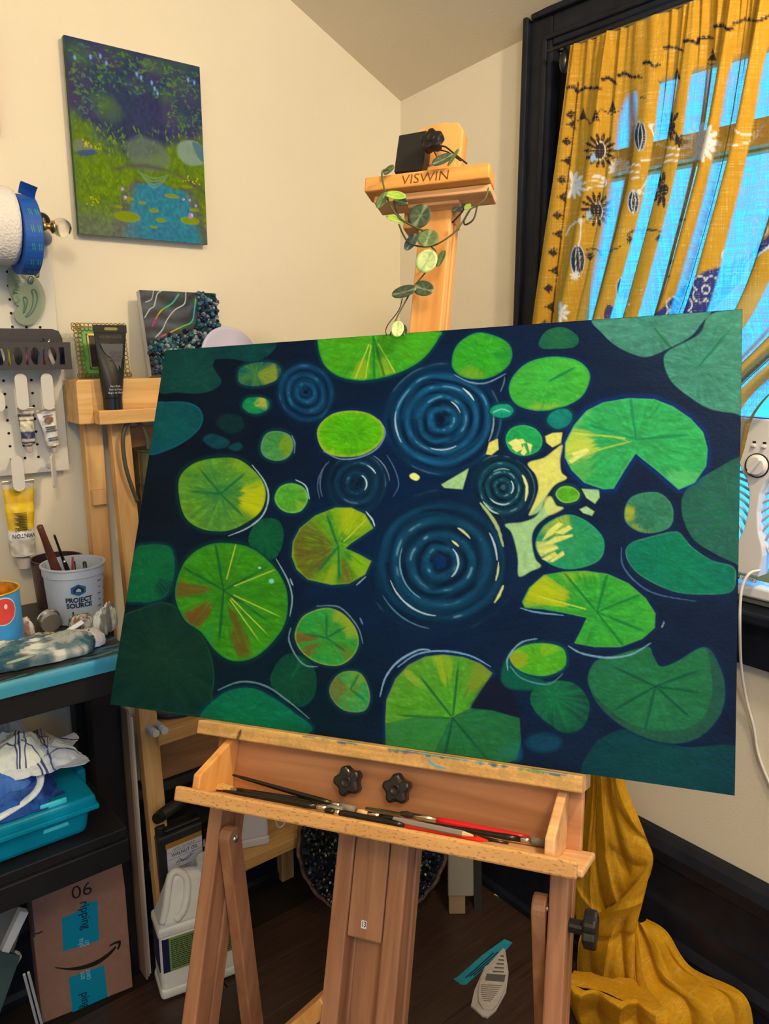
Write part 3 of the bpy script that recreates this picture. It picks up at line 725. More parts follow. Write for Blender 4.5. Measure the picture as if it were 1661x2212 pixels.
    pad(p, TB([(980,1010),(1010,950),(1080,925),(1150,930),(1200,980),(1210,1040),(1190,1090),(1120,1115),(1050,1110),(990,1070)]), TB([(1095,1015)])[0], (40,106,84), (44,108,84), 45, streak=.2, wedges=((150,200,.5,1.05,(150,156,40),.9),(85,150,.6,.95,(130,146,40),.7)), rim=(60,130,80), rimw=4, halo=(6,36,96))
    p.stroke(TA([(1440,780),(1480,850),(1500,930),(1470,990)]), 1.6, lin((80,110,160)), .6)
    p.stroke(TA([(1150,810),(1110,860),(1090,930),(1100,1000)]), 1.6, lin((80,105,150)), .6)
    p.stroke(TA([(960,680),(975,720),(972,770)]), 1.6, lin((120,150,190)), .7)
    return p.col
def canvas_gain(c):
    return np.clip(c*0.90/LIGHT*np.array((0.93, 0.98, 0.86)), 0, 0.85)
NX, NY = 860, 566
aa = np.linspace(-0.457, 0.457, NX); bb = np.linspace(0.301, -0.301, NY)
A_, B_ = np.meshgrid(aa, bb)
cw, ch, co_ = (np.array(v) for v in (E_W, E_H, E_O))
rnd = RNG
P = co_ + A_[..., None]*cw + B_[..., None]*ch
XP, YP = proj_np(P)
rel = (fbm(XP/5.0, YP/2.5, 77, 2)-0.5)*0.0004
P = P + rel[..., None]*np.array(E_N)
M_PAINT = vcol('oil_paint_on_canvas', 0.40, bump=0.40, bscale=1300, spec=0.07)
canvas = thing('canvas_painting', 'large canvas painting of green lily pads and ripples on dark blue water', 'painting', EP(0, -0.301, -0.02))
grid('painted_front', P, canvas_gain(paint_pond(XP, YP)), M_PAINT, canvas)
eb = MB(E_M)
e_c = C(6, 60, 96); 
ring = [(-0.457,-0.301),(0.457,-0.301),(0.457,0.301),(-0.457,0.301)]
cols = [C(4,46,52), C(4,40,80), C(8,70,110), C(8,60,60)]
pts = [(x,y,0.0004) for x,y in ring] + [(x,y,-0.021) for x,y in ring]
eb.add(pts, [(0,4,5,1),(1,5,6,2),(2,6,7,3),(3,7,4,0),(4,7,6,5)])
eb.c = cols + cols
eb.build('painted_edge', vcol('canvas_edge_paint', 0.5, bump=.3, bscale=900), canvas)
# ------------------------------------------------------------------ the easel
easel = thing('studio_easel', 'beech studio easel holding the large pond canvas, with tray and top bar', 'easel', EP(0, eb_floor(0), 0))
easel_ref = bpy.data.objects.new('tmpref', None)
def ref_empty():
    return None
LW, DW = C(232, 176, 108), C(206, 142, 78)
class _F: pass
def ewood(name, l, d, axis, **k):
    # grain follows the easel: rotate coordinates into its frame
    if name in MATS: return MATS[name]
    m = wood(name, l, d, axis, **k)
    n = m.node_tree.nodes; L = m.node_tree.links
    tc = [q for q in n if q.type == 'TEX_COORD'][0]
    r = n.new('ShaderNodeMapping'); r.vector_type = 'POINT'
    R = Matrix((E_W, E_H, E_N)).to_euler('XYZ')
    r.inputs['Rotation'].default_value = R
    for q in list(tc.outputs['Object'].links):
        to = q.to_socket; L.remove(q); L.new(r.outputs['Vector'], to)
    L.new(tc.outputs['Object'], r.inputs['Vector'])
    return m
M_EH = ewood('beech_upright_shaded', C(172,116,76), C(136,84,52), 1, scale=13)  # lower easel wood, browned to put the shade below the canvas into its colour
M_EW = ewood('beech_across', C(226,172,112), C(190,128,76), 0, scale=13)
M_EWS = ewood('beech_flecked', C(214,156,88), C(192,132,68), 0, scale=13, speck=0.75)
M_EHS = ewood('beech_pale', C(226,160,84), C(200,128,58), 1, scale=11)
M_BLACK = mat('black_plastic', (0.010, 0.010, 0.012), 0.28)
M_BLACKM = mat('black_matte_metal', (0.012, 0.012, 0.016), 0.5)
M_STEEL = mat('steel', (0.6, 0.58, 0.55), 0.25, metal=1.0)
bE = eb_floor(-0.03)
def ebox(name, a0, a1, b0, b1, c0, c1, m, bev=0.0025, parent=None):
    return MB(E_M).box(a0, a1, b0, b1, c0, c1).build(name, m, parent or easel, bevel=bev)
# two front legs, each a pair of strips with a groove
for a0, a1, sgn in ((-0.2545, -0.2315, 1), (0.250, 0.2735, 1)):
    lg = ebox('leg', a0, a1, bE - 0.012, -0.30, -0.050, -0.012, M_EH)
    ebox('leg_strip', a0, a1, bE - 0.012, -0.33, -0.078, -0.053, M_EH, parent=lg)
# centre frame with a sliding board in its channel
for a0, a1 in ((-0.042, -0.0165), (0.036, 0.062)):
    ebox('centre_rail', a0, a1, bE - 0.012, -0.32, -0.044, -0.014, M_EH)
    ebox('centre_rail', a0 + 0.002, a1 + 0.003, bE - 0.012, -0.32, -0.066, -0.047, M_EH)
b13 = pE(786, 2030, -0.016)[1]
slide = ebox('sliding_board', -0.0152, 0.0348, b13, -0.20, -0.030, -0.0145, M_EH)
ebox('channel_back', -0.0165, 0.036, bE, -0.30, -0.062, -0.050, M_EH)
M_LABEL = mat('white_paper_label', C(225, 215, 200), 0.7)
M_INK = mat('black_ink', (0.012, 0.011, 0.011), 0.6)
sa, sb = pE(786, 1997, -0.0145)
st_ = MB(E_M).box(sa-0.0038, sa+0.0038, sb-0.005, sb+0.005, -0.0146, -0.0141).build('number_sticker', M_LABEL, slide)
text('13', E_M @ Matrix.Translation((sa, sb, -0.01395)), 0.0098, M_INK, slide, sx=0.72, bold=0.0002)
# mast above the canvas
mast = ebox('mast', -0.0145, 0.0385, -0.25, 0.60, -0.040, -0.023, M_EHS)
ebox('mast_strip', -0.012, 0.041, -0.25, 0.60, -0.058, -0.043, M_EHS, parent=mast)
# mast head: tall block with chamfered shoulders
hb = []
for a, b in ((-0.047,0.500),(0.042,0.500),(0.042,0.664),(0.032,0.680),(0.018,0.681),(0.012,0.684),(-0.020,0.683),(-0.030,0.679),(-0.042,0.676),(-0.047,0.662)): hb.append((a, b))
MB(E_M).prism(hb, -0.062, -0.034).build('mast_head', M_EHS, easel, bevel=0.002)
# top holder bar
ba = [pE(788,383,0.022), pE(1058,350,0.022), pE(1057,383,0.022), pE(786,414,0.022)]
bar = MB(E_M).prism(ba, -0.012, 0.022).build('holder_bar', ewood('beech_bar', C(226,156,74), C(198,124,50), 0, scale=10), easel, bevel=0.0025)
bx0, by0 = ba[3]; bx1, by1 = ba[2]
MB(E_M).prism([(bx0+0.012,by0-0.001),(bx1-0.001,by1-0.001),(bx1-0.001,by1-0.013),(bx0+0.012,by0-0.013)], -0.030, 0.008).build('holder_lip', M_EW, easel, bevel=0.002)
MB(E_M).prism([(-0.030,by0-0.004),(0.052,by1+0.004),(0.056,by1-0.016),(-0.030,by0-0.020)], -0.034, -0.006).build('holder_block', M_EW, easel, bevel=0.002)
dirb = Vector((bx1-bx0, by1-by0)).normalized()
ca, cb = pE(918, 384, 0.0223)
M_BURN = mat('burnt_wood_mark', C(112, 56, 24), 0.7)
text('VISWIN', E_M @ Matrix.Translation((ca, cb, 0.0223)) @ Matrix.Rotation(math.atan2(dirb.y, dirb.x), 4, 'Z'), 0.0235, M_BURN, easel, sx=1.0, bold=-0.0001)
# black square clamp plate, pin and star knob
q = [pE(862,293,-0.005), pE(922,282,-0.005), pE(914,368,-0.005), pE(851,372,-0.005)]
MB(E_M).prism(q, -0.030, -0.004).build('clamp_plate', M_BLACKM, easel, bevel=0.0015)
def star(n, r0, r1, k=6):
    pts = []
    for i in range(n*k):
        t = 2*math.pi*i/(n*k); u = 0.5+0.5*math.cos(n*t)
        r = r0 + (r1-r0)*u**0.8
        pts.append((r*math.sin(t), r*math.cos(t)))
    return pts
def star_knob(x, y, c0, c1, rpx, rot, name='star_knob'):
    a, b = pE(x, y, c1)
    R = rpx/FPX*(EP(a,b,c1)-EYE).dot(FD)
    M = E_M @ Matrix.Translation((a, b, 0)) @ Matrix.Rotation(rot, 4, 'Z')
    k = MB(M).prism(star(5, R*0.70, R), c0, c1).build(name, M_BLACK, easel, bevel=0.004, segs=3)
    MB(M).lathe([(R*0.34, c1-0.002), (R*0.34, c1+0.0012), (R*0.28, c1+0.0018), (R*0.24, c1+0.0008)], 20).build('knob_cap', M_BLACK, k, smooth=True)
    MB(M).lathe([(0.006, c0-0.030), (0.006, c0+0.002)], 10).build('bolt', M_STEEL, k)
    return k
star_knob(930, 297, 0.010, 0.028, 27, 0.1)
star_knob(747, 1689, 0.012, 0.030, 34, 0.35)
star_knob(853, 1706, 0.012, 0.030, 34, 0.1)
# canvas ledge, painted over along its top edge
lx = [pE(430,1549,0.03), pE(1259,1664,0.03), pE(1257,1702,0.03), pE(426,1578,0.03)]
NXl, NYl = 330, 14
yt = -0.3015
L0, L1 = lx[0][0], lx[1][0]; hL = lx[0][1]-lx[3][1]; hR = lx[1][1]-lx[2][1]; hh = (hL+hR)/2
rows = [(-0.045, 0.0), (-0.02, 0.0), (0.0, 0.0), (0.012, 0.0), (0.022, 0.0), (0.027, 0.0), (0.0295, -0.001), (0.030, -0.003)] + [(0.030, -0.003 - i*(hh-0.005)/18) for i in range(1, 19)] + [(0.0285, -hh+0.0005), (0.025, -hh), (-0.045, -hh)]
al = np.linspace(L0, L1, NXl)
Pl = np.zeros((len(rows), NXl, 3)); U = np.zeros((len(rows), NXl)); V = np.zeros((len(rows), NXl))
for i, (c, d) in enumerate(rows):
    Pl[i] = np.array(EP(0, yt + d, c)) + al[:, None]*np.array(E_W)
    U[i] = al*1000; V[i] = -d*1000 + (c - 0.03)*1000*(1 if d == 0 else 0)
n1 = fbm(U/60, V/4, 4); n2 = fbm(U/9, V/9, 8); n3 = vnoise(U/1.6, V/1.2, 12)
cw_ = lin((214,162,88))*(1-n1[...,None]) + lin((176,124,58))*n1[...,None]
cw_ = cw_*(0.85+0.3*n3[...,None])
gr = sstep(0.48, 0.62, n2)[...,None]*0.25; cw_ = cw_*(1-gr) + lin((110,104,60))*gr
pl = Paint(U, V, 0); pl.col = cw_
ed = (fbm(U/7, U*0+1.3, 21)*4.5*sstep(-190, -20, U) + 0.4)
ix = np.nonzero(V < 99)
a_ = (V < ed)*(V > -12)*0.9*(sstep(0.40, 0.55, fbm(U/22, V*0+3, 31)-0.30*(1-sstep(-200,-50,U))))
k_ = fbm(U/40, V*0+9, 41)[...,None]
pl.mix(ix, a_[ix], (lin((6,92,86))*(1-k_)+lin((4,50,84))*k_)[ix])
pl.mix(ix, ((V < 0.6)*(V > -5)*(0.3+0.5*n2))[ix], lin((222,206,140)))
s0 = pE(518, 1578, 0.03)[0]*1000
pl.stroke([(s0+1.5, 5), (s0, 12), (s0-3, 20)], 3.2, lin((16,14,12)), .95, jit=.6)
for px_, c in ((1025, (10,120,130)), (930, (8,110,110)), (880, (6,60,100)), (1080, (8,74,90)), (850, (8,84,80)), (1150, (90,110,60))):
    q0 = pE(px_, 1600, 0.03)[0]*1000
    for j in range(5):
        x_ = q0 + RNG.uniform(-13, 13); hh_ = RNG.uniform(1.5, 4.5)
        pl.ell(x_, hh_*.35-1, RNG.uniform(2, 6), hh_, lin(c), .85, 1.2, tex=.5)
q0 = pE(930, 1640, 0.03)[0]*1000
pl.stroke([(q0-4,4),(q0,10),(q0+10,14),(q0+22,14.5)], 2.2, lin((60,150,150)), .9)
ledge = grid('canvas_ledge', Pl, np.clip(pl.col/LIGHT, 0, .85), vcol('ledge_wood', 0.5, bump=.2, bscale=600), easel, smooth=False)
for a_e in (L0, L1):
    ps = [(yt + d, c) for c, d in rows]
    m_ = MB(); m_.add([EP(a_e, b, c) for b, c in ps], [tuple(range(len(ps)))]); m_.build('ledge_end', M_EW, ledge)
# tray: back board, floor, lip, end brackets
ebox('tray_back', -0.232, 0.288, -0.405, -0.312, -0.012, -0.001, ewood('tray_beech', C(190,128,80), C(160,100,58), 0, scale=11))
t4 = [pE(378,1699,0.1), pE(1247,1861,0.1), pE(1243,1898,0.1), pE(375,1733,0.1)]
ta0, ta1 = t4[0][0], t4[1][0]; tb1 = (t4[0][1]+t4[1][1])/2; tb0 = (t4[2][1]+t4[3][1])/2
tf = tb0 + 0.010
ebox('tray_floor', ta0+0.012, ta1+0.006, tb0+0.001, tf, -0.012, 0.090, M_EW)
MB(E_M).box(ta0, ta1, tb0, tb1, 0.090, 0.100).build('tray_lip', M_EWS, easel, bevel=0.0025)
for a0, a1, top in ((-0.222, -0.2105, -0.318), (0.2585, 0.270, -0.318)):
    poly = [(-0.001, tf), (0.088, tf), (0.088, tf+0.026), (0.008, top), (-0.001, top)]
    M = frame(EP(a0, 0, 0), E_N, E_H)
    k = MB(M)
    sg = -1 if M.to_3x3().col[2].dot(E_W) < 0 else 1
    k.prism(poly, 0, (a1-a0)*sg if sg > 0 else -(a1-a0)); k.build('tray_bracket', M_EHS if a0 < 0 else M_EW, easel, bevel=0.002)
# folding rear struts pinned to the legs
def strut(a0, a1, pb, pc, db, dc):
    d = Vector((db, dc)).normalized(); n = Vector((-d.y, d.x)); hw = 0.0165
    ln = (-bE + pb)/abs(d.x)*1.02
    out = []
    for i in range(9):
        t = math.pi*i/8
        out.append(Vector((pb, pc)) - d*hw*math.sin(t) + n*hw*math.cos(t))
    e = Vector((pb, pc)) + d*ln
    out += [e - n*hw, e + n*hw]
    # cut at the floor
    poly = [(p.y, p.x) for p in out]
    M = frame(EP(a0, 0, 0), E_N, E_H)
    s = MB(M); sg = 1 if M.to_3x3().col[2].dot(E_W) > 0 else -1
    s.prism(poly, 0 if sg > 0 else -(a1-a0), (a1-a0) if sg > 0 else 0)
    o = s.build('rear_strut', M_EH, easel, bevel=0.002)
    Mr = frame(EP(a1, pb, pc), E_H, E_N); 
    if Mr.to_3x3().col[2].dot(E_W) < 0: Mr = frame(EP(a1, pb, pc), E_N, E_H)
    if Mr.to_3x3().col[2].dot(E_W) < 0: Mr = Mr @ Matrix.Rotation(math.pi, 4, 'X')
    MB(Mr).lathe([(0.0062,-0.001),(0.0060,0.001),(0.0046,0.0026),(0.002,0.0036)], 14).build('rivet', M_STEEL, o, smooth=True)
    return o
_sd = (-0.330, -0.150)
strut(-0.2285, -0.2095, -0.466, -0.022, *_sd)
strut(0.2300, 0.2475, -0.470, -0.022, *_sd)
# clamp knob on the outside of the right leg
ka, kb = 0.2745, pE(1240, 2000, -0.03)[1]
Mk = frame(EP(ka, kb, -0.030), E_N, -E_H)
if Mk.to_3x3().col[2].dot(E_W) < 0: Mk = frame(EP(ka, kb, -0.030), E_H, E_N)
kn = MB(Mk).lathe([(0.0085,0),(0.0085,0.018)], 14).build('side_knob', M_BLACK, easel, smooth=False)
MB(Mk).prism(star(6, 0.0200, 0.0235), 0.017, 0.033).build('knob_grip', M_BLACK, kn, bevel=0.003)
# low foot bar reaching out from the centre frame
f0 = pE(690, 2168, -0.02); p0 = EP(-0.043, f0[1], -0.03); p1 = pZ(560, 2290, 0.42)
dv = (p1-p0).normalized()
Mf = frame(p0, dv, E_W)
MB(Mf).box(-0.01, 0.30, -0.011, 0.011, -0.014, 0.014).build('foot_bar', M_EHS, easel, bevel=0.002)

# ------------------------------------------------------------------ brushes and pencils lying in the tray
TB_ = tf
def trayp(x, y, lift=0.006): return pEb(x, y, TB_ + lift)
M_BBLK = mat('black_lacquer_handle', (0.008, 0.008, 0.009), 0.22)
M_CLEAR = mat('clear_plastic_sleeve', (0.85, 0.82, 0.78), 0.15, trans=0.75, ior=1.3)
M_RED = mat('red_lacquer', C(206, 20, 30), 0.3)
M_REDP = mat('red_pencil_lacquer', C(232, 34, 26), 0.3)
M_GREYP = mat('grey_pencil_lacquer', C(134, 122, 112), 0.4)
M_BRIST = mat('golden_bristle', C(206, 160, 84), 0.8, var=.3, vscale=300)
M_DARKB = mat('dark_bristle', C(40, 30, 24), 0.8)
M_LEADW = mat('sharpened_wood', C(224, 176, 120), 0.7)
def brush(label, p0, p1, hm, r=0.0030, head=None, headm=None, ferr=0.0, cap=0.0, group='brushes in the easel tray', name='paint_brush', cat='brush', lift=(0.006,0.006), taper=0.55):
    """handle end p0 to working end p1 (pixels on the tray floor)"""
    A = trayp(*p0, lift[0]); B = trayp(*p1, lift[1]); L = (B-A).length; d = (B-A)/L
    r *= 1.35
    t = thing(name, label, cat, A.lerp(B, .5), group)
    hl = (head or 0) + ferr
    E = B - d*hl
    n = 9
    rr = [r*(taper + (1-taper)*(i/(n-1))**0.8) if i > 0 else r*taper*0.7 for i in range(n)]
    rr[-2] = r*1.02; rr[-1] = r*0.85
    MB().tube([A.lerp(E, i/(n-1)) for i in range(n)], rr, 10).build('handle', hm, t, smooth=True)
    if ferr: MB().tube([E - d*0.001, E + d*ferr], [r*0.92, r*0.85], 10).build('ferrule', M_STEEL, t, smooth=True)
    if head:
        F = E + d*ferr
        MB().tube([F, F + d*head*0.45, F + d*head*0.85, B], [r*0.8, r*1.05, r*0.7, r*0.12], 10).build('bristles', headm or M_DARKB, t, smooth=True)
    if cap:
        MB().tube([B - d*cap, B + d*0.001], [r*1.25, r*1.25], 12).build('clear_sleeve', M_CLEAR, t, smooth=True)
    return t
G = 'brushes in the easel tray'
brush('thin black brush leaning highest against the tray back, sleeve at right', (503,1674), (766,1750), M_BBLK, .0030, .02, None, .014, .022, lift=(0.022,0.006))
# flat golden brush, head at the left
A = trayp(693, 1740, .006); B = trayp(474, 1699, .006)
fbth = thing('flat_brush', 'flat brush with golden bristles at the left end of the tray', 'brush', A.lerp(B,.5), G)
d = (B-A).normalized(); L = (B-A).length; sd = d.cross(E_H).normalized()
MB().tube([A, A+d*L*.3, A+d*L*.6, B-d*.030], [.0018,.0030,.0036,.0034], 10).build('handle', M_BBLK, fbth, smooth=True)
Mx = frame(B - d*.031, d, E_H)
MB(Mx).hexa([(0,-.002,-.004),(.010,-.0018,-.006),(.010,-.0018,.006),(0,-.002,.004),(0,.002,-.004),(.010,.0018,-.006),(.010,.0018,.006),(0,.002,.004)]).build('ferrule', M_STEEL, fbth, bevel=.0005)
MB(Mx).hexa([(.009,-.002,-.006),(.031,-.0032,-.0085),(.031,-.0032,.0085),(.009,-.002,.006),(.009,.002,-.006),(.031,.0042,-.0085),(.031,.0042,.0085),(.009,.002,.006)]).build('bristles', M_BRIST, fbth, bevel=.0005)
brush('black brush with clear sleeve lying along the front lip, tapered end under the golden bristles', (482,1708), (738,1752), M_BBLK, .0032, .02, None, .014, .020)
brush('black brush with clear sleeve, behind the frontmost sleeved brush', (520,1706), (748,1744), M_BBLK, .0030, .02, None, .014, .018)
brush('thick black pen at the middle of the tray, pointed left', (872,1783), (700,1750), M_BBLK, .0036, .016, M_BBLK, .006, 0, name='pen', cat='pen', taper=.9)
brush('black brush with silver ferrule beside the grey pencil', (1098,1822), (770,1752), M_BBLK, .0027, .018, M_LEADW, .016, 0)
brush('brush with glossy red handle against the tray back', (1144,1810), (862,1756), M_RED, .0032, .020, M_DARKB, .03, 0, taper=.85, lift=(.006,.010))
brush('black brush pointing right with its clear sleeve by the right bracket', (900,1776), (1180,1822), M_BBLK, .0030, .018, None, .012, .018)
def pencil(label, p0, p1, m, tip=None, lift=.0055):
    A = trayp(*p0, lift); B = trayp(*p1, lift); d = (B-A).normalized()
    t = thing('pencil', label, 'pencil', A.lerp(B,.5), 'pencils in the easel tray')
    MB().tube([A, B-d*.018], [.0035,.0035], 6).build('barrel', m, t)
    MB().tube([B-d*.018, B-d*.004], [.0033,.0010], 6).build('sharpened_cone', tip or M_LEADW, t)
    MB().tube([B-d*.004, B], [.0010,.0003], 6).build('lead', M_BBLK, t)
pencil('grey pencil with sharpened wood tip, in the tray', (850,1770), (1030,1807), M_GREYP, None, .010)
pencil('bright red pencil lying along the front lip of the tray', (735,1756), (1062,1818), M_REDP, M_REDP)
# painting knife
A = trayp(790,1745,.012); B = trayp(930,1768,.008); d = (B-A).normalized()
kt = thing('palette_knife', 'dark palette knife with green paint below the right star knob', 'palette knife', A.lerp(B,.5))
Mx = frame(A, d, E_H)
bl = spline([(0,-.004),(.006,-.007),(.03,-.007),(.055,-.003),(.062,0),(.055,.003),(.03,.006),(.006,.006),(0,.003)])
MB(frame(A, d, d.cross(E_H)*-1)).prism([tuple(p) for p in bl], -.0006, .0006).build('blade', mat('painty_blade', C(38,58,30), .4, var=.4, vscale=120), kt)
MB().tube([A+d*.056, B-d*.006, B], [.0022,.0028,.002], 8).build('handle', M_BBLK, kt, smooth=True)

# ------------------------------------------------------------------ artificial eucalyptus garland round the top bar
def V1(x, y, c):
    a, b = pE(740 + x*0.25286, 220 + y*0.25286, c); return EP(a, b, c)
gar = thing('eucalyptus_garland', 'artificial eucalyptus garland with round leaves twined round the easel top', 'garland', V1(560, 1660, 0.01))
M_STEM = mat('olive_stem', C(84, 84, 46), 0.5)
M_STEMD = mat('dark_stem', C(34, 36, 26), 0.5)
stems = [([(400,575),(340,595),(345,690),(375,800),(410,890),(480,985),(600,1062),(690,1100)], .040, M_STEM, .0016),
         ([(437,850),(470,960),(540,1020),(600,1050)], .015, M_STEMD, .0014),
         ([(480,1045),(515,1130),(560,1195),(640,1232),(760,1232),(870,1180),(970,1100),(1040,1000),(1090,920),(1150,885),(1220,825),(1247,735)], .012, M_STEM, .0014),
         ([(1150,885),(1120,1000),(1050,1050),(1040,1010),(1090,920)], .012, M_STEMD, .0014),
         ([(760,1240),(800,1300),(720,1440),(640,1540),(590,1610),(540,1700),(470,1830),(405,1995)], .016, M_STEM, .0013),
         ([(510,1680),(480,1780),(390,1900),(368,1960),(380,1995)], .010, M_STEMD, .0008),
         ([(1060,755),(1068,830),(1020,940),(935,1032)], -.03, M_STEMD, .0014),
         ([(1062,528),(1000,480),(940,432),(880,385),(830,376)], .012, M_STEMD, .0014),
         ([(1010,505),(900,430),(810,410)], .006, M_STEMD, .0012)]
for pts, c, m, r in stems:
    sp = spline(pts, False, 4)
    MB().tube([V1(x, y, c) for x, y in sp], r, 6).build('stem', m, gar, smooth=True)
LEAF_C = {'d': C(54,68,46), 'g': C(80,98,52), 'l': C(206,216,140), 'y': C(160,186,66), 'b': C(66,84,88)}
M_LEAF = vcol('eucalyptus_leaf', 0.45, bump=.15, bscale=400)
def leaf(x, y, ln, wd, ang, kind, c, tilt=(0.2, 0.2)):
    o = V1(x, y, c); px = 0.25286/FPX*(o-EYE).dot(FD)
    a = math.radians(ang); X = (E_W*math.cos(a) - E_H*math.sin(a)); Y = (E_W*math.sin(a) + E_H*math.cos(a))
    X = (X + E_N*tilt[0]).normalized(); Y = (Y + E_N*tilt[1])
    M = frame(o, X, Y)
    n, k = 18, 4
    b = MB(M); base = np.array(LEAF_C[kind]); vein = np.array(C(170,176,120)) if kind in 'dgb' else np.array(C(40,130,50))
    pts = [(0,0,0)]; col = [tuple(base*.6+vein*.4)]
    for i in range(1, k+1):
        f = i/k
        for j in range(n):
            t = 2*math.pi*j/n
            sh = 1 - 0.10*math.cos(t) + 0.06*math.cos(2*t)
            xx = math.cos(t)*ln*1.1*px*f*sh; yy = math.sin(t)*wd*1.2*px*f*sh
            pts.append((xx, yy, 0.10*ln*px*f*f + 0.05*abs(yy)))
            vv = 0.0
            if j in (0, n//2): vv = .5
            elif j % 3 == 0: vv = .22*(1-f)
            cc = base*(0.8+0.35*RNG.rand())*(1-vv) + vein*vv
            col.append(tuple(np.clip(cc,0,.85)))
    fs = [(0,1+j,1+(j+1)%n) for j in range(n)] + [(1+(i-1)*n+j,1+i*n+j,1+i*n+(j+1)%n,1+(i-1)*n+(j+1)%n) for i in range(1,k) for j in range(n)]
    b.add(pts, fs); b.c = col
    o_ = b.build('leaf', M_LEAF, gar, smooth=True)
    sd = o_.modifiers.new('thickness', 'SOLIDIFY'); sd.thickness = .0005
for L_ in ((665,972,92,92,-60,'d',.030),(730,1160,80,82,-80,'g',.024),(725,1355,88,92,-60,'l',.028),(845,1335,78,34,-80,'g',.010),(590,1195,78,44,-70,'b',.006),
           (518,1628,98,52,172,'d',.022),(700,1600,84,62,20,'d',.020),(462,803,80,36,10,'y',.044),(332,850,70,38,110,'g',.042),(505,855,68,34,25,'d',.030),
           (462,1005,80,26,18,'y',.040),(402,580,50,34,-20,'g',.030),(862,492,84,42,-30,'d',.030),(952,470,72,18,-55,'g',.034),(1005,890,60,34,-40,'b',-.02),
           (470,1948,62,48,90,'l',.020),(522,1955,48,30,70,'d',.016),(1070,895,30,24,0,'y',.008)):
    leaf(*L_, tilt=(RNG.uniform(-.25,.25), RNG.uniform(-.25,.25)))
bpy.data.objects.remove(easel_ref)
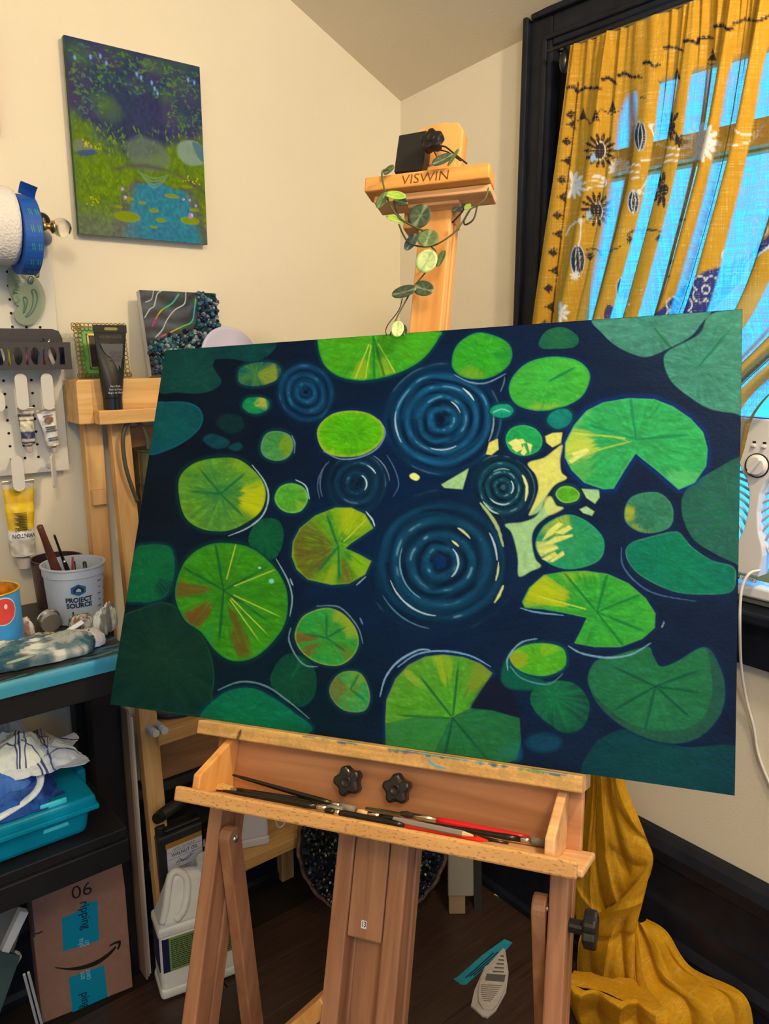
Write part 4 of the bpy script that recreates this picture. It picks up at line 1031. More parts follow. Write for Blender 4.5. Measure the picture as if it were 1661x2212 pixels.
# ------------------------------------------------------------------ the mustard curtain
def T2(p): return [(1130 + x*0.31969, y*0.31969) for x, y in p]
def paint_curtain(X, Y):
    n = fbm(X/3.0, Y/40, 3, 3); m = fbm(X/40, Y/2.2, 5, 3)
    base = lin((204,146,44))*(0.80+0.22*n+0.22*m)[...,None]
    p = Paint(X, Y, 0); p.col = base
    K = lin((34,34,44)); Wc = lin((236,226,200)); NV = lin((24,44,96))
    def sc(pts, bumps=5, w=3.0):
        q = spline(T2(pts), False, 6); p.stroke(T2(pts), w, K, .95, taper=False)
        for i in range(0, len(q)-2, 2):
            p.ell(q[i][0], q[i][1]-2.2, 3.6, 3.4, K, .95, .8)
    for s in ([(300,600),(345,590),(365,625),(420,600),(530,598)],[(535,540),(580,535),(630,570)],[(645,515),(690,500),(730,522),(800,520)],[(815,432),(850,425),(880,450),(925,440)],
              [(955,325),(1010,322),(1080,345)],[(1090,285),(1130,280),(1180,295),(1190,262),(1280,255)],[(1295,185),(1350,178),(1380,205),(1420,190)],[(1420,165),(1500,135),(1580,145),(1661,115)],[(1661,115),(1760,80),(1860,60)]):
        sc(s)
    def spade(x, y, k=1.0, rot=0.0):
        pts = [(-38,0),(-8,-26),(12,-34),(8,-16),(34,-22),(18,-6),(42,0),(18,8),(34,24),(8,16),(10,36),(-8,24)]
        c, s_ = math.cos(rot), math.sin(rot)
        p.blob(T2([(x+k*(a*c-b*s_), y+k*(a*s_+b*c)) for a, b in pts]), K, .95, 1, smooth=False)
    def tri(x, y):
        p.blob(T2([(x+35,y-38),(x+28,y-6),(x+38,y+42),(x-18,y+6),(x-18,y-4)]), K, .95, 1, smooth=False)
        p.blob(T2([(x-34,y),(x-26,y-9),(x-18,y),(x-26,y+9)]), K, .95, 1, smooth=False)
    for x, y in ((322,775),(295,955),(262,1215),(232,1455),(202,1705),(172,1950),(142,2195)): spade(x, y)
    for x, y in ((322,840),(287,1085),(257,1330),(229,1580),(203,1828),(175,2072)): tri(x, y)
    p.stroke(T2([(372,560),(340,900),(300,1240),(262,1560),(225,1880),(190,2190)]), 2.0, lin((70,44,16)), .9, taper=False)
    p.stroke(T2([(360,820),(405,800),(440,810),(450,835),(490,795),(520,745),(560,755),(600,775),(680,725)]), 1.6, K, .9)
    for x, y in ((405,770),(490,775),(605,720),(1040,500),(1280,370)):
        p.blob(T2([(x-28,y+38),(x-6,y-22),(x,y-45),(x+8,y-22),(x+26,y+38)]), K, .95, 1, smooth=False)
    p.stroke(T2([(915,545),(950,570),(1035,575)]), 2.6, K, .9); p.stroke(T2([(1245,435),(1300,435)]), 2.6, K, .9); p.stroke(T2([(1250,405),(1295,405)]), 2.0, K, .9)
    p.stroke(T2([(790,660),(830,660)]), 2.4, K, .9); p.stroke(T2([(1050,1490),(1100,1480)]), 2.2, K, .9)
    def sun(x, y, r, R, n=14, a0=0, a1=360, col=K, core=True):
        for i in range(n):
            t = math.radians(a0 + (a1-a0)*i/(n if a1-a0 == 360 else n-1))
            cx, cy = x+math.cos(t)*(r+R)/2*.92, y+math.sin(t)*(r+R)/2*1.05
            q = T2([(cx,cy)])[0]
            p.ell(q[0], q[1], (R-r)*.5*.32, 12*.32 if R < 130 else 17*.32, col, .95, .8, rot=math.degrees(t))
        if core:
            q = T2([(x,y)])[0]; p.ell(q[0], q[1], r*.3, r*.36, col, .95, .8)
    sun(522,1018,48,118); sun(495,1415,46,116); sun(1000,850,30,100,9,60,300); sun(1075,930,20,70,6,20,170); sun(950,1280,35,120,9,90,270)
    for x, y in ((500,1070),(470,1455)):
        p.blob(T2([(x-45,y-10),(x-20,y-35),(x-10,y-5),(x+5,y+10),(x-20,y+15),(x-35,y+30)]), lin((150,190,240)), .9, 1)
    for x, y in ((510,960),(490,1370)): p.stroke(T2([(x-10,y+10),(x+25,y),(x+45,y+50),(x+35,y+100),(x,y+125)]), 1.4, Wc, .85)
    def daisy(x, y, r, R, n=12, a0=0, a1=360):
        sun(x, y, r*.5, R, n, a0, a1, Wc)
    daisy(1200,960,70,135,13); daisy(335,1250,40,95,8,-100,110); daisy(655,1150,55,85,9,-190,10); daisy(250,2110,30,70,5,-90,90)
    for s in ([(1140,1020),(1010,1000),(930,985),(885,920),(862,845)],[(862,845),(940,840),(990,825)],[(1140,1055),(1000,1045),(900,1070),(800,1085)],[(1135,1085),(1000,1085),(920,1110),(860,1190),(785,1295)],[(785,1295),(840,1310),(910,1270)],
              [(1265,975),(1400,980),(1510,965),(1570,930),(1625,850),(1700,855)],[(1390,790),(1410,850),(1460,900),(1540,910),(1625,850)],[(360,1250),(390,1280),(430,1285),(450,1265),(540,1258),(563,1235),(545,1200),(480,1180)],[(470,1220),(560,1238)],[(470,1200),(530,1205),(560,1238)],
              [(740,1110),(790,1118)],[(735,1160),(780,1162)],[(735,1205),(780,1200)],[(290,1590),(320,1530),(385,1495),(385,1600),(372,1660)]):
        p.stroke(T2(s), 1.9, Wc, .95, taper=False)
    for x, y in ((862,850),(785,1295),(385,1490)): p.ell(*T2([(x,y)])[0], 5, 6, Wc, .9, 1)
    def bud(x, y, rx, ry):
        q = T2([(x,y)])[0]
        p.ell(q[0], q[1], rx*.32+1.6, ry*.32+1.6, lin((200,215,240)), .95, .8); p.ell(q[0], q[1], rx*.32, ry*.32, K, .97, .8)
        p.stroke(T2([(x-2,y-ry),(x-14,y),(x-4,y+ry)]), 1.0, Wc, .9); p.stroke(T2([(x+2,y-ry),(x+16,y),(x,y+ry)]), 1.0, Wc, .9)
    bud(368,1760,44,98); bud(790,920,36,95); bud(745,1365,34,75); bud(668,1955,34,75)
    def starw(x, y, R):
        pts = []
        for i in range(16):
            r = R if i % 2 == 0 else R*.38
            pts.append((x+r*math.cos(math.pi*i/8+.2), y+r*1.05*math.sin(math.pi*i/8+.2)))
        p.blob(T2(pts), Wc, .97, .8, smooth=False)
    starw(350,1862,44); starw(665,2045,62)
    p.stroke(T2([(705,1590),(740,1562),(830,1552),(935,1562)]), 2.6, K, .95, taper=False); p.blob(T2([(780,1558),(835,1558),(808,1600)]), K, .95, 1, smooth=False); p.ell(*T2([(806,1615)])[0], 2.5, 3.5, K, .9, .8)
    spade(720,1620,.8,1.6); spade(920,1610,.8,1.6)
    p.stroke(T2([(430,1685),(480,1680),(520,1700),(575,1700),(655,1668)]), 2.0, K, .9, taper=False); spade(452,1730,.9,-1.57); p.blob(T2([(510,1700),(575,1700),(527,1745)]), K, .9, 1, smooth=False)
    p.stroke(T2([(990,1790),(1015,1750)]), 3, K, .9); p.stroke(T2([(975,1870),(990,1865)]), 3, K, .9)
    p.blob(T2([(545,2130),(570,2060),(620,2090),(605,2160),(560,2170)]), NV, .9, 1)
    # navy diagonal band with outlined blossoms
    p.blob(T2([(860,2150),(960,2060),(1120,1900),(1230,1830),(1380,1790),(1520,1730),(1661,1585),(1850,1400),(1850,1480),(1661,1660),(1520,1790),(1470,1890),(1380,2000),(1180,2180)]), lin((28,54,112)), .95, 2, smooth=False)
    p.stroke(T2([(1850,1490),(1661,1665),(1530,1770),(1490,1880),(1400,1990),(1190,2185)]), 2.4, lin((214,228,240)), .95, taper=False)
    for x, y in ((1055,2095),(1234,1955),(1430,1765),(1565,1510)):
        pts = []
        for i in range(40):
            t = 2*math.pi*i/40; r = 62 + 40*abs(math.cos(2*(t-math.pi/4)))**0.7 * (1 if True else 0)
            pts.append((x+r*math.cos(t), y+r*math.sin(t)))
        p.stroke(T2(pts+pts[:1]), 1.5, Wc, .95, taper=False)
        p.stroke(T2([(x+26*math.cos(2*math.pi*i/16), y+28*math.sin(2*math.pi*i/16)) for i in range(17)]), 1.4, Wc, .95, taper=False)
    # paler cloth below the band
    u = sstep(0, 60, (X - 1130 - .3197*1500) + (Y - .3197*1890)*0.9)*sstep(590, 640, Y)
    p.mix(np.nonzero(u > 0), (u*0.35)[u > 0], lin((226,196,120)))
    ink = sstep(.05, .16, np.abs(p.col-base).sum(-1))
    return p.col, ink
def curtain_mat(name, through):
    m = bpy.data.materials.new(name); m.use_nodes = True
    t = m.node_tree; n = t.nodes; l = t.links; n.clear()
    o = n.new('ShaderNodeOutputMaterial'); vc = n.new('ShaderNodeVertexColor'); vc.layer_name = 'Col'
    df = n.new('ShaderNodeBsdfDiffuse'); tl = n.new('ShaderNodeBsdfTranslucent'); tp = n.new('ShaderNodeBsdfTransparent')
    tc = n.new('ShaderNodeTexCoord')
    def nz(sx, sy, sz, s=1.0):
        mp = n.new('ShaderNodeMapping'); mp.inputs['Scale'].default_value = (sx, sy, sz)
        q = n.new('ShaderNodeTexNoise'); q.inputs['Scale'].default_value = s; q.inputs['Detail'].default_value = 3
        l.new(tc.outputs['Object'], mp.inputs['Vector']); l.new(mp.outputs['Vector'], q.inputs['Vector']); return q.outputs['Fac']
    a = nz(10, 520, 26); b = nz(10, 22, 460); g = nz(6, 9, 9)
    def math_(op, x, y):
        q = n.new('ShaderNodeMath'); q.operation = op
        for i, v in enumerate((x, y)):
            if isinstance(v, (int, float)): q.inputs[i].default_value = v
            else: l.new(v, q.inputs[i])
        return q.outputs[0]
    wv = math_('ADD', a, b)
    bc = n.new('ShaderNodeBump'); bc.inputs['Strength'].default_value = 0.35; bc.inputs['Distance'].default_value = 0.001
    l.new(wv, bc.inputs['Height']); l.new(bc.outputs['Normal'], df.inputs['Normal'])
    # pale slubs in the weave
    r = n.new('ShaderNodeMapRange'); r.inputs['From Min'].default_value = 1.08; r.inputs['From Max'].default_value = 1.30
    l.new(wv, r.inputs['Value'])
    mx = n.new('ShaderNodeMix'); mx.data_type = 'RGBA'; mx.inputs[7].default_value = (*C(236,196,110), 1)
    l.new(math_('MULTIPLY', r.outputs[0], 0.45), mx.inputs['Factor'])
    thin = n.new('ShaderNodeMix'); thin.data_type = 'RGBA'; thin.blend_type = 'MULTIPLY'; thin.inputs[7].default_value = (.52, .52, .56, 1)  # darkens yarn colour where the weave opens, painting the threads as backlit
    wo2 = n.new('ShaderNodeAttribute'); wo2.attribute_name = 'weave_openness'; l.new(wo2.outputs['Fac'], thin.inputs['Factor']); l.new(vc.outputs['Color'], thin.inputs[6]); l.new(thin.outputs[2], mx.inputs[6])
    l.new(mx.outputs[2], df.inputs['Color']); l.new(mx.outputs[2], tl.inputs['Color'])
    s1 = n.new('ShaderNodeMixShader'); s1.inputs[0].default_value = 0.25
    l.new(df.outputs[0], s1.inputs[1]); l.new(tl.outputs[0], s1.inputs[2])
    # open weave lets the sky through between the threads
    r2 = n.new('ShaderNodeMapRange'); r2.inputs['From Min'].default_value = 0.84; r2.inputs['From Max'].default_value = 1.16
    r2.inputs['To Min'].default_value = through*1.0; r2.inputs['To Max'].default_value = through*0.50
    l.new(wv, r2.inputs['Value'])
    # cloth seen edge-on closes up
    ge = n.new('ShaderNodeNewGeometry'); dt = n.new('ShaderNodeVectorMath'); dt.operation = 'DOT_PRODUCT'
    l.new(ge.outputs['Normal'], dt.inputs[0]); l.new(ge.outputs['Incoming'], dt.inputs[1])
    ab = math_('ABSOLUTE', dt.outputs['Value'], 0.0)
    r4 = n.new('ShaderNodeMapRange'); r4.interpolation_type = 'SMOOTHSTEP'; r4.inputs['From Min'].default_value = 0.45; r4.inputs['From Max'].default_value = 0.80
    l.new(ab, r4.inputs['Value'])
    r3 = n.new('ShaderNodeMapRange'); r3.inputs['To Min'].default_value = 0.0
    wo = n.new('ShaderNodeAttribute'); wo.attribute_name = 'weave_openness'; l.new(wo.outputs['Fac'], r3.inputs['Value'])
    fac = math_('MULTIPLY', math_('MULTIPLY', r2.outputs[0], r3.outputs[0]), r4.outputs[0])
    s2 = n.new('ShaderNodeMixShader'); l.new(fac, s2.inputs[0]); l.new(s1.outputs[0], s2.inputs[1]); l.new(tp.outputs[0], s2.inputs[2])
    l.new(s2.outputs[0], o.inputs['Surface'])
    return m
M_CURT = curtain_mat('mustard_cotton', .95)
M_POOL = curtain_mat('mustard_cotton_pooled', 0.0)
XC = 1.352
rowsC = [((1236,100), None, .400, XC, .004), ((1222,250), None, .395, XC, .0085), ((1205,400), None, .40, XC, .0105), ((1182,550), None, .43, XC-.002, .0115),
         ((1160,700), None, .49, XC-.004, .012), ((1150,850), (1661,870), 0, XC-.006, .012), ((1158,1000), (1605,1000), 0, XC-.008, .012), ((1195,1280), (1510,1250), 0, XC-.012, .012),
         ((1238,1550), (1410,1500), 0, XC-.03, .013), ((1258,1690), (1348,1690), 0, XC-.045, .015), ((1252,1780), (1388,1775), 0, XC-.05, .018),
         ((1243,1850), (1411,1850), 0, XC-.055, .020), ((1234,1925), (1394,1905), 0, XC-.06, .020), ((1246,1990), (1384,1960), 0, XC-.065, .020), ((1284,2040), (1388,2010), 0, XC-.07, .018), ((1250,2105), (1400,2060), 0, XC-.07, .015)]
NR, NC = 620, 760
ctl = []
for Lp, Rp, ry, X_, am in rowsC:
    a = pX(*Lp, X_)
    if Rp is None: b = Vector((X_, ry, a.z))
    else: b = pX(*Rp, X_)
    ctl.append((a.y, a.z, b.y, b.z, X_, am))
ctl = np.array(ctl)
cum = np.concatenate([[0], np.cumsum(np.abs(np.diff(ctl[:,1])))]); tq = np.linspace(0, cum[-1], NR)
ctl_s = spline(ctl, False, 12); cs = np.concatenate([[0], np.cumsum(np.abs(np.diff(ctl_s[:,1]))+1e-6)])
cs = cs/cs[-1]; tq = np.linspace(0, 1, NR)
R_ = np.stack([np.interp(tq, cs, ctl_s[:,i]) for i in range(6)], -1)
s = np.linspace(0, 1, NC)
S_, T_ = np.meshgrid(s, tq)
warp = S_ + 0.020*np.sin(2*np.pi*2.1*S_+.4) + 0.010*np.sin(2*np.pi*(5.3*S_+.9*T_)+1.1) + 0.006*np.sin(2*np.pi*3*T_+9*S_)
NF = 9
ph = 2*np.pi*NF*warp
topg = np.exp(-T_/0.045)
pk_ = (0.5+0.5*np.sin(ph))
f = 2.2*pk_**2.5 - 0.6 + 0.30*np.sin(2.3*ph+1.7+2*T_) + topg*(0.7*np.sin(3.1*ph+.5)+0.5*np.sin(5.3*ph+2))
cl = np.sin(ph+math.pi/2)*pk_
amp = R_[:,5][:,None]*(0.55+0.9*vnoise(S_*9, T_*1.6, 17))
Yb = R_[:,0][:,None]*(1-S_) + R_[:,2][:,None]*S_
Zb = R_[:,1][:,None]*(1-S_) + R_[:,3][:,None]*S_
Xd = np.minimum(R_[:,4][:,None] - amp*(0.6+f), 1.37)
Yd = Yb + 0.009*cl*np.clip(T_*6, 0, 1)*(0.5+vnoise(S_*7+5, T_*2, 19))
Pc = np.stack([Xd, Yd, Zb], -1)
cx_, cy_ = proj_np(Pc)
curt = thing('curtain', 'sheer mustard curtain with dark and white botanical print, gathered left and trailing on the floor', 'curtain', (1.34, 0.9, 0.02))
ccol, ink = paint_curtain(cx_, cy_)
ccol = np.clip(ccol/LIGHT*np.array((.98,.98,.9)), 0, .85)
# how tightly the cloth is layered: hemmed left edge, gathered heading, printed ink and pleat backs let less light through
open_ = sstep(.10, .26, S_ + .03*np.sin(ph*.5))*sstep(.035, .085, T_)*(1-.9*sstep(.66, .90, pk_))
open_ = sstep(.25, .60, open_)*(1-.93*ink)
k1 = int(NR*float(np.interp(0.845, [0,1], [0,1])))
zr_ = Zb[:, 0]; k1 = int(np.argmax(zr_ < pX(1255, 1640, 1.32).z))
pan = grid('curtain_panel', Pc[:k1], ccol[:k1], M_CURT, curt)
at_ = pan.data.attributes.new('weave_openness', 'FLOAT', 'POINT'); at_.data.foreach_set('value', open_[:k1].astype(np.float32).ravel())
# heading tape and rod
rz = ctl[0,1] + 0.006
rod = thing('curtain_rod', 'thin curtain rod inside the dark window casing with a black end ball', 'curtain rod', (XC-.006, .8, rz))
MB().tube([(XC-.004, .38, rz), (XC-.004, 1.15, rz)], .004, 8).build('rod', M_BLACKM, rod, smooth=True)
bk = pX(1219, 133, XC+.005)
MB(frame(bk, (1,0,0), (0,1,0))).ball((0,0,0), .011, 14, sc=(1,1,2.0)).build('finial', M_BLACK, rod, smooth=True)
MB().box(XC+.004, XW-.02, bk.y-.003, bk.y+.003, bk.z+.005, bk.z+.03).build('bracket', M_BLACKM, rod)
# the gathered length below the canvas and the pool on the floor: overlapping folds of the same cloth
TOC = Vector((-.72, -.62, .30)).normalized()
def cloth(name, Lc, Rc, bulge, creases, seed, nu=110, nv=170, nz=.004, inward=0.0):
    qa = spline([tuple(v) for v in Lc], False, 14); qb = spline([tuple(v) for v in Rc], False, 14)
    v = np.linspace(0, 1, nv); u = np.linspace(0, 1, nu)
    A3 = np.stack([np.interp(v*(len(qa)-1), np.arange(len(qa)), qa[:,i]) for i in range(3)], -1)
    B3 = np.stack([np.interp(v*(len(qb)-1), np.arange(len(qb)), qb[:,i]) for i in range(3)], -1)
    U, V = np.meshgrid(u, v)
    P = A3[:,None,:]*(1-U)[...,None] + B3[:,None,:]*U[...,None]
    d = bulge*np.sin(np.pi*U)**0.6
    for (u0, u1, v0, v1, h, w_) in creases:      # a ridge (h>0) or valley (h<0) running from (u0,v0) to (u1,v1)
        t = np.clip((V-v0)/(v1-v0+1e-6), -.15, 1.15); uc = u0+(u1-u0)*t + .02*np.sin(7*V+seed)
        win_ = sstep(v0-.10, v0+.05, V)*(1-sstep(v1-.05, v1+.10, V))
        e = (U-uc)/w_
        d = d + h*win_*np.exp(-np.abs(e)**1.4*(np.where(e > 0, 2.6, .8)))
    d = d + nz*2*(fbm(U*4+seed, V*5, seed, 3)-.5) + nz*.5*(vnoise(U*13+seed, V*17, seed+4)-.5)
    edge = np.minimum(sstep(0, .05, U), sstep(0, .05, 1-U))
    P = P + (d*edge)[...,None]*np.array(TOC)
    P[...,0] = np.minimum(P[...,0], 1.36); P[...,2] = np.maximum(P[...,2], .004)
    pc = np.clip(lin((222,158,34))*(0.84+0.3*fbm(U*40, V*50, seed))[...,None]/LIGHT, 0, .8)
    return grid(name, P, pc, M_POOL, curt)
def ptsX(l, X): return [pX(x, y, X if not isinstance(X, (list,tuple)) else X[i]) for i, (x, y) in enumerate(l)]
cloth('gathered_fold', ptsX([(1266,1610),(1268,1690),(1258,1780),(1244,1850),(1234,1925),(1246,1990),(1266,2030)], 1.325), ptsX([(1296,1610),(1298,1690),(1294,1780),(1292,1860),(1298,1930),(1314,1975),(1330,2010)], 1.325), .014, [(.35,.45,0,.5,.012,.12),(.75,.6,.1,.7,.008,.10),(.1,.8,.62,.8,.008,.2)], 3)
cloth('gathered_fold', ptsX([(1290,1600),(1288,1690),(1284,1780),(1286,1860),(1298,1930),(1312,1968)], 1.320), ptsX([(1346,1600),(1350,1690),(1377,1760),(1397,1812),(1411,1852),(1404,1892)], 1.335), .026, [(.30,.55,0,.75,-.020,.10),(.55,.85,0,.45,.012,.12),(.30,.80,.55,.80,-.014,.2),(.15,.25,.2,.95,.010,.10),(.6,.95,.35,.6,-.012,.12)], 5)
cloth('twisted_fold', ptsX([(1313,1960),(1280,1985),(1254,2020),(1248,2060),(1248,2108),(1262,2128)], 1.285), ptsX([(1410,1850),(1400,1900),(1388,1950),(1376,2000),(1371,2060),(1373,2128)], [1.30,1.295,1.29,1.285,1.275,1.265]), .030, [(.1,.9,.10,.34,.010,.22),(.0,.85,.40,.62,-.016,.16),(.55,.35,.5,.98,.014,.10),(.75,.80,.45,1,-.016,.09),(.2,.3,.6,1,-.012,.12)], 8)
cloth('pooled_fold', ptsX([(1368,1985),(1370,2050),(1372,2120),(1395,2180),(1400,2260),(1410,2380)], [1.315,1.29,1.26,1.23,1.2,1.18]), ptsX([(1396,1984),(1440,2012),(1492,2088),(1604,2146),(1632,2235),(1660,2350)], 1.345), .020, [(.35,.45,.05,.9,-.022,.10),(.62,.60,.15,.95,.016,.12),(.80,.85,.3,1,-.016,.10),(.15,.25,.3,1,.014,.10),(.5,.9,.35,.55,.010,.15)], 11)
cloth('pooled_fold', [pX(1229,2118,1.13), pX(1226,2140,1.12), pZ(1236,2180,.03), pZ(1262,2240,.02), pZ(1300,2330,.02)], [pX(1425,2168,1.225), pX(1440,2185,1.215), pX(1445,2215,1.20), pX(1440,2260,1.18), pX(1430,2360,1.14)], .012, [(.15,.05,.0,.9,.022,.14),(.35,.25,.1,1,-.018,.10),(.55,.50,.0,.9,.020,.12),(.72,.72,.05,1,-.020,.08),(.88,.9,.1,.9,.012,.1)], 14)
cloth('pooled_fold', [pX(1240,2096,1.19), pX(1232,2110,1.15), pX(1230,2124,1.13)], [pX(1372,2112,1.27), pX(1392,2140,1.25), pX(1426,2172,1.225)], .010, [(.3,.4,0,1,-.012,.15),(.65,.6,0,1,.010,.12)], 17, nu=90, nv=50)

# ------------------------------------------------------------------ window fan on the sill
M_FAN = mat('white_fan_plastic', C(226,214,194), 0.45)
M_FANB = mat('fan_fin_plastic', C(216,214,210), 0.45)
fx = 1.362
fc = pX(1638, 1005, fx)
fz0 = WZ0 + 0.018; fz1 = pX(1640, 905, fx).z
fan = thing('window_fan', 'white twin window fan with control dial standing in the window right of the canvas', 'fan', (fx, fc.y, fz0))
Mf = frame((fx, fc.y, fz0), (0,-1,0), (0,0,1))      # x right, y up, z towards the room (-X)
H = fz1 - fz0; kz = fc.z - fz0
W2 = 0.27
b = MB(Mf)
b.box(-W2, W2, 0, 0.022, -0.055, -0.006); b.box(-W2, W2, H-0.022, H, -0.055, -0.006)
b.box(-W2, -W2+0.02, 0.022, H-0.022, -0.055, -0.006); b.box(W2-0.02, W2, 0.022, H-0.022, -0.055, -0.006)
b.build('frame', M_FAN, fan, bevel=.004)
def pf(x, y): q = pX(1500 + x*0.2710, 850 + y*0.2710, fx); return (fc.y - q.y, q.z - fz0)
lft = [pf(300,60), pf(300,150), pf(310,300), pf(335,450), pf(368,565), pf(390,630), pf(425,690), pf(445,790), pf(436,930), pf(400,1080), pf(350,1180), pf(330,1250), pf(330,1420)]
lft = [(min(x, -0.004), y) for x, y in lft]
rgt = [(-x, y) for x, y in lft[::-1]]
topy = H
pts = [( -0.022, H)] + [p for p in lft[1:] ] 
pts = [(x, max(0.0, min(H, y))) for x, y in pts]
pl_ = pts + [(-x, y) for x, y in pts[::-1]]
cp = MB(Mf).prism(pl_, -0.03, 0.004).build('control_panel', M_FAN, fan, bevel=.002)
Mkn = Mf @ Matrix.Translation((0, kz, 0))
MB(Mkn).lathe([(0.0215,0.003),(0.0215,0.0055),(0.0195,0.006)], 28).build('dial_ring', M_BLACKM, cp)
MB(Mkn).lathe([(0.0195,0.003),(0.0195,0.0062),(0.0165,0.009),(0.0150,0.013),(0.0005,0.0132)], 28).build('dial', M_FAN, cp, smooth=False)
MB(Mkn @ Matrix.Rotation(-0.6, 4, 'Z')).box(-0.0035, 0.0035, -0.016, 0.016, 0.012, 0.019).build('dial_grip', M_FAN, cp, bevel=.002)
for sx in (-1, 1):
    MB(Mkn).box(sx*0.009-0.0035, sx*0.009+0.0035, 0.032, 0.0365, 0.003, 0.009).build('switch', M_FAN, cp, bevel=.001)
    MB(Mkn).box(sx*0.009-0.003, sx*0.009+0.003, 0.0385, 0.042, 0.0038, 0.0045).build('switch_mark', M_BLACKM, cp)
ly = pf(0, 1372)[1]
fl = MB(Mf).box(-0.0185, 0.0185, ly-0.004, ly+0.004, 0.0038, 0.0046).build('name_plate', M_INK, cp)
MB(Mf).box(-0.0115, 0.0180, ly-0.0033, ly+0.0033, 0.0045, 0.0050).build('name_field', M_FAN, fl)
text('UTILITECH', Mf @ Matrix.Translation((0.0033, ly, 0.0052)), 0.0055, M_INK, fl, sx=.82, bold=.00008)
text('U', Mf @ Matrix.Translation((-0.0152, ly, 0.0048)), 0.0062, M_FAN, fl, bold=.0001)
for sgn in (-1, 1):
    cxf = sgn*0.128; cyf = H/2; R = 0.122
    for i in range(3):
        rr = R*(1-.04*i) if i == 0 else R*(.62 if i == 1 else .25)
        MB(Mf).tube([(cxf+rr*math.cos(2*math.pi*j/36), cyf+rr*math.sin(2*math.pi*j/36), -0.012) for j in range(37)], .003, 6).build('grille_ring', M_FANB, fan, smooth=True)
    for i in range(44):
        t = 2*math.pi*i/44; q = []
        for j in range(6):
            r = R*(.25+.75*j/5); a = t + sgn*0.75*(j/5)
            q.append((cxf+r*math.cos(a), cyf+r*math.sin(a), -0.012))
        MB(Mf).tube(q, .0027, 5).build('grille_fin', M_FANB, fan, smooth=True)
    MB(Mf @ Matrix.Translation((cxf, cyf, 0))).lathe([(0.03,-.05),(0.03,-.014),(0.024,-.008)], 20).build('hub', M_FANB, fan, smooth=True)
# white power cord
cpts = [pX(1641,1232,fx-.006), pX(1620,1238,1.335), pX(1605,1262,1.325), pX(1599,1300,1.32), pX(1598,1360,1.325), pX(1601,1440,1.36), pX(1612,1510,1.385), pX(1628,1570,1.392), pX(1638,1630,1.394), pX(1664,1695,1.394), pX(1700,1760,1.394)]
cd = MB().tube([tuple(v) for v in spline([tuple(v) for v in cpts], False, 6)], .0026, 8).build('power_cord', mat('white_cord', C(228,214,190), .5), None, smooth=True)
tag(cd, 'white power cord hanging from the window fan down the right wall', 'cord')
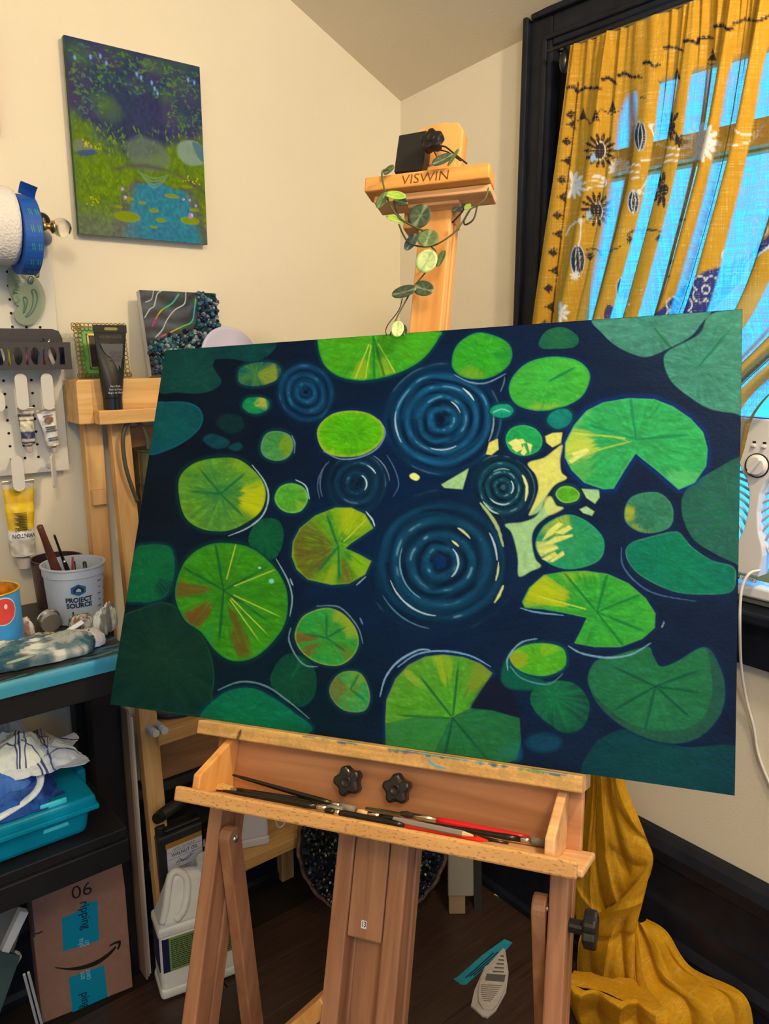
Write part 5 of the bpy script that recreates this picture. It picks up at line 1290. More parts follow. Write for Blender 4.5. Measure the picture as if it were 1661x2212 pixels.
# ------------------------------------------------------------------ pictures on the left wall
def paint_garden(U, V):          # U right 0..1, V down 0..1
    n1 = fbm(U*6, V*8, 61); n2 = fbm(U*16, V*20, 62); n3 = vnoise(U*60, V*60, 63)
    top = lin((58,52,92))*(1-n1[...,None]) + lin((30,62,72))*n1[...,None]
    grs = lin((108,134,32))*(1-n2[...,None]) + lin((82,104,48))*n2[...,None]
    wat = lin((60,132,140))*(1-n2[...,None]*.6) + lin((66,100,140))*n2[...,None]*.6
    k = sstep(.36, .50, V + (n1-.5)*.25 - .16*np.exp(-((U-.42)/.2)**2) + .10*np.abs(U-.45))[...,None]
    c = top*(1-k) + grs*k
    # pond
    pc = np.exp(-((U-.64)/(.20+.50*(V-.62)))**2*1.2)*sstep(.66, .72, V + (n2-.5)*.05)
    pk = sstep(.35, .55, pc)[...,None]
    bk = (sstep(.15, .35, pc)[...,None])*(1-pk)
    c = c*(1-bk*.7) + lin((92,84,92))*bk*.7
    c = c*(1-pk) + wat*pk
    gl = sstep(.80, .95, V)[...,None]*sstep(.55,.25,U)[...,None]*.6
    c = c*(1-gl) + lin((104,104,100))*gl
    c = c*(.8+.45*n3[...,None])
    p = Paint(U*100, V*140, 0); p.col = c
    r = np.random.RandomState(4)
    for i in range(46):          # bushes
        x, y = r.uniform(0, 100), r.uniform(0, 50)
        if 28 < x < 68 and y > 26: continue
        cc = [(64,84,70),(70,56,104),(92,120,50),(48,66,86),(40,72,74),(84,60,96)][r.randint(6)]
        p.ell(x, y, r.uniform(5,13), r.uniform(4,10), lin(cc), .5, 4, tex=.6)
    for i in range(900):         # foliage dabs
        x, y = r.uniform(2, 98), r.uniform(2, 52)
        if 25 < x < 72 and y > 30: continue
        cc = [(104,140,34),(60,90,56),(66,54,100),(44,74,92),(92,128,60),(70,120,98)][r.randint(6)]
        a = r.uniform(0, 3.1); l_ = r.uniform(.8, 3.2)
        p.stroke([(x,y),(x+l_*math.cos(a)*.5+.3,y+l_*math.sin(a)*.5),(x+l_*math.cos(a),y+l_*math.sin(a))], r.uniform(.4,1.1), lin(cc), .55)
    for x, y in ((6,14),(17,11),(50,16),(53,18),(61,20),(63,24),(65,27),(90,12),(95,13),(28,13),(24,9)): p.ell(x, y, .9, 1.7, lin((128,170,220)), .9, .5)
    for i in range(420):         # grass
        x, y = r.uniform(2, 98), r.uniform(56, 130)
        if 38 < x < 97 and y > 86: continue
        p.stroke([(x,y),(x+r.uniform(-2,2),y-r.uniform(1,4))], r.uniform(.3,.7), lin([(128,158,24),(112,142,28),(150,166,24),(84,112,40)][r.randint(4)]), .45)
    # mossy boulders by the water
    p.blob([(80,62),(92,58),(101,64),(101,74),(88,78),(79,72)], lin((140,158,138)), .9, 1, tex=.3); p.blob([(91,59),(101,63),(101,74),(95,70)], lin((70,110,130)), .8, .8)
    p.blob([(2,72),(10,72),(16,78),(10,81),(2,80)], lin((120,124,104)), .8, 1, tex=.3); p.blob([(3,80),(14,77),(16,80),(6,83)], lin((50,74,120)), .8, .8)
    p.blob([(38,70),(50,62),(66,66),(72,78),(60,86),(44,84)], lin((104,120,98)), .75, 2.5, tex=.5)
    p.blob([(28,90),(44,86),(70,86),(90,94),(99,100),(99,96),(84,88),(60,82),(40,84)], lin((84,70,76)), .7, 2, tex=.4)
    for k_ in range(4): p.stroke([(46+k_*1.5,88+k_*1.6),(58,92+k_*2.4),(70-k_,88+k_*1.6)], .5, lin((130,160,120)), .5)
    for (x,y,rx,ry) in ((36,124,10,4.2),(86,122,8,3.2),(57,117,4,1.6),(62,124,4,1.7),(38,110,4,1.4),(48,112,3,1.2),(85,95,5,1),(72,104,6,1.6),(56,130,3,1),(90,113,4,1.3),(30,117,3,1.2)):
        p.ell(x, y, rx, ry, lin((140,150,20)), .9, .7, tex=.2); p.ell(x, y-.3, rx*.8, ry*.6, lin((120,142,26)), .6, .8)
    for x, y, s_ in ((88,119,2.6),(34,104,1.4),(36,110,1.6),(82,106,1.2),(87,106,1.2),(92,110,1.3)):
        for a in range(5): p.ell(x+s_*.7*math.cos(.6+a*.5-.4+2.2), y-s_*.5*abs(math.sin(a+.6)), s_*.5, s_*.8, lin((176,140,204)), .9, .4)
        p.ell(x, y-s_*.6, s_*.3, s_*.5, lin((240,210,240)), .9, .4)
    for i in range(40):
        x, y = (r.uniform(6,22), r.uniform(70,76)) if i < 16 else ((r.uniform(4,16), r.uniform(112,118)) if i < 26 else (r.uniform(80,96), r.uniform(86,92)))
        p.ell(x, y, .5, .5, lin((214,196,60)), .9, .3)
    return p.col
c4 = [pY(140,76,YW-.022), pY(430,144,YW-.022), pY(449,529,YW-.022), pY(170,503,YW-.022)]
gx0, gx1 = (c4[0].x+c4[3].x)/2, (c4[1].x+c4[2].x)/2; gz1, gz0 = (c4[0].z+c4[1].z)/2, (c4[2].z+c4[3].z)/2
gp = thing('wall_canvas', 'small unframed pond garden canvas hanging on the cream left wall', 'painting', ((gx0+gx1)/2, YW-.012, gz0))
uu, vv = np.meshgrid(np.linspace(0,1,300), np.linspace(0,1,400))
Pg = np.stack([gx0+(gx1-gx0)*uu, np.full_like(uu, YW-.0222), gz1-(gz1-gz0)*vv], -1)
gc = paint_garden(uu, vv); gm_ = gc.mean(-1, keepdims=True); gc = np.clip((gm_+(gc-gm_)*1.2)*.78/LIGHT, 0, .85)
grid('painted_face', Pg, gc, vcol('small_canvas_paint', .6, bump=.3, bscale=1000, spec=.15), gp)
m = MB()
cs_ = C(196,186,160)
m.box(gx0, gx1, YW-.022, YW-.004, gz0, gz1)
m.build('canvas_body', mat('raw_canvas_side', C(170,160,130), .8), gp)
m = MB().box(gx0-.0006, gx0+.001, YW-.0221, YW-.012, gz0, gz1); m.box(gx0, gx1, YW-.0221, YW-.018, gz0-.0006, gz0+.001); m.build('painted_side', mat('painted_canvas_side', C(40,66,50), .7, var=.5, vscale=60), gp)
# magenta framed thing cut by the left border
a = pY(1, 285, YW-.02); b_ = pY(1, 205, YW-.02)
pk = thing('magenta_frame', 'magenta picture frame corner on the wall at the far left', 'picture frame', (a.x-.08, YW-.01, a.z))
mf = MB(); z0, z1, x1 = a.z, b_.z, a.x
for bx in ((x1-.16, x1, z0, z0+.012), (x1-.16, x1, z1-.012+.12, z1+.12), (x1-.012, x1, z0+.012, z1+.108), (x1-.16, x1-.148, z0+.012, z1+.108)):
    mf.box(bx[0], bx[1], YW-.02, YW-.004, bx[2], bx[3])
mf.build('frame', mat('magenta_gloss', C(200,20,90), .3), pk, bevel=.002)
MB().box(x1-.15, x1-.01, YW-.012, YW-.006, z0+.01, z1+.11).build('picture', mat('dark_picture', C(50,30,40), .6, var=.5, vscale=40), pk)

# ------------------------------------------------------------------ pegboard and what hangs on it
YB = 1.652
pr = pY(128, 750, YB).x; pzb = pY(75, 1022, YB).z; pzt = pY(100, 463, YB).z
M_PEG = mat('grey_white_pegboard', C(214,200,172), .5)
M_HOLE = mat('peg_hole_dark', (.01,.009,.008), .9)
pg = MB().box(pr-.61, pr, YB, YB+.005, pzb, pzt)
pegb = tag(pg.build('pegboard', M_PEG, None, bevel=.001), 'pale grey pegboard with round holes on the left wall', 'pegboard')
MB().box(pr-.60, pr-.58, YB+.005, YW, pzb+.01, pzt-.01).build('spacer', M_PEG, pegb); MB().box(pr-.03, pr-.015, YB+.005, YW, pzb+.01, pzt-.01).build('spacer', M_PEG, pegb)
h0 = pY(83, 987, YB); dxh = 0.0254
i0 = 0
hm_ = bpy.data.meshes.new('hole')
t_ = MB(WL((0,0,0))).lathe([(.0027,-.004),(.0027,.0003)], 10)
hm_.from_pydata(t_.v, [], t_.f); hm_.materials.append(M_HOLE)
for i in range(-9, 3):
    for j in range(0, 21):
        x = h0.x + i*dxh; z = h0.z + j*dxh - dxh*0
        if x > pr-.012 or z > pzt-.012 or z < pzb+.008: continue
        o = bpy.data.objects.new('hole', hm_); COL.objects.link(o)
        o.location = (x, YB, z); o.parent = pegb; o.matrix_parent_inverse = pegb.matrix_basis.inverted()
# paper towel roll, masking tape and brass rod
ax = pY(60, 493, 1.57)
AXM = frame((0, ax.y, ax.z), (0,1,0), (0,0,1))      # local z = +X
if AXM.to_3x3().col[2].x < 0: AXM = frame((0, ax.y, ax.z), (0,0,1), (0,1,0))
xr = pY(36, 493, 1.55).x
pt_ = MB(AXM).lathe([(.018,xr-.24),(.066,xr-.24),(.0675,xr-.235),(.0675,xr-.012),(.065,xr-.003),(.058,xr),(.020,xr),(.018,xr-.004)], 48)
m = mat('quilted_paper', C(230,214,190), .85, bump=.0)
t, n, l, bs = nt(m)
tc = n.new('ShaderNodeTexCoord'); vo = n.new('ShaderNodeTexVoronoi'); vo.inputs['Scale'].default_value = 210
l.new(tc.outputs['Object'], vo.inputs['Vector']); bp = n.new('ShaderNodeBump'); bp.inputs['Strength'].default_value = .45; bp.inputs['Distance'].default_value = .003; l.new(vo.outputs['Distance'], bp.inputs['Height']); l.new(bp.outputs['Normal'], bs.inputs['Normal'])
tag(pt_.build('paper_towel_roll', m, None, smooth=True), 'white quilted paper towel roll on a rod at the left edge', 'paper towel')
tz = pY(60, 509, 1.57).z
TXM = AXM.copy(); TXM.translation = Vector((0, ax.y-.004, tz))
tx0, tx1 = pY(38, 510, 1.55).x, pY(76, 510, 1.55).x
tape = thing('masking_tape', 'roll of blue masking tape with loose flap beside the paper towel', 'tape', ((tx0+tx1)/2, ax.y, tz-.07))
M_TAPE = mat('blue_masking_tape', C(24,80,150), .6, var=.12, vscale=60)
MB(TXM).lathe([(.040,tx0),(.0685,tx0),(.0690,tx0+.001),(.0690,tx1-.001),(.0685,tx1),(.040,tx1)], 48).build('tape_body', M_TAPE, tape, smooth=False)
MB(TXM).lathe([(.036,tx0+.0005),(.0405,tx0+.0005),(.0405,tx1-.0005),(.036,tx1-.0005)], 32).build('core', mat('card_core', C(190,170,130), .8), tape)
fb_ = MB()
fp = [(0.0, .0688, tz), ]
qs = [(-math.sin(a)*.0693, math.cos(a)*.0693) for a in (0.1, .25, .4)] ; qs = [(-.020,.066+.0035),(-.024,.0735),(-.030,.079),(-.037,.083),(-.044,.085)]
vs = []
for (dy, dz) in qs: vs += [(tx0+.002, ax.y+dy-.02, tz+dz-.004), (tx1-.001, ax.y+dy-.02, tz+dz-.012)]
fb_.add(vs, [(2*i,2*i+1,2*i+3,2*i+2) for i in range(len(qs)-1)])
o = fb_.build('flap', M_TAPE, tape); sd = o.modifiers.new('thickness','SOLIDIFY'); sd.thickness = .0006
# printed marks on the tape
M_TPR = mat('green_tape_print', C(60,140,110), .6)
mk = MB(TXM)
for i in range(9):
    a = math.radians(150+i*25); 
    for q in (0, 1):
        xx = tx0 + (tx1-tx0)*(.3+.38*((i+q) % 2)); 
        r0 = .0692
        for s_ in (0,.0035):
            a0, a1 = a-.05, a+.12
            mk.add([(r0*math.cos(a0),r0*math.sin(a0),xx+s_),(r0*math.cos(a1),r0*math.sin(a1),xx+s_+.002),(r0*math.cos(a1),r0*math.sin(a1),xx+s_+.0035),(r0*math.cos(a0),r0*math.sin(a0),xx+s_+.0015)],[(0,1,2,3)])
mk.build('tape_print', M_TPR, tape)
M_BRASS = mat('brass', (.62,.42,.16), .28, metal=1.0)
fin = pY(133, 492, 1.57)
rodb = thing('brass_rod', 'brass rod with clear crystal ball end carrying the paper towel and tape', 'rod', (fin.x-.1, ax.y, ax.z-.02))
RXM = AXM.copy(); RXM.translation = Vector((0, ax.y, fin.z))
MB(RXM).tube([(0,0,xr-.26),(0,0,fin.x-.033)], .0062, 12).build('tube', M_BRASS, rodb, smooth=True)
MB(RXM).lathe([(.006,fin.x-.036),(.010,fin.x-.035),(.010,fin.x-.029),(.006,fin.x-.028),(.005,fin.x-.022),(.009,fin.x-.019),(.012,fin.x-.017),(.012,fin.x-.014),(.006,fin.x-.012)], 20).build('collar', M_BRASS, rodb, smooth=True)
MB(RXM @ Matrix.Translation((0,0,fin.x))).ball((0,0,0), .0175, 24).build('crystal_ball', mat('clear_crystal', (.95,.95,.92), .02, trans=1.0, ior=1.5), rodb, smooth=True)
MB().tube([(xr-.20, ax.y, fin.z), (xr-.20, YB, fin.z)], .006, 8).build('rod_support', M_BRASS, rodb)
for (x, y, r, Y, m_, nm, lb) in ((89,478,.0165,1.618,M_BLACK,'black_ball_knob','glossy black ball knob on the pegboard behind the brass rod'), (95,515,.0150,1.636,mat('grey_gloss_knob', C(150,148,146), .25),'grey_ball_knob','round grey knob on the pegboard just below the brass rod')):
    q = pY(x, y, Y)
    k = MB(); k.ball(q, r, 20); k.tube([(q.x, q.y+r*.8, q.z), (q.x, YB, q.z)], .006, 10)
    tag(k.build(nm, m_, None, smooth=True), lb, 'knob')
# french curve template
def P1(x, y, Y): q = pY(x*0.33714, 380 + y*0.33714, Y); return (q.x, q.z)
def flat_poly(pts, Y0, Y1, name, m_, parent, bevel=0.0, smooth_=True):
    q = [P1(x, y, Y0) for x, y in pts]
    if smooth_: q = [tuple(v) for v in spline(q, True, 4)]
    M = WL((0, 0, 0))
    b = MB(M); b.prism(q, -Y1, -Y0); return b.build(name, m_, parent, bevel=bevel)
M_FC = mat('green_tint_acrylic', (.52,.66,.54), .12, trans=.55, ior=1.2, spec=.5)
fq = pY(52, 625, 1.638)
frc = thing('french_curve', 'translucent green french curve template hanging on the pegboard', 'french curve', (fq.x, 1.64, pY(52,705,1.64).z))
o = flat_poly([(60,585),(50,660),(62,740),(100,815),(122,832),(112,845),(95,870),(95,905),(120,942),(175,955),(225,940),(265,895),(288,830),(290,770),(272,710),(235,655),(205,650),(190,670),(172,668),(150,685),(135,665),(120,640),(100,600)], 1.638, 1.6405, 'template', M_FC, frc)
M_FCD = mat('acrylic_edge_dark', C(70,110,84), .3)
for pts in ([(205,735),(222,728),(238,760),(236,810),(215,860),(185,895),(165,900),(195,860),(212,810),(212,765)],[(150,780),(168,780),(176,810),(165,850),(150,880),(158,830)],[(188,650),(205,645),(215,665),(200,690),(180,680)]):
    pth = [ (P1(x,y,1.637)) for x, y in pts]
    sp = spline(pth, True, 3); sp = list(sp)+[sp[0]]
    MB().tube([(p[0], 1.6365, p[1]) for p in sp], .0009, 5).build('cut_out_edge', M_FCD, frc, smooth=True)
q = pY(36, 630, 1.637)
text('C-Thru', frame((q.x, 1.6365, q.z), (0.12,0,1), (-1,0,.12)), .018, M_FCD, frc, sx=.8, bold=.0001)
hkp = pY(76, 570, 1.63)
# wire clip above the curve
wc = MB().tube([tuple(v) for v in spline([tuple(pY(x,y,Y)) for x,y,Y in ((62,590,1.635),(66,575,1.62),(78,572,1.612),(83,585,1.612),(82,598,1.615),(76,594,1.62),(74,580,1.635),(74,572,1.651))], False, 5)], .0022, 8).build('wire_clip', M_STEEL, None, smooth=True)
tag(wc, 'bent wire clip holding the green french curve', 'clip')
# slotted dark metal basket with small tools
YF = 1.592
bk_ = thing('metal_basket', 'dark metal basket with slotted front hung on the pegboard', 'basket', (pr-.12, 1.62, pY(60,800,YF).z))
M_BASK = mat('dark_bronze_metal', C(64,60,60), .35, metal=.3)
zt, zb2 = pY(80, 739, YF).z, pY(80, 799, YF).z
xr2 = pY(154, 770, YF).x; xl2 = xr2-.30
bt = MB(); fr = .0095
bt.box(xl2, xr2, YF, YF+.0015, zb2, zb2+fr); bt.box(xl2, xr2, YF, YF+.0015, zt-fr, zt)
slx = [pY(x*.33714, 768, YF).x for x in (8,60,102,148,195,240,290,340,395)]
pitch = .0154
edges = [xr2-.012-pitch*i for i in range(20)]
bt.box(xr2-.0125, xr2, YF, YF+.0015, zb2+fr, zt-fr)
N_ = 0
for i in range(1, 19):
    xm = xr2-.0125-pitch*i
    if xm < xl2+.006: break
    cv = .0035*(1 if i % 2 else -1)*1.0
    seg = 6; pts = []
    for j in range(seg+1):
        t = j/seg; xo = cv*math.sin(math.pi*t); hw = .0030+.0024*abs(2*t-1)**3
        pts.append((xm+xo-hw, xm+xo+hw, zb2+fr+(zt-zb2-2*fr)*t))
    for j in range(seg):
        a, c = pts[j], pts[j+1]
        bt.hexa([(a[0],YF,a[2]),(a[1],YF,a[2]),(a[1],YF+.0015,a[2]),(a[0],YF+.0015,a[2]),(c[0],YF,c[2]),(c[1],YF,c[2]),(c[1],YF+.0015,c[2]),(c[0],YF+.0015,c[2])])
bt.build('slotted_front', M_BASK, bk_)
b2 = MB(); b2.box(xl2, xr2, YF+.0015, YB-.001, zb2, zb2+.0015); b2.box(xr2-.0015, xr2, YF+.0015, YB-.001, zb2+.0015, zt); b2.build('tray', M_BASK, bk_)
zt3 = pY(60, 710, YB).z; xr3 = pY(126, 720, YB).x
bp_ = [(xl2, zb2), (xr3+.006, zb2), (xr3+.006, zt3-.018), (xr3, zt3-.004), (xr3-.012, zt3), (xl2, zt3)]
MB(WL((0,0,0))).prism(bp_, -(YB-.0005), -(YB-.003)).build('back_plate', M_BASK, bk_)
tools = [(8,(224,214,196),.004,'white pen in the metal basket, nearest the left edge'),(30,(190,190,30),.006,'yellow-green marker in the metal basket'),(46,(176,60,90),.004,'pink handled tool in the metal basket'),(60,(110,60,110),.0045,'purple pen in the metal basket'),(76,(90,120,150),.005,'grey-blue tool in the metal basket'),(96,(120,50,40),.004,'dark red brush in the metal basket, right half'),(114,(226,200,170),.0045,'cream tool in the metal basket'),(128,(70,40,34),.004,'dark brown brush at the right end of the metal basket')]
for i, (x, c, r, lb) in enumerate(tools):
    q = pY(x, 765, 1.622)
    A = Vector((q.x+RNG.uniform(-.008,.008), 1.615+RNG.uniform(-.008,.012), zb2+.0015+r*.6)); B = Vector((q.x+RNG.uniform(-.016,.016), 1.62+RNG.uniform(-.005,.01), zt+RNG.uniform(-.006,.010)))
    tm = thing('marker' if i < 4 else 'hand_tool', lb, 'pen' if i < 4 else 'tool', A, 'tools in the metal basket')
    MB().tube([A, A.lerp(B,.8)], r, 8).build('barrel', mat('tool_%d' % i, C(*c), .4), tm, smooth=True)
    MB().tube([A.lerp(B,.8), B], [r*.8, r*.3], 8).build('tip', M_STEEL if i % 2 else M_BLACK, tm, smooth=True)
# paddle hooks
M_HOOK = mat('pale_grey_hook', C(206,194,170), .45)
def capsule(w_, h_):
    pts = []
    for i in range(9): t = math.pi*i/8; pts.append((w_/2*math.cos(t), h_/2-w_/2+w_/2*math.sin(t)))
    for i in range(9): t = math.pi+math.pi*i/8; pts.append((w_/2*math.cos(t), -h_/2+w_/2+w_/2*math.sin(t)))
    return pts
for (x, y0, y1, w_, lb, rot) in ((47,806,886,.0225,'pale paddle hook holding the dark striped paint tube',0),(103,806,886,.0225,'pale paddle hook holding the crumpled white paint tube',0),(39,985,1062,.0225,'pale paddle hook holding the yellow paint tube',0),(116,981,1054,.0185,'empty pale paddle hook turned aside below the pegboard edge',.9),(-3,846,890,.0225,'pale paddle hook cut off by the left border',0)):
    Yh = 1.608
    a = pY(x, y0, Yh); c = pY(x, y1, Yh)
    t = thing('pegboard_hook', lb, 'hook', (a.x, Yh, c.z), 'paddle hooks on the pegboard')
    M = WL(((a.x+c.x)/2, Yh, (a.z+c.z)/2)) @ Matrix.Rotation(rot, 4, 'Y')
    MB(M).prism(capsule(w_, a.z-c.z), -.0015, .0015).build('paddle', M_HOOK, t, bevel=.0008)
    MB().box(a.x-.004, a.x+.004, Yh+.0015 if rot == 0 else Yh+.004, YB, a.z-.014 if rot==0 else a.z-.030, a.z-.008 if rot==0 else a.z-.022).build('arm', M_HOOK, t, bevel=.001)
# paint tubes hanging by the crimped end
def tube_thing(name, label, top, bot, wtop, dia, Y, bands, cap, capc, seed, crumple=.0012, upY=None, group=None, lng=1.0, ncol=28):
    """bands: list of (t0, colour); t from crimp 0 to shoulder 1"""
    a = pY(*top, Y); c = pY(*bot, upY or Y)
    d = (c-a); L = d.length; d = d/L
    side = Vector((1,0,0)); side = (side - d*side.dot(d)).normalized()
    M = frame(a, side, d)          # x across, y down the tube, z out of it
    if M.to_3x3().col[2].y > 0: M = frame(a, -side, d)
    t = thing(name, label, 'paint tube', a.lerp(c,.5), group)
    nr, nc = 26, ncol; body = L - cap*1.35
    P_ = np.zeros((nr, nc+1, 3)); cl_ = np.zeros((nr, nc+1, 3))
    rs = np.random.RandomState(seed)
    for i in range(nr):
        f_ = i/(nr-1); y = body*f_
        k = sstep(0, .9, f_)
        rx = wtop/2*(1-k) + dia/2*k; rz = .0008*(1-k) + dia/2*k*.92
        for j in range(nc+1):
            th = 2*math.pi*j/nc
            nn = (vnoise(np.array(th*1.6+seed), np.array(f_*7.0), seed)-.5)*crumple*2*(1 if .04 < f_ < .97 else .2)
            P_[i,j] = M @ Vector(((rx+nn*.6)*math.cos(th), y, (rz+nn*1.5)*math.sin(th)))
        cc = bands[0][1]
        for b0, bc in bands:
            if f_ >= b0: cc = bc
        for j in range(nc+1):
            foil_ = abs(cc[0]-SIL[0]) < .02
            cl_[i,j] = np.array(cc)*((.25+1.5*fbm(np.array(j*.55), np.array(i*.8), seed+2, 3)) if foil_ else (0.80+.4*vnoise(np.array(j*.7), np.array(i*.9), seed+2)))
    grid('tube_body', P_, cl_, vcol('paint_tube_foil', .32, spec=.6), t)
    MB(M @ Matrix.Translation((0, body, 0)) @ Matrix.Rotation(-math.pi/2, 4, 'X')).lathe([(dia/2,0),(dia*.46,.001),(cap*.5,.005),(cap*.45,.007)] , 20).build('shoulder', mat('foil', (.55,.54,.5), .3, metal=.8), t, smooth=True)
    MB(M @ Matrix.Translation((0, body+.006, 0)) @ Matrix.Rotation(-math.pi/2, 4, 'X')).lathe([(cap*.55,0),(cap*.6,.002),(cap*.52,cap*1.0),(cap*.3,cap*1.1)], 14).build('cap', mat('cap_%s' % name, capc, .5), t, smooth=False)
    MB(M).box(-wtop/2-.0006, wtop/2+.0006, 0, .006, -.0012, .0012).build('crimp', mat('foil_crimp', (.5,.49,.46), .3, metal=.8), t, bevel=.0005)
    return t, M, body
SIL = (.50,.49,.47)
tube_thing('paint_tube', 'crumpled silver paint tube with dark blue band hanging second hook from the left', (55,880), (64,974), .030, .024, 1.627, [(0,C(196,176,140)),(.12,SIL),(.2,C(40,36,34)),(.28,SIL),(.34,C(60,50,44)),(.4,C(190,178,140)),(.68,C(40,44,84)),(.86,SIL),(.93,C(50,46,60))], .011, C(180,160,140), 5, .0020, group='paint tubes hung on the pegboard')
t2, M2, b2_ = tube_thing('paint_tube', 'crumpled white paint tube with small brown picture on its label', (98,884), (118,975), .036, .026, 1.624, [(0,C(214,204,186)),(.5,C(210,200,182)),(.86,SIL)], .010, C(204,190,166), 9, .0014, group='paint tubes hung on the pegboard')
MB(M2 @ Matrix.Translation((0, .021, .012))).prism([(-.008,-.004),(-.002,-.006),(.008,-.004),(.009,.004),(.002,.006),(-.006,.004)], -.003, .0008).build('label_picture', mat('brown_label_picture', C(130,90,60), .5, var=.4, vscale=300), t2)
for i, (y, w_) in enumerate(((.012,.018),(.034,.020),(.038,.018),(.042,.021),(.056,.018),(.060,.018))):
    MB(M2 @ Matrix.Translation((0, y, .0095+y*.07))).box(-w_/2, w_/2, -.0006, .0006, -.004, .0006).build('label_print', mat('grey_print', C(90,80,70), .6), t2)
t3, M3, b3 = tube_thing('paint_tube', 'large yellow paint tube hanging upside down below the pegboard', (39,1038), (52,1228), .058, .046, 1.622, [(0,SIL),(.10,C(206,166,10)),(.20,C(200,150,0)),(.30,C(222,178,10)),(.42,C(206,160,0)),(.60,C(214,170,14)),(.665,C(214,206,190)),(.80,SIL)], .022, C(176,140,30), 14, .0030, group='paint tubes hung on the pegboard')
def on_tube(y, k): return M3 @ Matrix.Translation((0, y, k)) @ Matrix.Rotation(math.pi if False else 0, 4, 'Z')
yy = b3*.715; zz = .0225
tm = M3 @ Matrix.Translation((.002, yy, zz))
rr_ = tm.to_3x3()
fl_ = frame(tm.translation, -Vector(rr_.col[0]) if rr_.col[0].x > 0 else Vector(rr_.col[0]), Vector(rr_.col[1]))
if fl_.to_3x3().col[2].y > 0: fl_ = frame(tm.translation, Vector(rr_.col[0]) if rr_.col[0].x < 0 else -Vector(rr_.col[0]), Vector(rr_.col[1]))
text('WINTON', fl_, .0115, M_INK, t3, sx=.85, bold=.00015)
text('OIL COLOUR', fl_ @ Matrix.Translation((0, -.010, 0)), .0058, M_INK, t3, sx=.9)
for i in range(11):
    y = b3*(.42+.022*i)
    MB(M3 @ Matrix.Translation((.004, y, .0185+y*.02))).box(-.011, .012-.004*(i % 3), -.0005, .0005, -.004, .0005).build('label_print', mat('olive_print', C(100,84,20), .6), t3)
# ------------------------------------------------------------------ wooden ladder shelf against the left wall
def pw(n, c1, c2, ax, **k): return wood(n, C(*c1), C(*c2), ax, **k)
M_PINEX = pw('pine_across', (226,176,104), (196,136,70), 0, scale=11)
M_PINEZ = pw('pine_upright', (222,172,104), (192,132,70), 2, scale=11)
sh = thing('ladder_shelf', 'pale wooden shelf with slanted legs standing behind the easel against the left wall', 'shelf', (.76, 1.57, 0))
zt_ = pY(250, 818, 1.60).z; zb_ = pY(215, 915, 1.575).z; zm_ = pY(270, 880, 1.575).z
xl_ = pY(158, 860, 1.60).x
MB().box(xl_+.006, .985, 1.585, 1.655, zb_+.003, zt_).build('top_rail', M_PINEX, sh, bevel=.002)
MB().box(xl_, xl_+.03, 1.575, 1.655, zb_, zt_-.002).build('top_rail_end', M_PINEX, sh, bevel=.002)
MB().box(xl_+.03, .985, 1.545, 1.585, zb_, zm_-.002).build('front_ledge', M_PINEX, sh, bevel=.002)
def slant(x0, x1, y_top, y_bot, dy, z0, z1, name='leg', m=None):
    return MB().hexa([(x0,y_bot,z0),(x1,y_bot,z0),(x1,y_bot+dy,z0),(x0,y_bot+dy,z0),(x0,y_top,z1),(x1,y_top,z1),(x1,y_top+dy,z1),(x0,y_top+dy,z1)]).build(name, m or M_PINEZ, sh, bevel=.002)
for x0 in (.518, .952):
    slant(x0, x0+.038, 1.615, 1.625, .030, 0, zb_+.02)                 # rear leg
    slant(x0+.046, x0+.086 if x0 < .7 else x0+.084, 1.590, 1.500, .026, 0, zb_+.0)   # front leg
    MB().box(x0+.004, x0+.03, 1.60, 1.645, 1.10, 1.13).build('side_rail', M_PINEZ, sh, bevel=.001)
    MB().box(x0+.004, x0+.03, 1.60, 1.645, .70, .73).build('side_rail', M_PINEZ, sh, bevel=.001)
zs = [pY(290, 1148, 1.575).z, pY(350, 1585, 1.52).z, pY(470, 1880, 1.52).z]
for z, yf in zip(zs, (1.572, 1.525, 1.512)):
    MB().box(.600, .965, yf+.03, 1.660, z-.022, z).build('shelf_board', M_PINEX, sh, bevel=.002)
    MB().box(.596, .965, yf, yf+.03, z-.03, z+.000).build('shelf_rail', M_PINEX, sh, bevel=.002)
MB().box(.600, .960, 1.655, 1.664, zs[1]-.30, zs[1]-.06).build('back_board', pw('pine_back', (196,140,86), (150,98,56), 0, scale=9), sh)
MB().box(.600, .960, 1.655, 1.664, zs[0]-.02, zb_-.02).build('back_board', pw('pine_back', (0,0,0), (0,0,0), 0), sh)

# black acrylic tube standing on its cap on the front ledge
zl = zm_-.002
c0 = pY(246, 878, 1.560); top = pY(237, 703, 1.560)
tt = thing('acrylic_tube', 'large black acrylic paint tube standing cap down on the shelf ledge', 'paint tube', (c0.x, 1.565, zl))
Xc = c0.x
M_TB = mat('black_satin_tube', (.010,.010,.011), .28)
Yt = 1.564; Hh = top.z-zl; nr, nc = 22, 32
P_ = np.zeros((nr, nc+1, 3))
for i in range(nr):
    f_ = i/(nr-1); z = zl+.024+(Hh-.024)*f_
    k = sstep(0.0, .95, f_); k2 = min(1, f_*1.05)**.85; rx = .0185*(1-k2)+.0325*k2; rz = .0185*(1-k)+.0011*k
    xo = Xc + (top.x+.0015-Xc)*f_
    for j in range(nc+1):
        th = 2*math.pi*j/nc; P_[i,j] = (xo+rx*math.cos(th), Yt+rz*math.sin(th), z)
grid('tube_body', P_, None, M_TB, tt)
MB(Matrix.Translation((Xc, Yt, zl))).lathe([(.0175,0),(.0185,.001),(.0185,.022),(.0190,.024)], 28).build('cap', M_BLACK, tt, smooth=False)
xt = top.x+.0015; ztp = zl+Hh
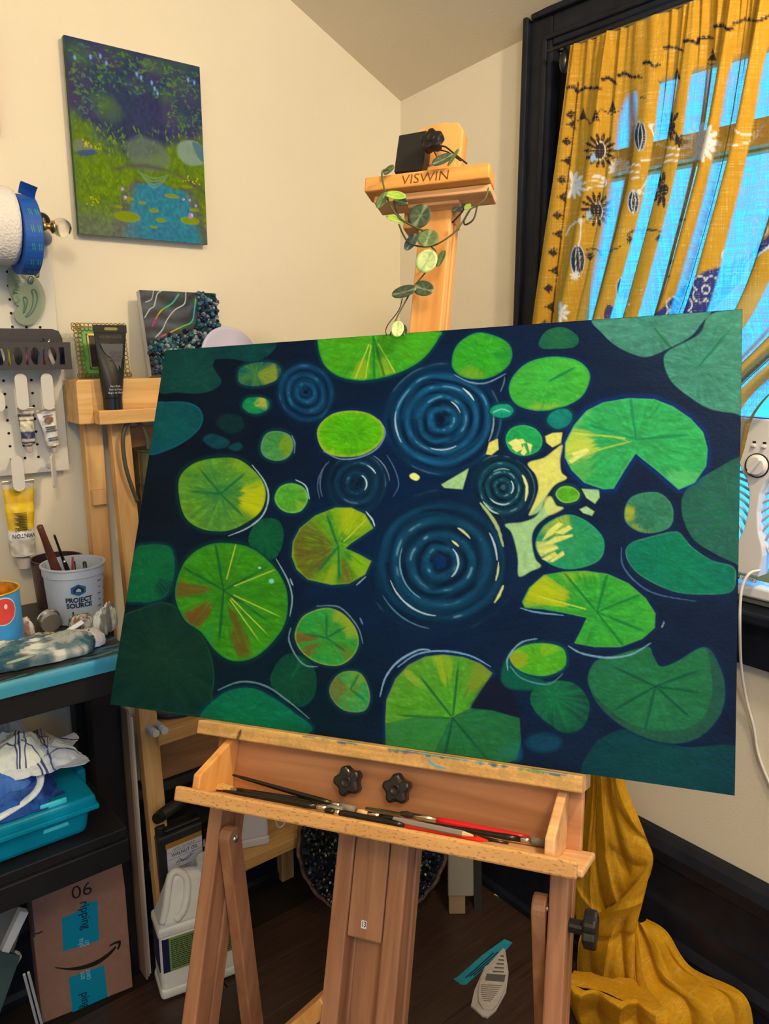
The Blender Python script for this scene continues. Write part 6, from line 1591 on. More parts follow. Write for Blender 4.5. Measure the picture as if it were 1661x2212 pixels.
MB().box(xt-.0328, xt+.0328, Yt-.0014, Yt+.0014, ztp-.014, ztp+.001).build('crimp', M_BLACKM, tt, bevel=.0006)
MB(WL((xt+.001, Yt-.0014, ztp-.0065))).prism([(p[1]*1.0, p[0]*1.0) for p in capsule(.0055, .026)], 0, .0004).build('hang_slot', mat('olive_slot', C(140,130,60), .6), tt)
M_GP = mat('grey_tube_print', C(70,70,70), .5)
def tub(f_, up=0): 
    k = sstep(0.0, .95, f_); return WL((Xc+(xt-Xc)*f_, Yt-(.0185*(1-k)+.0011*k)-.0007, zl+.024+(Hh-.024)*f_)) @ Matrix.Rotation(-.13, 4, 'X')
text('essentials', tub(.85), .0125, M_GP, tt, sx=.95)
gm = tub(.55) @ Matrix.Translation((.004,0,0))
swt = [(-.025,.028),(.020,.028),(.016,.002),(.012,-.010),(.010,-.020),(.007,-.012),(.005,-.024),(.001,-.014),(-.003,-.006),(-.008,.002),(-.013,.004),(-.020,.014)]
MB(gm).prism(swt, 0, .0004).build('grey_swatch', mat('grey_swatch', C(66,68,70), .45), tt)
for i, s_ in enumerate(('ACRYLIC', 'ACRYLIQUE', 'ACRÍLICO')): text(s_, gm @ Matrix.Translation((.004, .010-.0072*i, .0007)), .0075, mat('dark_grey_print', C(30,30,30), .6), tt, sx=.85)
for i, s_ in enumerate(('Mars Black', 'Noir de Mars', 'Negro de Marte')): text(s_, tub(.16-.045*i), .0055, mat('pale_print', C(190,180,170), .6), tt, sx=.85)
cm = tub(.72)
for r_ in (.0075, .0045): MB(cm).tube([(r_*1.1*math.cos(2*math.pi*i/20), r_*.8*math.sin(2*math.pi*i/20), .0005) for i in range(21)], .0005, 4).build('emblem', mat('dark_grey_print', (0,0,0)), tt)

# green picture in a gold lace frame
z0 = zt_+.001
fl0, fl1 = pY(168, 800, 1.63).x, pY(276, 800, 1.63).x; zf1 = pY(205, 699, 1.64).z
fcx = (fl0+fl1)/2; fw = (fl1-fl0); fh = zf1-z0
Mfr = frame((fcx, 1.625, z0), (1,0,0), (0,.15,1))
fr_ = thing('lace_frame', 'small green picture frame with gold lace border on the shelf top', 'picture frame', (fcx, 1.62, z0))
M_GOLD = mat('gold_filigree', (.42,.31,.11), .4, metal=.7)
MB(Mfr).box(-fw/2+.008, fw/2-.008, .006, fh-.008, .0, .004).build('green_mount', mat('green_foil_mount', C(92,150,70), .35, var=.3, vscale=70), fr_)
MB(Mfr).box(-fw/2+.026, fw/2-.026, .022, fh-.024, .004, .0055).build('picture', mat('dark_photo', C(38,34,30), .4, var=.6, vscale=120), fr_)
ir = MB(Mfr)
for (x0,x1,y0,y1) in ((-fw/2+.023,fw/2-.023,.018,.022),(-fw/2+.023,fw/2-.023,fh-.024,fh-.020),(-fw/2+.023,-fw/2+.026,.018,fh-.02),(fw/2-.026,fw/2-.023,.018,fh-.02)): ir.box(x0,x1,y0,y1,.004,.008)
ir.build('inner_frame', M_GOLD, fr_)
lc = MB(Mfr)
def ringl(x, y, r): lc.tube([(x+r*math.cos(2*math.pi*i/8), y+r*math.sin(2*math.pi*i/8), .005) for i in range(9)], .0009, 4)
nx_ = int(fw/.0085); ny_ = int(fh/.0085)
for i in range(nx_+1):
    for k_ in (0, 1): ringl(-fw/2+fw*i/nx_, fh-.003-.007*k_, .0044); ringl(-fw/2+fw*i/nx_, .005+.0*k_, .0044)
for j in range(ny_):
    for k_ in (0, 1): ringl(-fw/2+.003+.008*k_, .004+fh*j/ny_, .0044); ringl(fw/2-.003-.008*k_, .004+fh*j/ny_, .0044)
stuff(lc.build('lace_border', M_GOLD, fr_))
rb = MB(Mfr)
for i in range(5): rb.ball((.004*math.cos(i*1.26)*2, .05+.006*math.sin(i*1.26), .007), .005, 8, sc=(1,1,.5))
rb.build('flower_relief', mat('sage_relief', C(120,140,100), .5), fr_)

# crystal-edged resin panel leaning on the wall
q = [pY(291,631,1.655), pY(469,637,1.655)]
bl_ = pY(322, 811, 1.60)
pxl = bl_.x; pwid = pY(483, 800, 1.60).x - pxl; ph_ = (q[0].z - z0)*1.02
Mgp = frame((pxl+.001, 1.605, z0), (1,.0,-.0), (-.22*0+(q[0].x-pxl)/ph_*1.0, .030/ph_*1.3, 1))
gpn = thing('resin_geode_panel', 'square geode style resin panel with crystals leaning on the wall above the shelf', 'artwork', (pxl+pwid/2, 1.61, z0))
MB(Mgp).box(0, pwid, 0, ph_, -.0005, .016).build('panel', mat('panel_edge', C(206,196,180), .6), gpn)
def geode_cols(U, V):
    wv = V + .35*U + .10*np.sin(U*7+1) + .06*fbm(U*5, V*5, 71)
    d = fbm(U*7, V*7, 72)[...,None]
    c = lin((52,50,58))*(1-d) + lin((96,104,104))*d
    c = c*(.55+.8*(.5+.5*np.sin(wv*34+fbm(U*4,V*4,74)*5)))[...,None]
    p = Paint(U*100, V*100, 0); p.col = c
    def line(pts, w_, col): p.stroke(pts, w_, lin(col), .95, taper=False)
    line([(2,32),(10,22),(16,18),(22,4),(28,0)], .6, (225,220,210)); line([(12,55),(22,46),(30,34),(42,22),(56,14),(60,0)], .6, (225,220,210))
    line([(10,74),(20,66),(34,60),(50,54),(62,50),(70,40),(74,20),(80,6)], .7, (230,222,212)); line([(6,14),(14,10),(18,0)], .5, (200,200,200))
    for pts in ([(10,42),(18,30),(26,22),(40,14),(50,3)], [(8,62),(20,54),(34,48),(48,42),(62,36),(68,22),(72,8)]):
        n_ = len(pts)
        cs2 = [(230,20,150),(240,120,60),(220,200,30),(110,220,60),(40,220,150),(60,200,220),(120,220,40)]
        sp = spline(pts, False, 4)
        for i in range(len(sp)-1): p.stroke([sp[i], sp[i+1]], .75, lin(cs2[int(i*len(cs2)/len(sp))]), .95, taper=False)
    m_ = sstep(54, 60, p.Y + .12*p.X + 50*sstep(62, 80, p.X)); p.mix(np.nonzero(m_ > 0), m_[m_ > 0]*.85, lin((30,40,48)))
    return p.col*.6
uu, vv = np.meshgrid(np.linspace(0,1,320), np.linspace(0,1,320))
Lp = np.stack([uu*pwid, (1-vv)*ph_, np.full_like(uu, .0165)], -1)
Mn = np.array(Mgp); Pw = Lp @ Mn[:3,:3].T + Mn[:3,3]
grid('resin_face', Pw, np.clip(geode_cols(uu, vv)/LIGHT, 0, .85), vcol('resin_gloss', .22, spec=.25), gpn)
cr_ = MB(Mgp)
def crystal(mb, x, y, z, s_, col=None, ax=None):
    r = RNG; d = Vector((r.uniform(-.6,.6), r.uniform(-.6,.6), 1)).normalized(); u_ = d.orthogonal().normalized(); v_ = d.cross(u_)
    b0 = Vector((x,y,z)); k = 5; o = r.uniform(0,6)
    pts = [b0+(u_*math.cos(o+2*math.pi*i/k)+v_*math.sin(o+2*math.pi*i/k))*s_*.5 for i in range(k)] + [b0+d*s_*.6+(u_*math.cos(o+2*math.pi*i/k)+v_*math.sin(o+2*math.pi*i/k))*s_*.45 for i in range(k)] + [b0+d*s_*1.05]
    mb.add(pts, [(i,(i+1)%k,k+(i+1)%k,k+i) for i in range(k)]+[(k+i,k+(i+1)%k,2*k) for i in range(k)], col)
CRC = [C(30,58,84), C(20,74,74), C(96,110,120), C(40,40,70), C(150,150,140), C(24,30,40), C(50,110,110)]
for i in range(760):
    x, y = RNG.uniform(0.02,.99), RNG.uniform(.0,.99)
    if (1-y) < .56 - .12*x - .5*sstep(.62,.80,x) + .03*math.sin(x*20): continue
    crystal(cr_, x*pwid, y*ph_, .016, RNG.uniform(.005,.013), tuple(np.array(CRC[RNG.randint(len(CRC))])*RNG.uniform(.6,1.2)))
stuff(cr_.build('crystals', vcol('crystal_glass', .08, spec=.8), gpn))
# lavender disc
dq = pY(477, 772, 1.60)
dm = frame((dq.x, 1.558, dq.z), (1,0,0), (0,.25,1))
ds = tag(MB(dm).lathe([(.0,-.010),(.058,-.010),(.066,-.004),(.0675,.003),(.064,.006),(.060,.004),(.0005,.003)], 48).build('round_lavender_plate', mat('lavender_plastic', C(196,182,188), .4), None, smooth=True), 'round lavender plate leaning on the shelf top behind the big canvas', 'plate')

# metal watering can on the middle shelf
wz = zs[0]; cxw = pY(330, 1000, 1.60).x+.012
wcn = thing('metal_jug', 'weathered olive metal jug with tall loop handle on the upper shelf', 'jug', (cxw, 1.60, wz))
M_OLV = mat('olive_patina', C(88,82,48), .5, metal=.25, var=.35, vscale=30)
Mw = Matrix.Translation((cxw, 1.608, wz))
zr = pY(300, 977, 1.56).z - wz
MB(Mw).lathe([(.046,0),(.048,.004),(.048,zr*.55),(.050,zr*.555),(.050,zr*.585),(.048,zr*.59),(.047,zr-.006),(.049,zr-.003),(.049,zr),(.045,zr),(.044,.012)], 36).build('body', M_OLV, wcn, smooth=False)
for a_ in (200, 235, 270, 305): MB(Mw).box(.0485*math.cos(math.radians(a_))-.0008, .0485*math.cos(math.radians(a_))+.0008, .0485*math.sin(math.radians(a_))-.0012, .0485*math.sin(math.radians(a_))+.001, .004, zr-.004).build('seam', mat('rust_line', C(110,70,40), .6), wcn)
hd = [pY(x, y, 1.566) for x, y in ((298,1085),(284,1050),(272,1010),(266,970),(266,940),(274,916),(287,909),(300,914),(310,928),(318,950),(320,972))]
MB().tube([tuple(v) for v in spline([tuple(p) for p in hd], False, 4)], .0042, 10).build('handle', mat('grey_bent_pipe', C(86,82,60), .4, metal=.4), wcn, smooth=True)

# small white caps (paint tubes) and brush roll on the middle lower shelf
for i, (x, y, lb) in enumerate(((336,1560,'small white paint tube, left of the pair on the shelf under the canvas'), (355,1558,'small white paint tube, right of the pair on the shelf under the canvas'))):
    q = pY(x, y, 1.512); r = .0082
    q.z = zs[1]+r+.0005; d = Vector((-.10 + .06*i, .9, 0)).normalized()
    t = thing('small_paint_tube', lb, 'paint tube', q, 'white tubes on the lower shelf')
    MB().tube([q, q+d*.016], r, 16).build('cap', mat('white_cap', C(214,212,214), .4), t)
    MB().tube([q+d*.016, q+d*.021, q+d*.05, q+d*.085], [r*.6, r*1.0, r*1.0, r*.5], 14, flat=1.0).build('body', mat('white_tube', C(170,168,172), .5), t, smooth=True)
pz_ = pY(400, 1556, 1.57)
tag(MB(Matrix.Translation((.70,1.60,zs[1]))).lathe([(.055,0.0005),(.062,.003),(.064,.012),(.058,.014),(.05,.006)], 28, sx=1.3, sy=.7).build('blue_dish', mat('dark_blue_dish', C(40,50,66), .4), None, smooth=True), 'shallow dark blue dish on the shelf just below the canvas edge', 'dish')
# black cylinder resting on the lower front
A = pY(345, 1764, 1.488); B = pY(430, 1700, 1.585)
bc_ = thing('black_tube', 'black cylinder leaning across the lower shelf over the walnut oil tin', 'tube', A.lerp(B,.5))
d = (B-A).normalized()
MB().tube([A, B+d*.08], .0135, 20).build('tube_body', M_BLACKM, bc_, smooth=True)
MB().tube([A-d*.012, A+d*.001], [.0115,.0142], 20).build('end_cap', M_BLACK, bc_)
# walnut oil tin
zt2 = zs[2]
tin = thing('oil_tin', 'dark rectangular walnut oil tin with pale label on the bottom shelf', 'tin', (.615, 1.55, zt2))
x0, x1 = pY(344, 1860, 1.505).x, pY(441, 1860, 1.505).x
M_TIN = mat('dark_tin', C(52,52,50), .38, metal=.5, var=.25, vscale=30)
zt4 = pY(395, 1792, 1.505).z
Mt = Matrix.Translation((0,0,0))
MB().box(x0, x1, 1.505, 1.552, zt2, zt4).build('body', M_TIN, tin, bevel=.004)
MB().box(x0+.018, x1+.001, 1.512, 1.546, zt4, zt4+.010).build('handle', M_BLACK, tin, bevel=.005)
MB(Matrix.Translation((x0+.014, 1.528, zt4))).lathe([(.012,0),(.012,.016),(.010,.018)], 20).build('cap', M_BLACKM, tin)
lx0, lx1 = x0+.016, x1-.003
lzt = pY(395, 1810, 1.505).z
MB().box(lx0, lx1, 1.5040, 1.5051, lzt-.012, lzt).build('gold_band', mat('gold_band', C(160,112,40), .5), tin)
lb_ = MB().box(lx0+.002, lx1, 1.5038, 1.5050, lzt-.105, lzt-.012).build('label', mat('pale_tin_label', C(196,190,186), .6), tin)
lcx = (lx0+lx1)/2
text('ARTIST OIL MEDIUM', WL((lcx, 1.5035, lzt-.019)), .0075, mat('grey_print', (0,0,0)), lb_, sx=.78)
text('WALNUT OIL', WL((lcx, 1.5035, lzt-.032)), .0125, M_INK, lb_, sx=.82, bold=.0001)
for pts in ([(-.022,-.058),(-.012,-.046),(-.006,-.056),(.002,-.050),(.026,-.040)],[(-.016,-.062),(-.008,-.050),(.004,-.056),(.016,-.046)],[(-.020,-.052),(.0,-.054),(.022,-.047)]):
    MB(WL((lcx, 1.5034, lzt))).tube([(x,y-.0,0) for x,y in spline(pts, False, 5)], .0006, 4).build('signature_line', M_INK, lb_)
for i in range(3): MB(WL((lcx, 1.5037, lzt-.068-.005*i))).box(-.014+.003*i, .014-.003*i, 0, .0015, 0, .0004).build('label_print', mat('grey_print', (0,0,0)), lb_)
for zz in (-.024,-.041,-.088): MB().box(lx0+.003, lx1-.001, 1.5034, 1.504, lzt+zz, lzt+zz+.0006).build('label_rule', mat('grey_print', (0,0,0)), lb_)
# second small dark bottle beside the tin
bq = pY(450, 1830, 1.545)
tag(MB(Matrix.Translation((x1+.030, 1.565, zt2))).lathe([(.018,0),(.019,.002),(.019,.055),(.009,.068),(.009,.080),(.011,.081),(.011,.095)], 20).build('dark_bottle', mat('dark_glass', (.012,.013,.015), .15), None, smooth=False), 'small dark bottle between the oil tin and the easel leg', 'bottle')
# white appliance
xa0, xa1 = pY(512, 1820, 1.555).x, pY(598, 1820, 1.51).x
za1 = pY(560, 1752, 1.52).z
kt_ = thing('white_appliance', 'white plastic appliance with dark side panel on the bottom shelf behind the easel leg', 'appliance', ((xa0+xa1)/2, 1.56, zt2))
M_WAP = mat('white_appliance_plastic', C(214,206,196), .35)
Ma = frame(((xa0+xa1)/2+.006, 1.575, zt2), (1,-.35,0), (.35,1,0))
MB(Ma).hexa([(-.040,-.034,.020),(.040,-.034,.020),(.040,.034,.020),(-.040,.034,.020),(-.034,-.030,.165),(.036,-.030,.165),(.036,.030,.165),(-.034,.030,.165)]).build('body', M_WAP, kt_, bevel=.008, segs=3)
MB(Ma).box(-.041, .041, -.035, .035, 0, .024).build('base', M_WAP, kt_, bevel=.006, segs=3)
MB(Ma).hexa([(-.0405,-.024,.03),(-.0385,-.024,.03),(-.0385,.024,.03),(-.0405,.024,.03),(-.0355,-.020,.15),(-.033,-.020,.15),(-.033,.020,.15),(-.0355,.020,.15)]).build('side_panel', mat('smoked_panel', C(60,52,50), .2), kt_)
MB().tube([tuple(v) for v in spline([tuple(p) for p in (pY(590,1755,1.53), pY(600,1785,1.53), pY(612,1782,1.535), pY(622,1760,1.55))], False, 5)], .0022, 8).build('cord', M_WAP, kt_, smooth=True)
# canvases standing edge-on between desk and shelf
for i, (x, lb) in enumerate(((.5345,'thin canvas panel edge beside the desk, leftmost of the three'), (.5405,'thin canvas panel edge, middle of the three beside the shelf leg'), (.5465,'pale canvas panel nearest the front shelf leg'))):
    t = .0045
    p = MB().hexa([(x,1.535+.006*i,.0),(x+t,1.535+.006*i,0),(x+t,1.598,0),(x,1.598,0),(x,1.535+.006*i,.665-.012*i),(x+t,1.535+.006*i,.665-.012*i),(x+t,1.598,.665-.012*i),(x,1.598,.665-.012*i)])
    tag(p.build('canvas_board', mat('panel_edge_%d' % i, C(*((150,118,88),(176,160,140),(214,190,150))[i]), .7), None), lb, 'canvas board', 'flat panels beside the shelf leg')
# ------------------------------------------------------------------ black workbench at the left
DZ = .900; DY = 1.275; DX1 = .462; DX0 = -.55
M_DBLK = mat('black_bench_frame', (.007,.008,.013), .45, var=.3, vscale=15)
desk = thing('workbench', 'black workbench with paint-smeared top and teal painted front edge', 'workbench', (0, 1.46, 0))
nx, ny = 420, 170
rows_ = [(DY+.0, DZ-.026), (DY-.001, DZ-.012), (DY, DZ-.003), (DY+.003, DZ)] + [(DY+.003+(1.66-DY-.003)*i/ny, DZ) for i in range(1, ny+1)]
xx = np.linspace(DX0, DX1, nx)
Pd = np.zeros((len(rows_), nx, 3)); Ud = np.zeros((len(rows_), nx)); Vd = Ud.copy(); acc = 0
for i, (y, z) in enumerate(rows_):
    if i: acc += math.hypot(y-rows_[i-1][0], z-rows_[i-1][1])
    Pd[i,:,0] = xx; Pd[i,:,1] = y; Pd[i,:,2] = z; Ud[i] = xx*1000; Vd[i] = acc*1000
pd = Paint(Ud, Vd, 0)
n1 = fbm(Ud/50, Vd/20, 81); n2 = fbm(Ud/14, Vd/7, 82)
pd.col = lin((60,54,52))*(1-n1[...,None]) + lin((34,34,38))*n1[...,None]
te = (Vd < 27 + 3*n2)
pd.mix(np.nonzero(te), (.9*np.ones_like(n1))[te], (lin((70,150,170))*(1-n1[...,None]) + lin((28,130,178))*n1[...,None])[te])
for i in range(60):
    x = RNG.uniform(-300, 460); y = RNG.uniform(27, 110)
    if x < 150 and y > 70: continue
    pd.stroke([(x,y),(x+RNG.uniform(10,40),y+RNG.uniform(-8,8)),(x+RNG.uniform(40,80),y+RNG.uniform(-6,6))], RNG.uniform(1,5), lin([(40,110,150),(70,140,160),(30,90,130),(20,30,40)][RNG.randint(4)]), .75, jit=.5)
for i in range(16):
    x = RNG.uniform(330, 470); y = RNG.uniform(27, 130); pd.stroke([(x,y),(x+RNG.uniform(20,50),y+RNG.uniform(-10,10))], RNG.uniform(3,8), lin((44,116,150)), .6, jit=.5)
grid('bench_top', Pd, np.clip(pd.col/LIGHT*np.array((1,1,.8)), 0, .85), vcol('bench_paint', .45, bump=.2, bscale=300), desk)
MB().box(DX0, DX1-.001, DY+.002, 1.66, DZ-.026, DZ-.002).build('top_board', M_DBLK, desk)
MB().box(DX0, DX1-.002, DY+.006, DY+.036, DZ-.072, DZ-.026).build('front_rail', M_DBLK, desk, bevel=.002)
MB().box(DX0, DX1-.002, 1.62, 1.65, DZ-.072, DZ-.026).build('rear_rail', M_DBLK, desk, bevel=.002)
MB().box(.470, .531, 1.565, 1.612, 0, DZ-.026).build('leg', M_DBLK, desk, bevel=.002)
MB().box(.455, .486, 1.62, 1.66, 0, DZ-.072).build('leg', M_DBLK, desk, bevel=.002)
MB().box(.455, .490, 1.562, 1.66, DZ-.072, DZ-.026).build('end_rail', M_DBLK, desk, bevel=.002)
MB().box(DX0, DX0+.05, DY+.008, DY+.062, 0, DZ-.072).build('leg', M_DBLK, desk, bevel=.002)
MB().box(DX0, DX0+.05, 1.59, 1.645, 0, DZ-.072).build('leg', M_DBLK, desk, bevel=.002)
SZ = pY(100, 1850, 1.29).z
MB().box(DX0, .432, DY+.01, 1.648, SZ-.020, SZ).build('lower_shelf', M_DBLK, desk, bevel=.002)
MB().box(DX0, .432, DY+.004, DY+.03, SZ-.065, SZ-.020).build('shelf_rail', M_DBLK, desk, bevel=.002)

# measuring bucket with brushes
bx = pY(167, 1300, 1.50); bxx = bx.x
Hb = .112; R0, R1 = .049, .0575
yb = 1.508
buck = thing('measuring_bucket', 'cloudy plastic measuring bucket full of brushes on the bench', 'bucket', (bxx, yb, DZ))
M_BKT = mat('cloudy_plastic', C(196,198,200), .4, trans=.25, ior=1.15)
Mb_ = Matrix.Translation((bxx, yb, DZ+.001))
MB(Mb_).lathe([(.0005,.0),(R0-.002,0),(R0,.002),(R1-.003,Hb-.020),(R1-.001,Hb-.019),(R1-.0005,Hb-.004),(R1+.002,Hb-.003),(R1+.002,Hb),(R1-.002,Hb),(R1-.005,Hb-.02),(R0-.003,.004),(.0005,.003)], 48).build('bucket_wall', M_BKT, buck, smooth=False)
M_BLUEP = mat('blue_print', C(30,84,122), .6); M_NAVP = mat('navy_print', C(20,34,56), .6)
def rad_M(ang, z):   # frame tangent to the bucket at a heading (degrees from -Y towards +X)
    a = math.radians(ang); r = R0 + (R1-.003-R0)*(z/Hb) + .0011
    n_ = Vector((math.sin(a), -math.cos(a), 0)); rt = Vector((math.cos(a), math.sin(a), 0))
    return frame(Vector((bxx, yb, DZ+.001+z)) + n_*r, rt, (0,0,1))
def strips(poly, n=16):
    # a convex outline cut into narrow upright strips, so that it can bend round a cylinder
    x0 = min(p[0] for p in poly); x1 = max(p[0] for p in poly); out = []; k = len(poly)
    for i in range(n+1):
        x = x0+1e-7+(x1-x0-2e-7)*i/n; ys = []
        for j in range(k):
            (ax, ay), (bx_, by_) = poly[j], poly[(j+1) % k]
            if min(ax, bx_) <= x <= max(ax, bx_) and ax != bx_: ys.append(ay+(by_-ay)*(x-ax)/(bx_-ax))
        if not ys: ys = [poly[0][1]]
        out += [(x, min(ys)), (x, max(ys))]
    return out
def wrap_print(poly, ang, z, name, m_):
    """flat print bent round the bucket"""
    b = MB(); st = strips(poly); pts = []
    for x, y in st:
        zz = z+y; r = R0 + (R1-.003-R0)*(zz/Hb) + .0010; a = math.radians(ang) + x/r
        pts.append((bxx+r*math.sin(a), yb-r*math.cos(a), DZ+.001+zz))
    b.add(pts, [(2*i,2*i+2,2*i+3,2*i+1) for i in range(len(st)//2-1)]); return b.build(name, m_, buck)
def wrap_text(s, ang, z, size, m_, **k):
    o = text(s, Matrix(), size, m_, buck, **k)
    me = o.data; co = np.zeros(len(me.vertices)*3, np.float32); me.vertices.foreach_get('co', co); co = co.reshape(-1,3)
    zz = z+co[:,1]; r = R0 + (R1-.003-R0)*(zz/Hb) + .0012; a = math.radians(ang)+co[:,0]/r
    out = np.stack([bxx+r*np.sin(a), yb-r*np.cos(a), DZ+.001+zz], -1).astype(np.float32); me.vertices.foreach_set('co', out.ravel()); me.update(); return o
A0 = -10
hexo = [(.0135*math.cos(math.pi/6+i*math.pi/3)*1.15, .0115*math.sin(math.pi/6+i*math.pi/3)) for i in range(6)]
wrap_print([(x*1.0,y) for x,y in hexo], A0, .071, 'house_badge', M_BLUEP)
b = wrap_print([(-.009,-.0045),(.009,-.0045),(.009,.002),(.0,.0085),(-.009,.002)], A0, .0712, 'house_emblem', M_NAVP)
for v_ in b.data.vertices: 
    d_ = Vector((v_.co.x-bxx, v_.co.y-yb, 0)).normalized(); v_.co += d_*.0004
b = wrap_print([(-.0045,-.003),(.0045,-.003),(.0045,.0005),(0,.0038),(-.0045,.0005)], A0, .071, 'house_window', M_BKT)
for v_ in b.data.vertices: 
    d_ = Vector((v_.co.x-bxx, v_.co.y-yb, 0)).normalized(); v_.co += d_*.0008
wrap_text('PROJECT', A0, .0515, .0125, M_NAVP, sx=.98, bold=.0005); wrap_text('SOURCE', A0, .0405, .0125, M_NAVP, sx=.98, bold=.0005); wrap_text('1', A0-14, .022, .018, M_NAVP, bold=.0004)
for i in range(7):
    z = .018+.0125*i; w_ = .010 if i % 2 else .0065
    wrap_print([(-w_/2,-.0009),(w_/2,-.0009),(w_/2,.0009),(-w_/2,.0009)], 38, z, 'scale_mark', M_NAVP)
    wrap_print([(-w_/2,-.0009),(w_/2,-.0009),(w_/2,.0009),(-w_/2,.0009)], 60, z+.004, 'scale_mark', M_NAVP)
mc = pY(112, 1290, 1.53)
cupm = tag(MB(Matrix.Translation((bxx+.002, 1.6205, DZ+.001))).lathe([(.0005,0),(.043,0),(.044,.003),(.049,.094),(.0505,.095),(.0505,.098),(.047,.098),(.041,.006),(.0005,.005)], 36).build('maroon_cup', mat('maroon_plastic', C(58,34,40), .4), None), 'dark maroon plastic cup half hidden behind the measuring bucket', 'cup')
def handle(label, tip, base, r0, r1, m_, name='paint_brush', Ytip=1.50, Yb=1.51, tipm=None, cat='brush'):
    A = pY(*tip, Ytip); Bq = pY(*base, Yb)
    d = (Bq-A).normalized()
    t = thing(name, label, cat, A.lerp(Bq,.5), 'brushes in the measuring bucket')
    MB().tube([A+d*.0, A+d*.002, A+d*.03, A.lerp(Bq,.6), Bq], [r0*.6, r0, r0*1.05, (r0+r1)/2, r1], 12).build('handle', m_, t, smooth=True)
    MB().tube([Bq, Bq+d*.012], [r1*.95, r1*.9], 10).build('ferrule', M_STEEL, t, smooth=True)
    if tipm: MB().tube([A-d*.001, A+d*.003], [r0*.7, r0*1.08], 10).build('end_band', tipm, t, smooth=True)
M_MAH = mat('mahogany_lacquer', C(84,44,32), .25, var=.25, vscale=40)
handle('thick mahogany brush handle leaning left out of the measuring bucket', (85,1135), (138,1275), .0058, .0115, M_MAH, Ytip=1.475, Yb=1.515)
handle('slim black brush handle just right of the mahogany one', (117,1155), (158,1268), .0022, .0052, M_BBLK, Ytip=1.49, Yb=1.52)
handle('black brush with steel band, front of the bucket', (139,1212), (160,1262), .0034, .0050, M_BBLK, Ytip=1.485, Yb=1.505, tipm=M_STEEL)
handle('short red stick at the back of the bucket', (157,1203), (156,1262), .0021, .0024, mat('dusty_red', C(170,60,60), .5), name='stick', cat='stick', Ytip=1.53, Yb=1.535)
handle('short thin dark stick beside the red stick', (161,1212), (166,1262), .0014, .0018, M_BBLK, name='stick', cat='stick', Ytip=1.52, Yb=1.525)
handle('navy brush handle upright at the right of the bucket', (182,1213), (190,1262), .0038, .0058, mat('navy_lacquer', C(26,44,52), .25), Ytip=1.51, Yb=1.515)
handle('short green brush handle at the far right inside the bucket', (214,1223), (204,1262), .0018, .0026, mat('dull_green', C(40,70,74), .4), Ytip=1.525, Yb=1.525)

# blue can cut by the left border
cr = .050; cq = pY(45, 1330, 1.40); ccx = cq.x - cr + .001; cyy = 1.40
czt = pY(20, 1283, 1.37).z
can = thing('blue_can', 'blue printed can with red disc, paint-stained inside, cut by the left border', 'can', (ccx, cyy, DZ))
Mc = Matrix.Translation((ccx, cyy, DZ+.001)); hc = czt-DZ+.006
M_CANB = mat('blue_can_print', C(60,140,186), .3, var=.25, vscale=14)
MB(Mc).lathe([(.0005,0),(cr-.001,0),(cr,.002),(cr,hc-.003),(cr-.0015,hc-.003),(cr-.0015,.004),(.0005,.003)], 48).build('can_wall', M_CANB, can, smooth=False)
MB(Mc).tube([(cr*math.cos(2*math.pi*i/48), cr*math.sin(2*math.pi*i/48), hc-.002) for i in range(49)], .0016, 8).build('rim', mat('yellow_rim', C(226,176,40), .35, metal=.4), can, smooth=True)
MB(Mc).lathe([(cr-.0016,.02),(cr-.0016,hc-.004),(cr-.0022,hc-.004),(cr-.0022,.02)], 40).build('paint_crust', mat('orange_crust', C(190,110,20), .6, var=.6, vscale=50), can)
def on_can(poly, ang, z, name, m_, off=.0006):
    pts = []; st = strips(poly)
    for x, y in st:
        a = math.radians(ang)+x/cr; r = cr+off; pts.append((ccx+r*math.sin(a), cyy-r*math.cos(a), DZ+.001+z+y))
    b = MB(); b.add(pts, [(2*i,2*i+2,2*i+3,2*i+1) for i in range(len(st)//2-1)]); return b.build(name, m_, can)
angc = 14
circ = [(.024*math.cos(2*math.pi*i/32), .024*math.sin(2*math.pi*i/32)) for i in range(32)]
zc_ = pY(5, 1322, 1.355).z - DZ
on_can(circ, angc, zc_, 'pale_disc', mat('pale_disc', C(200,206,216), .3), .0006)
on_can([(.022*math.cos(2*math.pi*i/32), .022*math.sin(2*math.pi*i/32)*1.0+.0) for i in range(32)], angc, zc_, 'red_disc', mat('red_disc', C(214,70,60), .3, var=.15, vscale=40), .0011)
on_can([(.003*math.cos(2*math.pi*i/12)+.004, .0045*math.sin(2*math.pi*i/12)+.008) for i in range(12)], angc, zc_, 'white_glint', mat('white_print', C(230,200,190), .4), .0016)

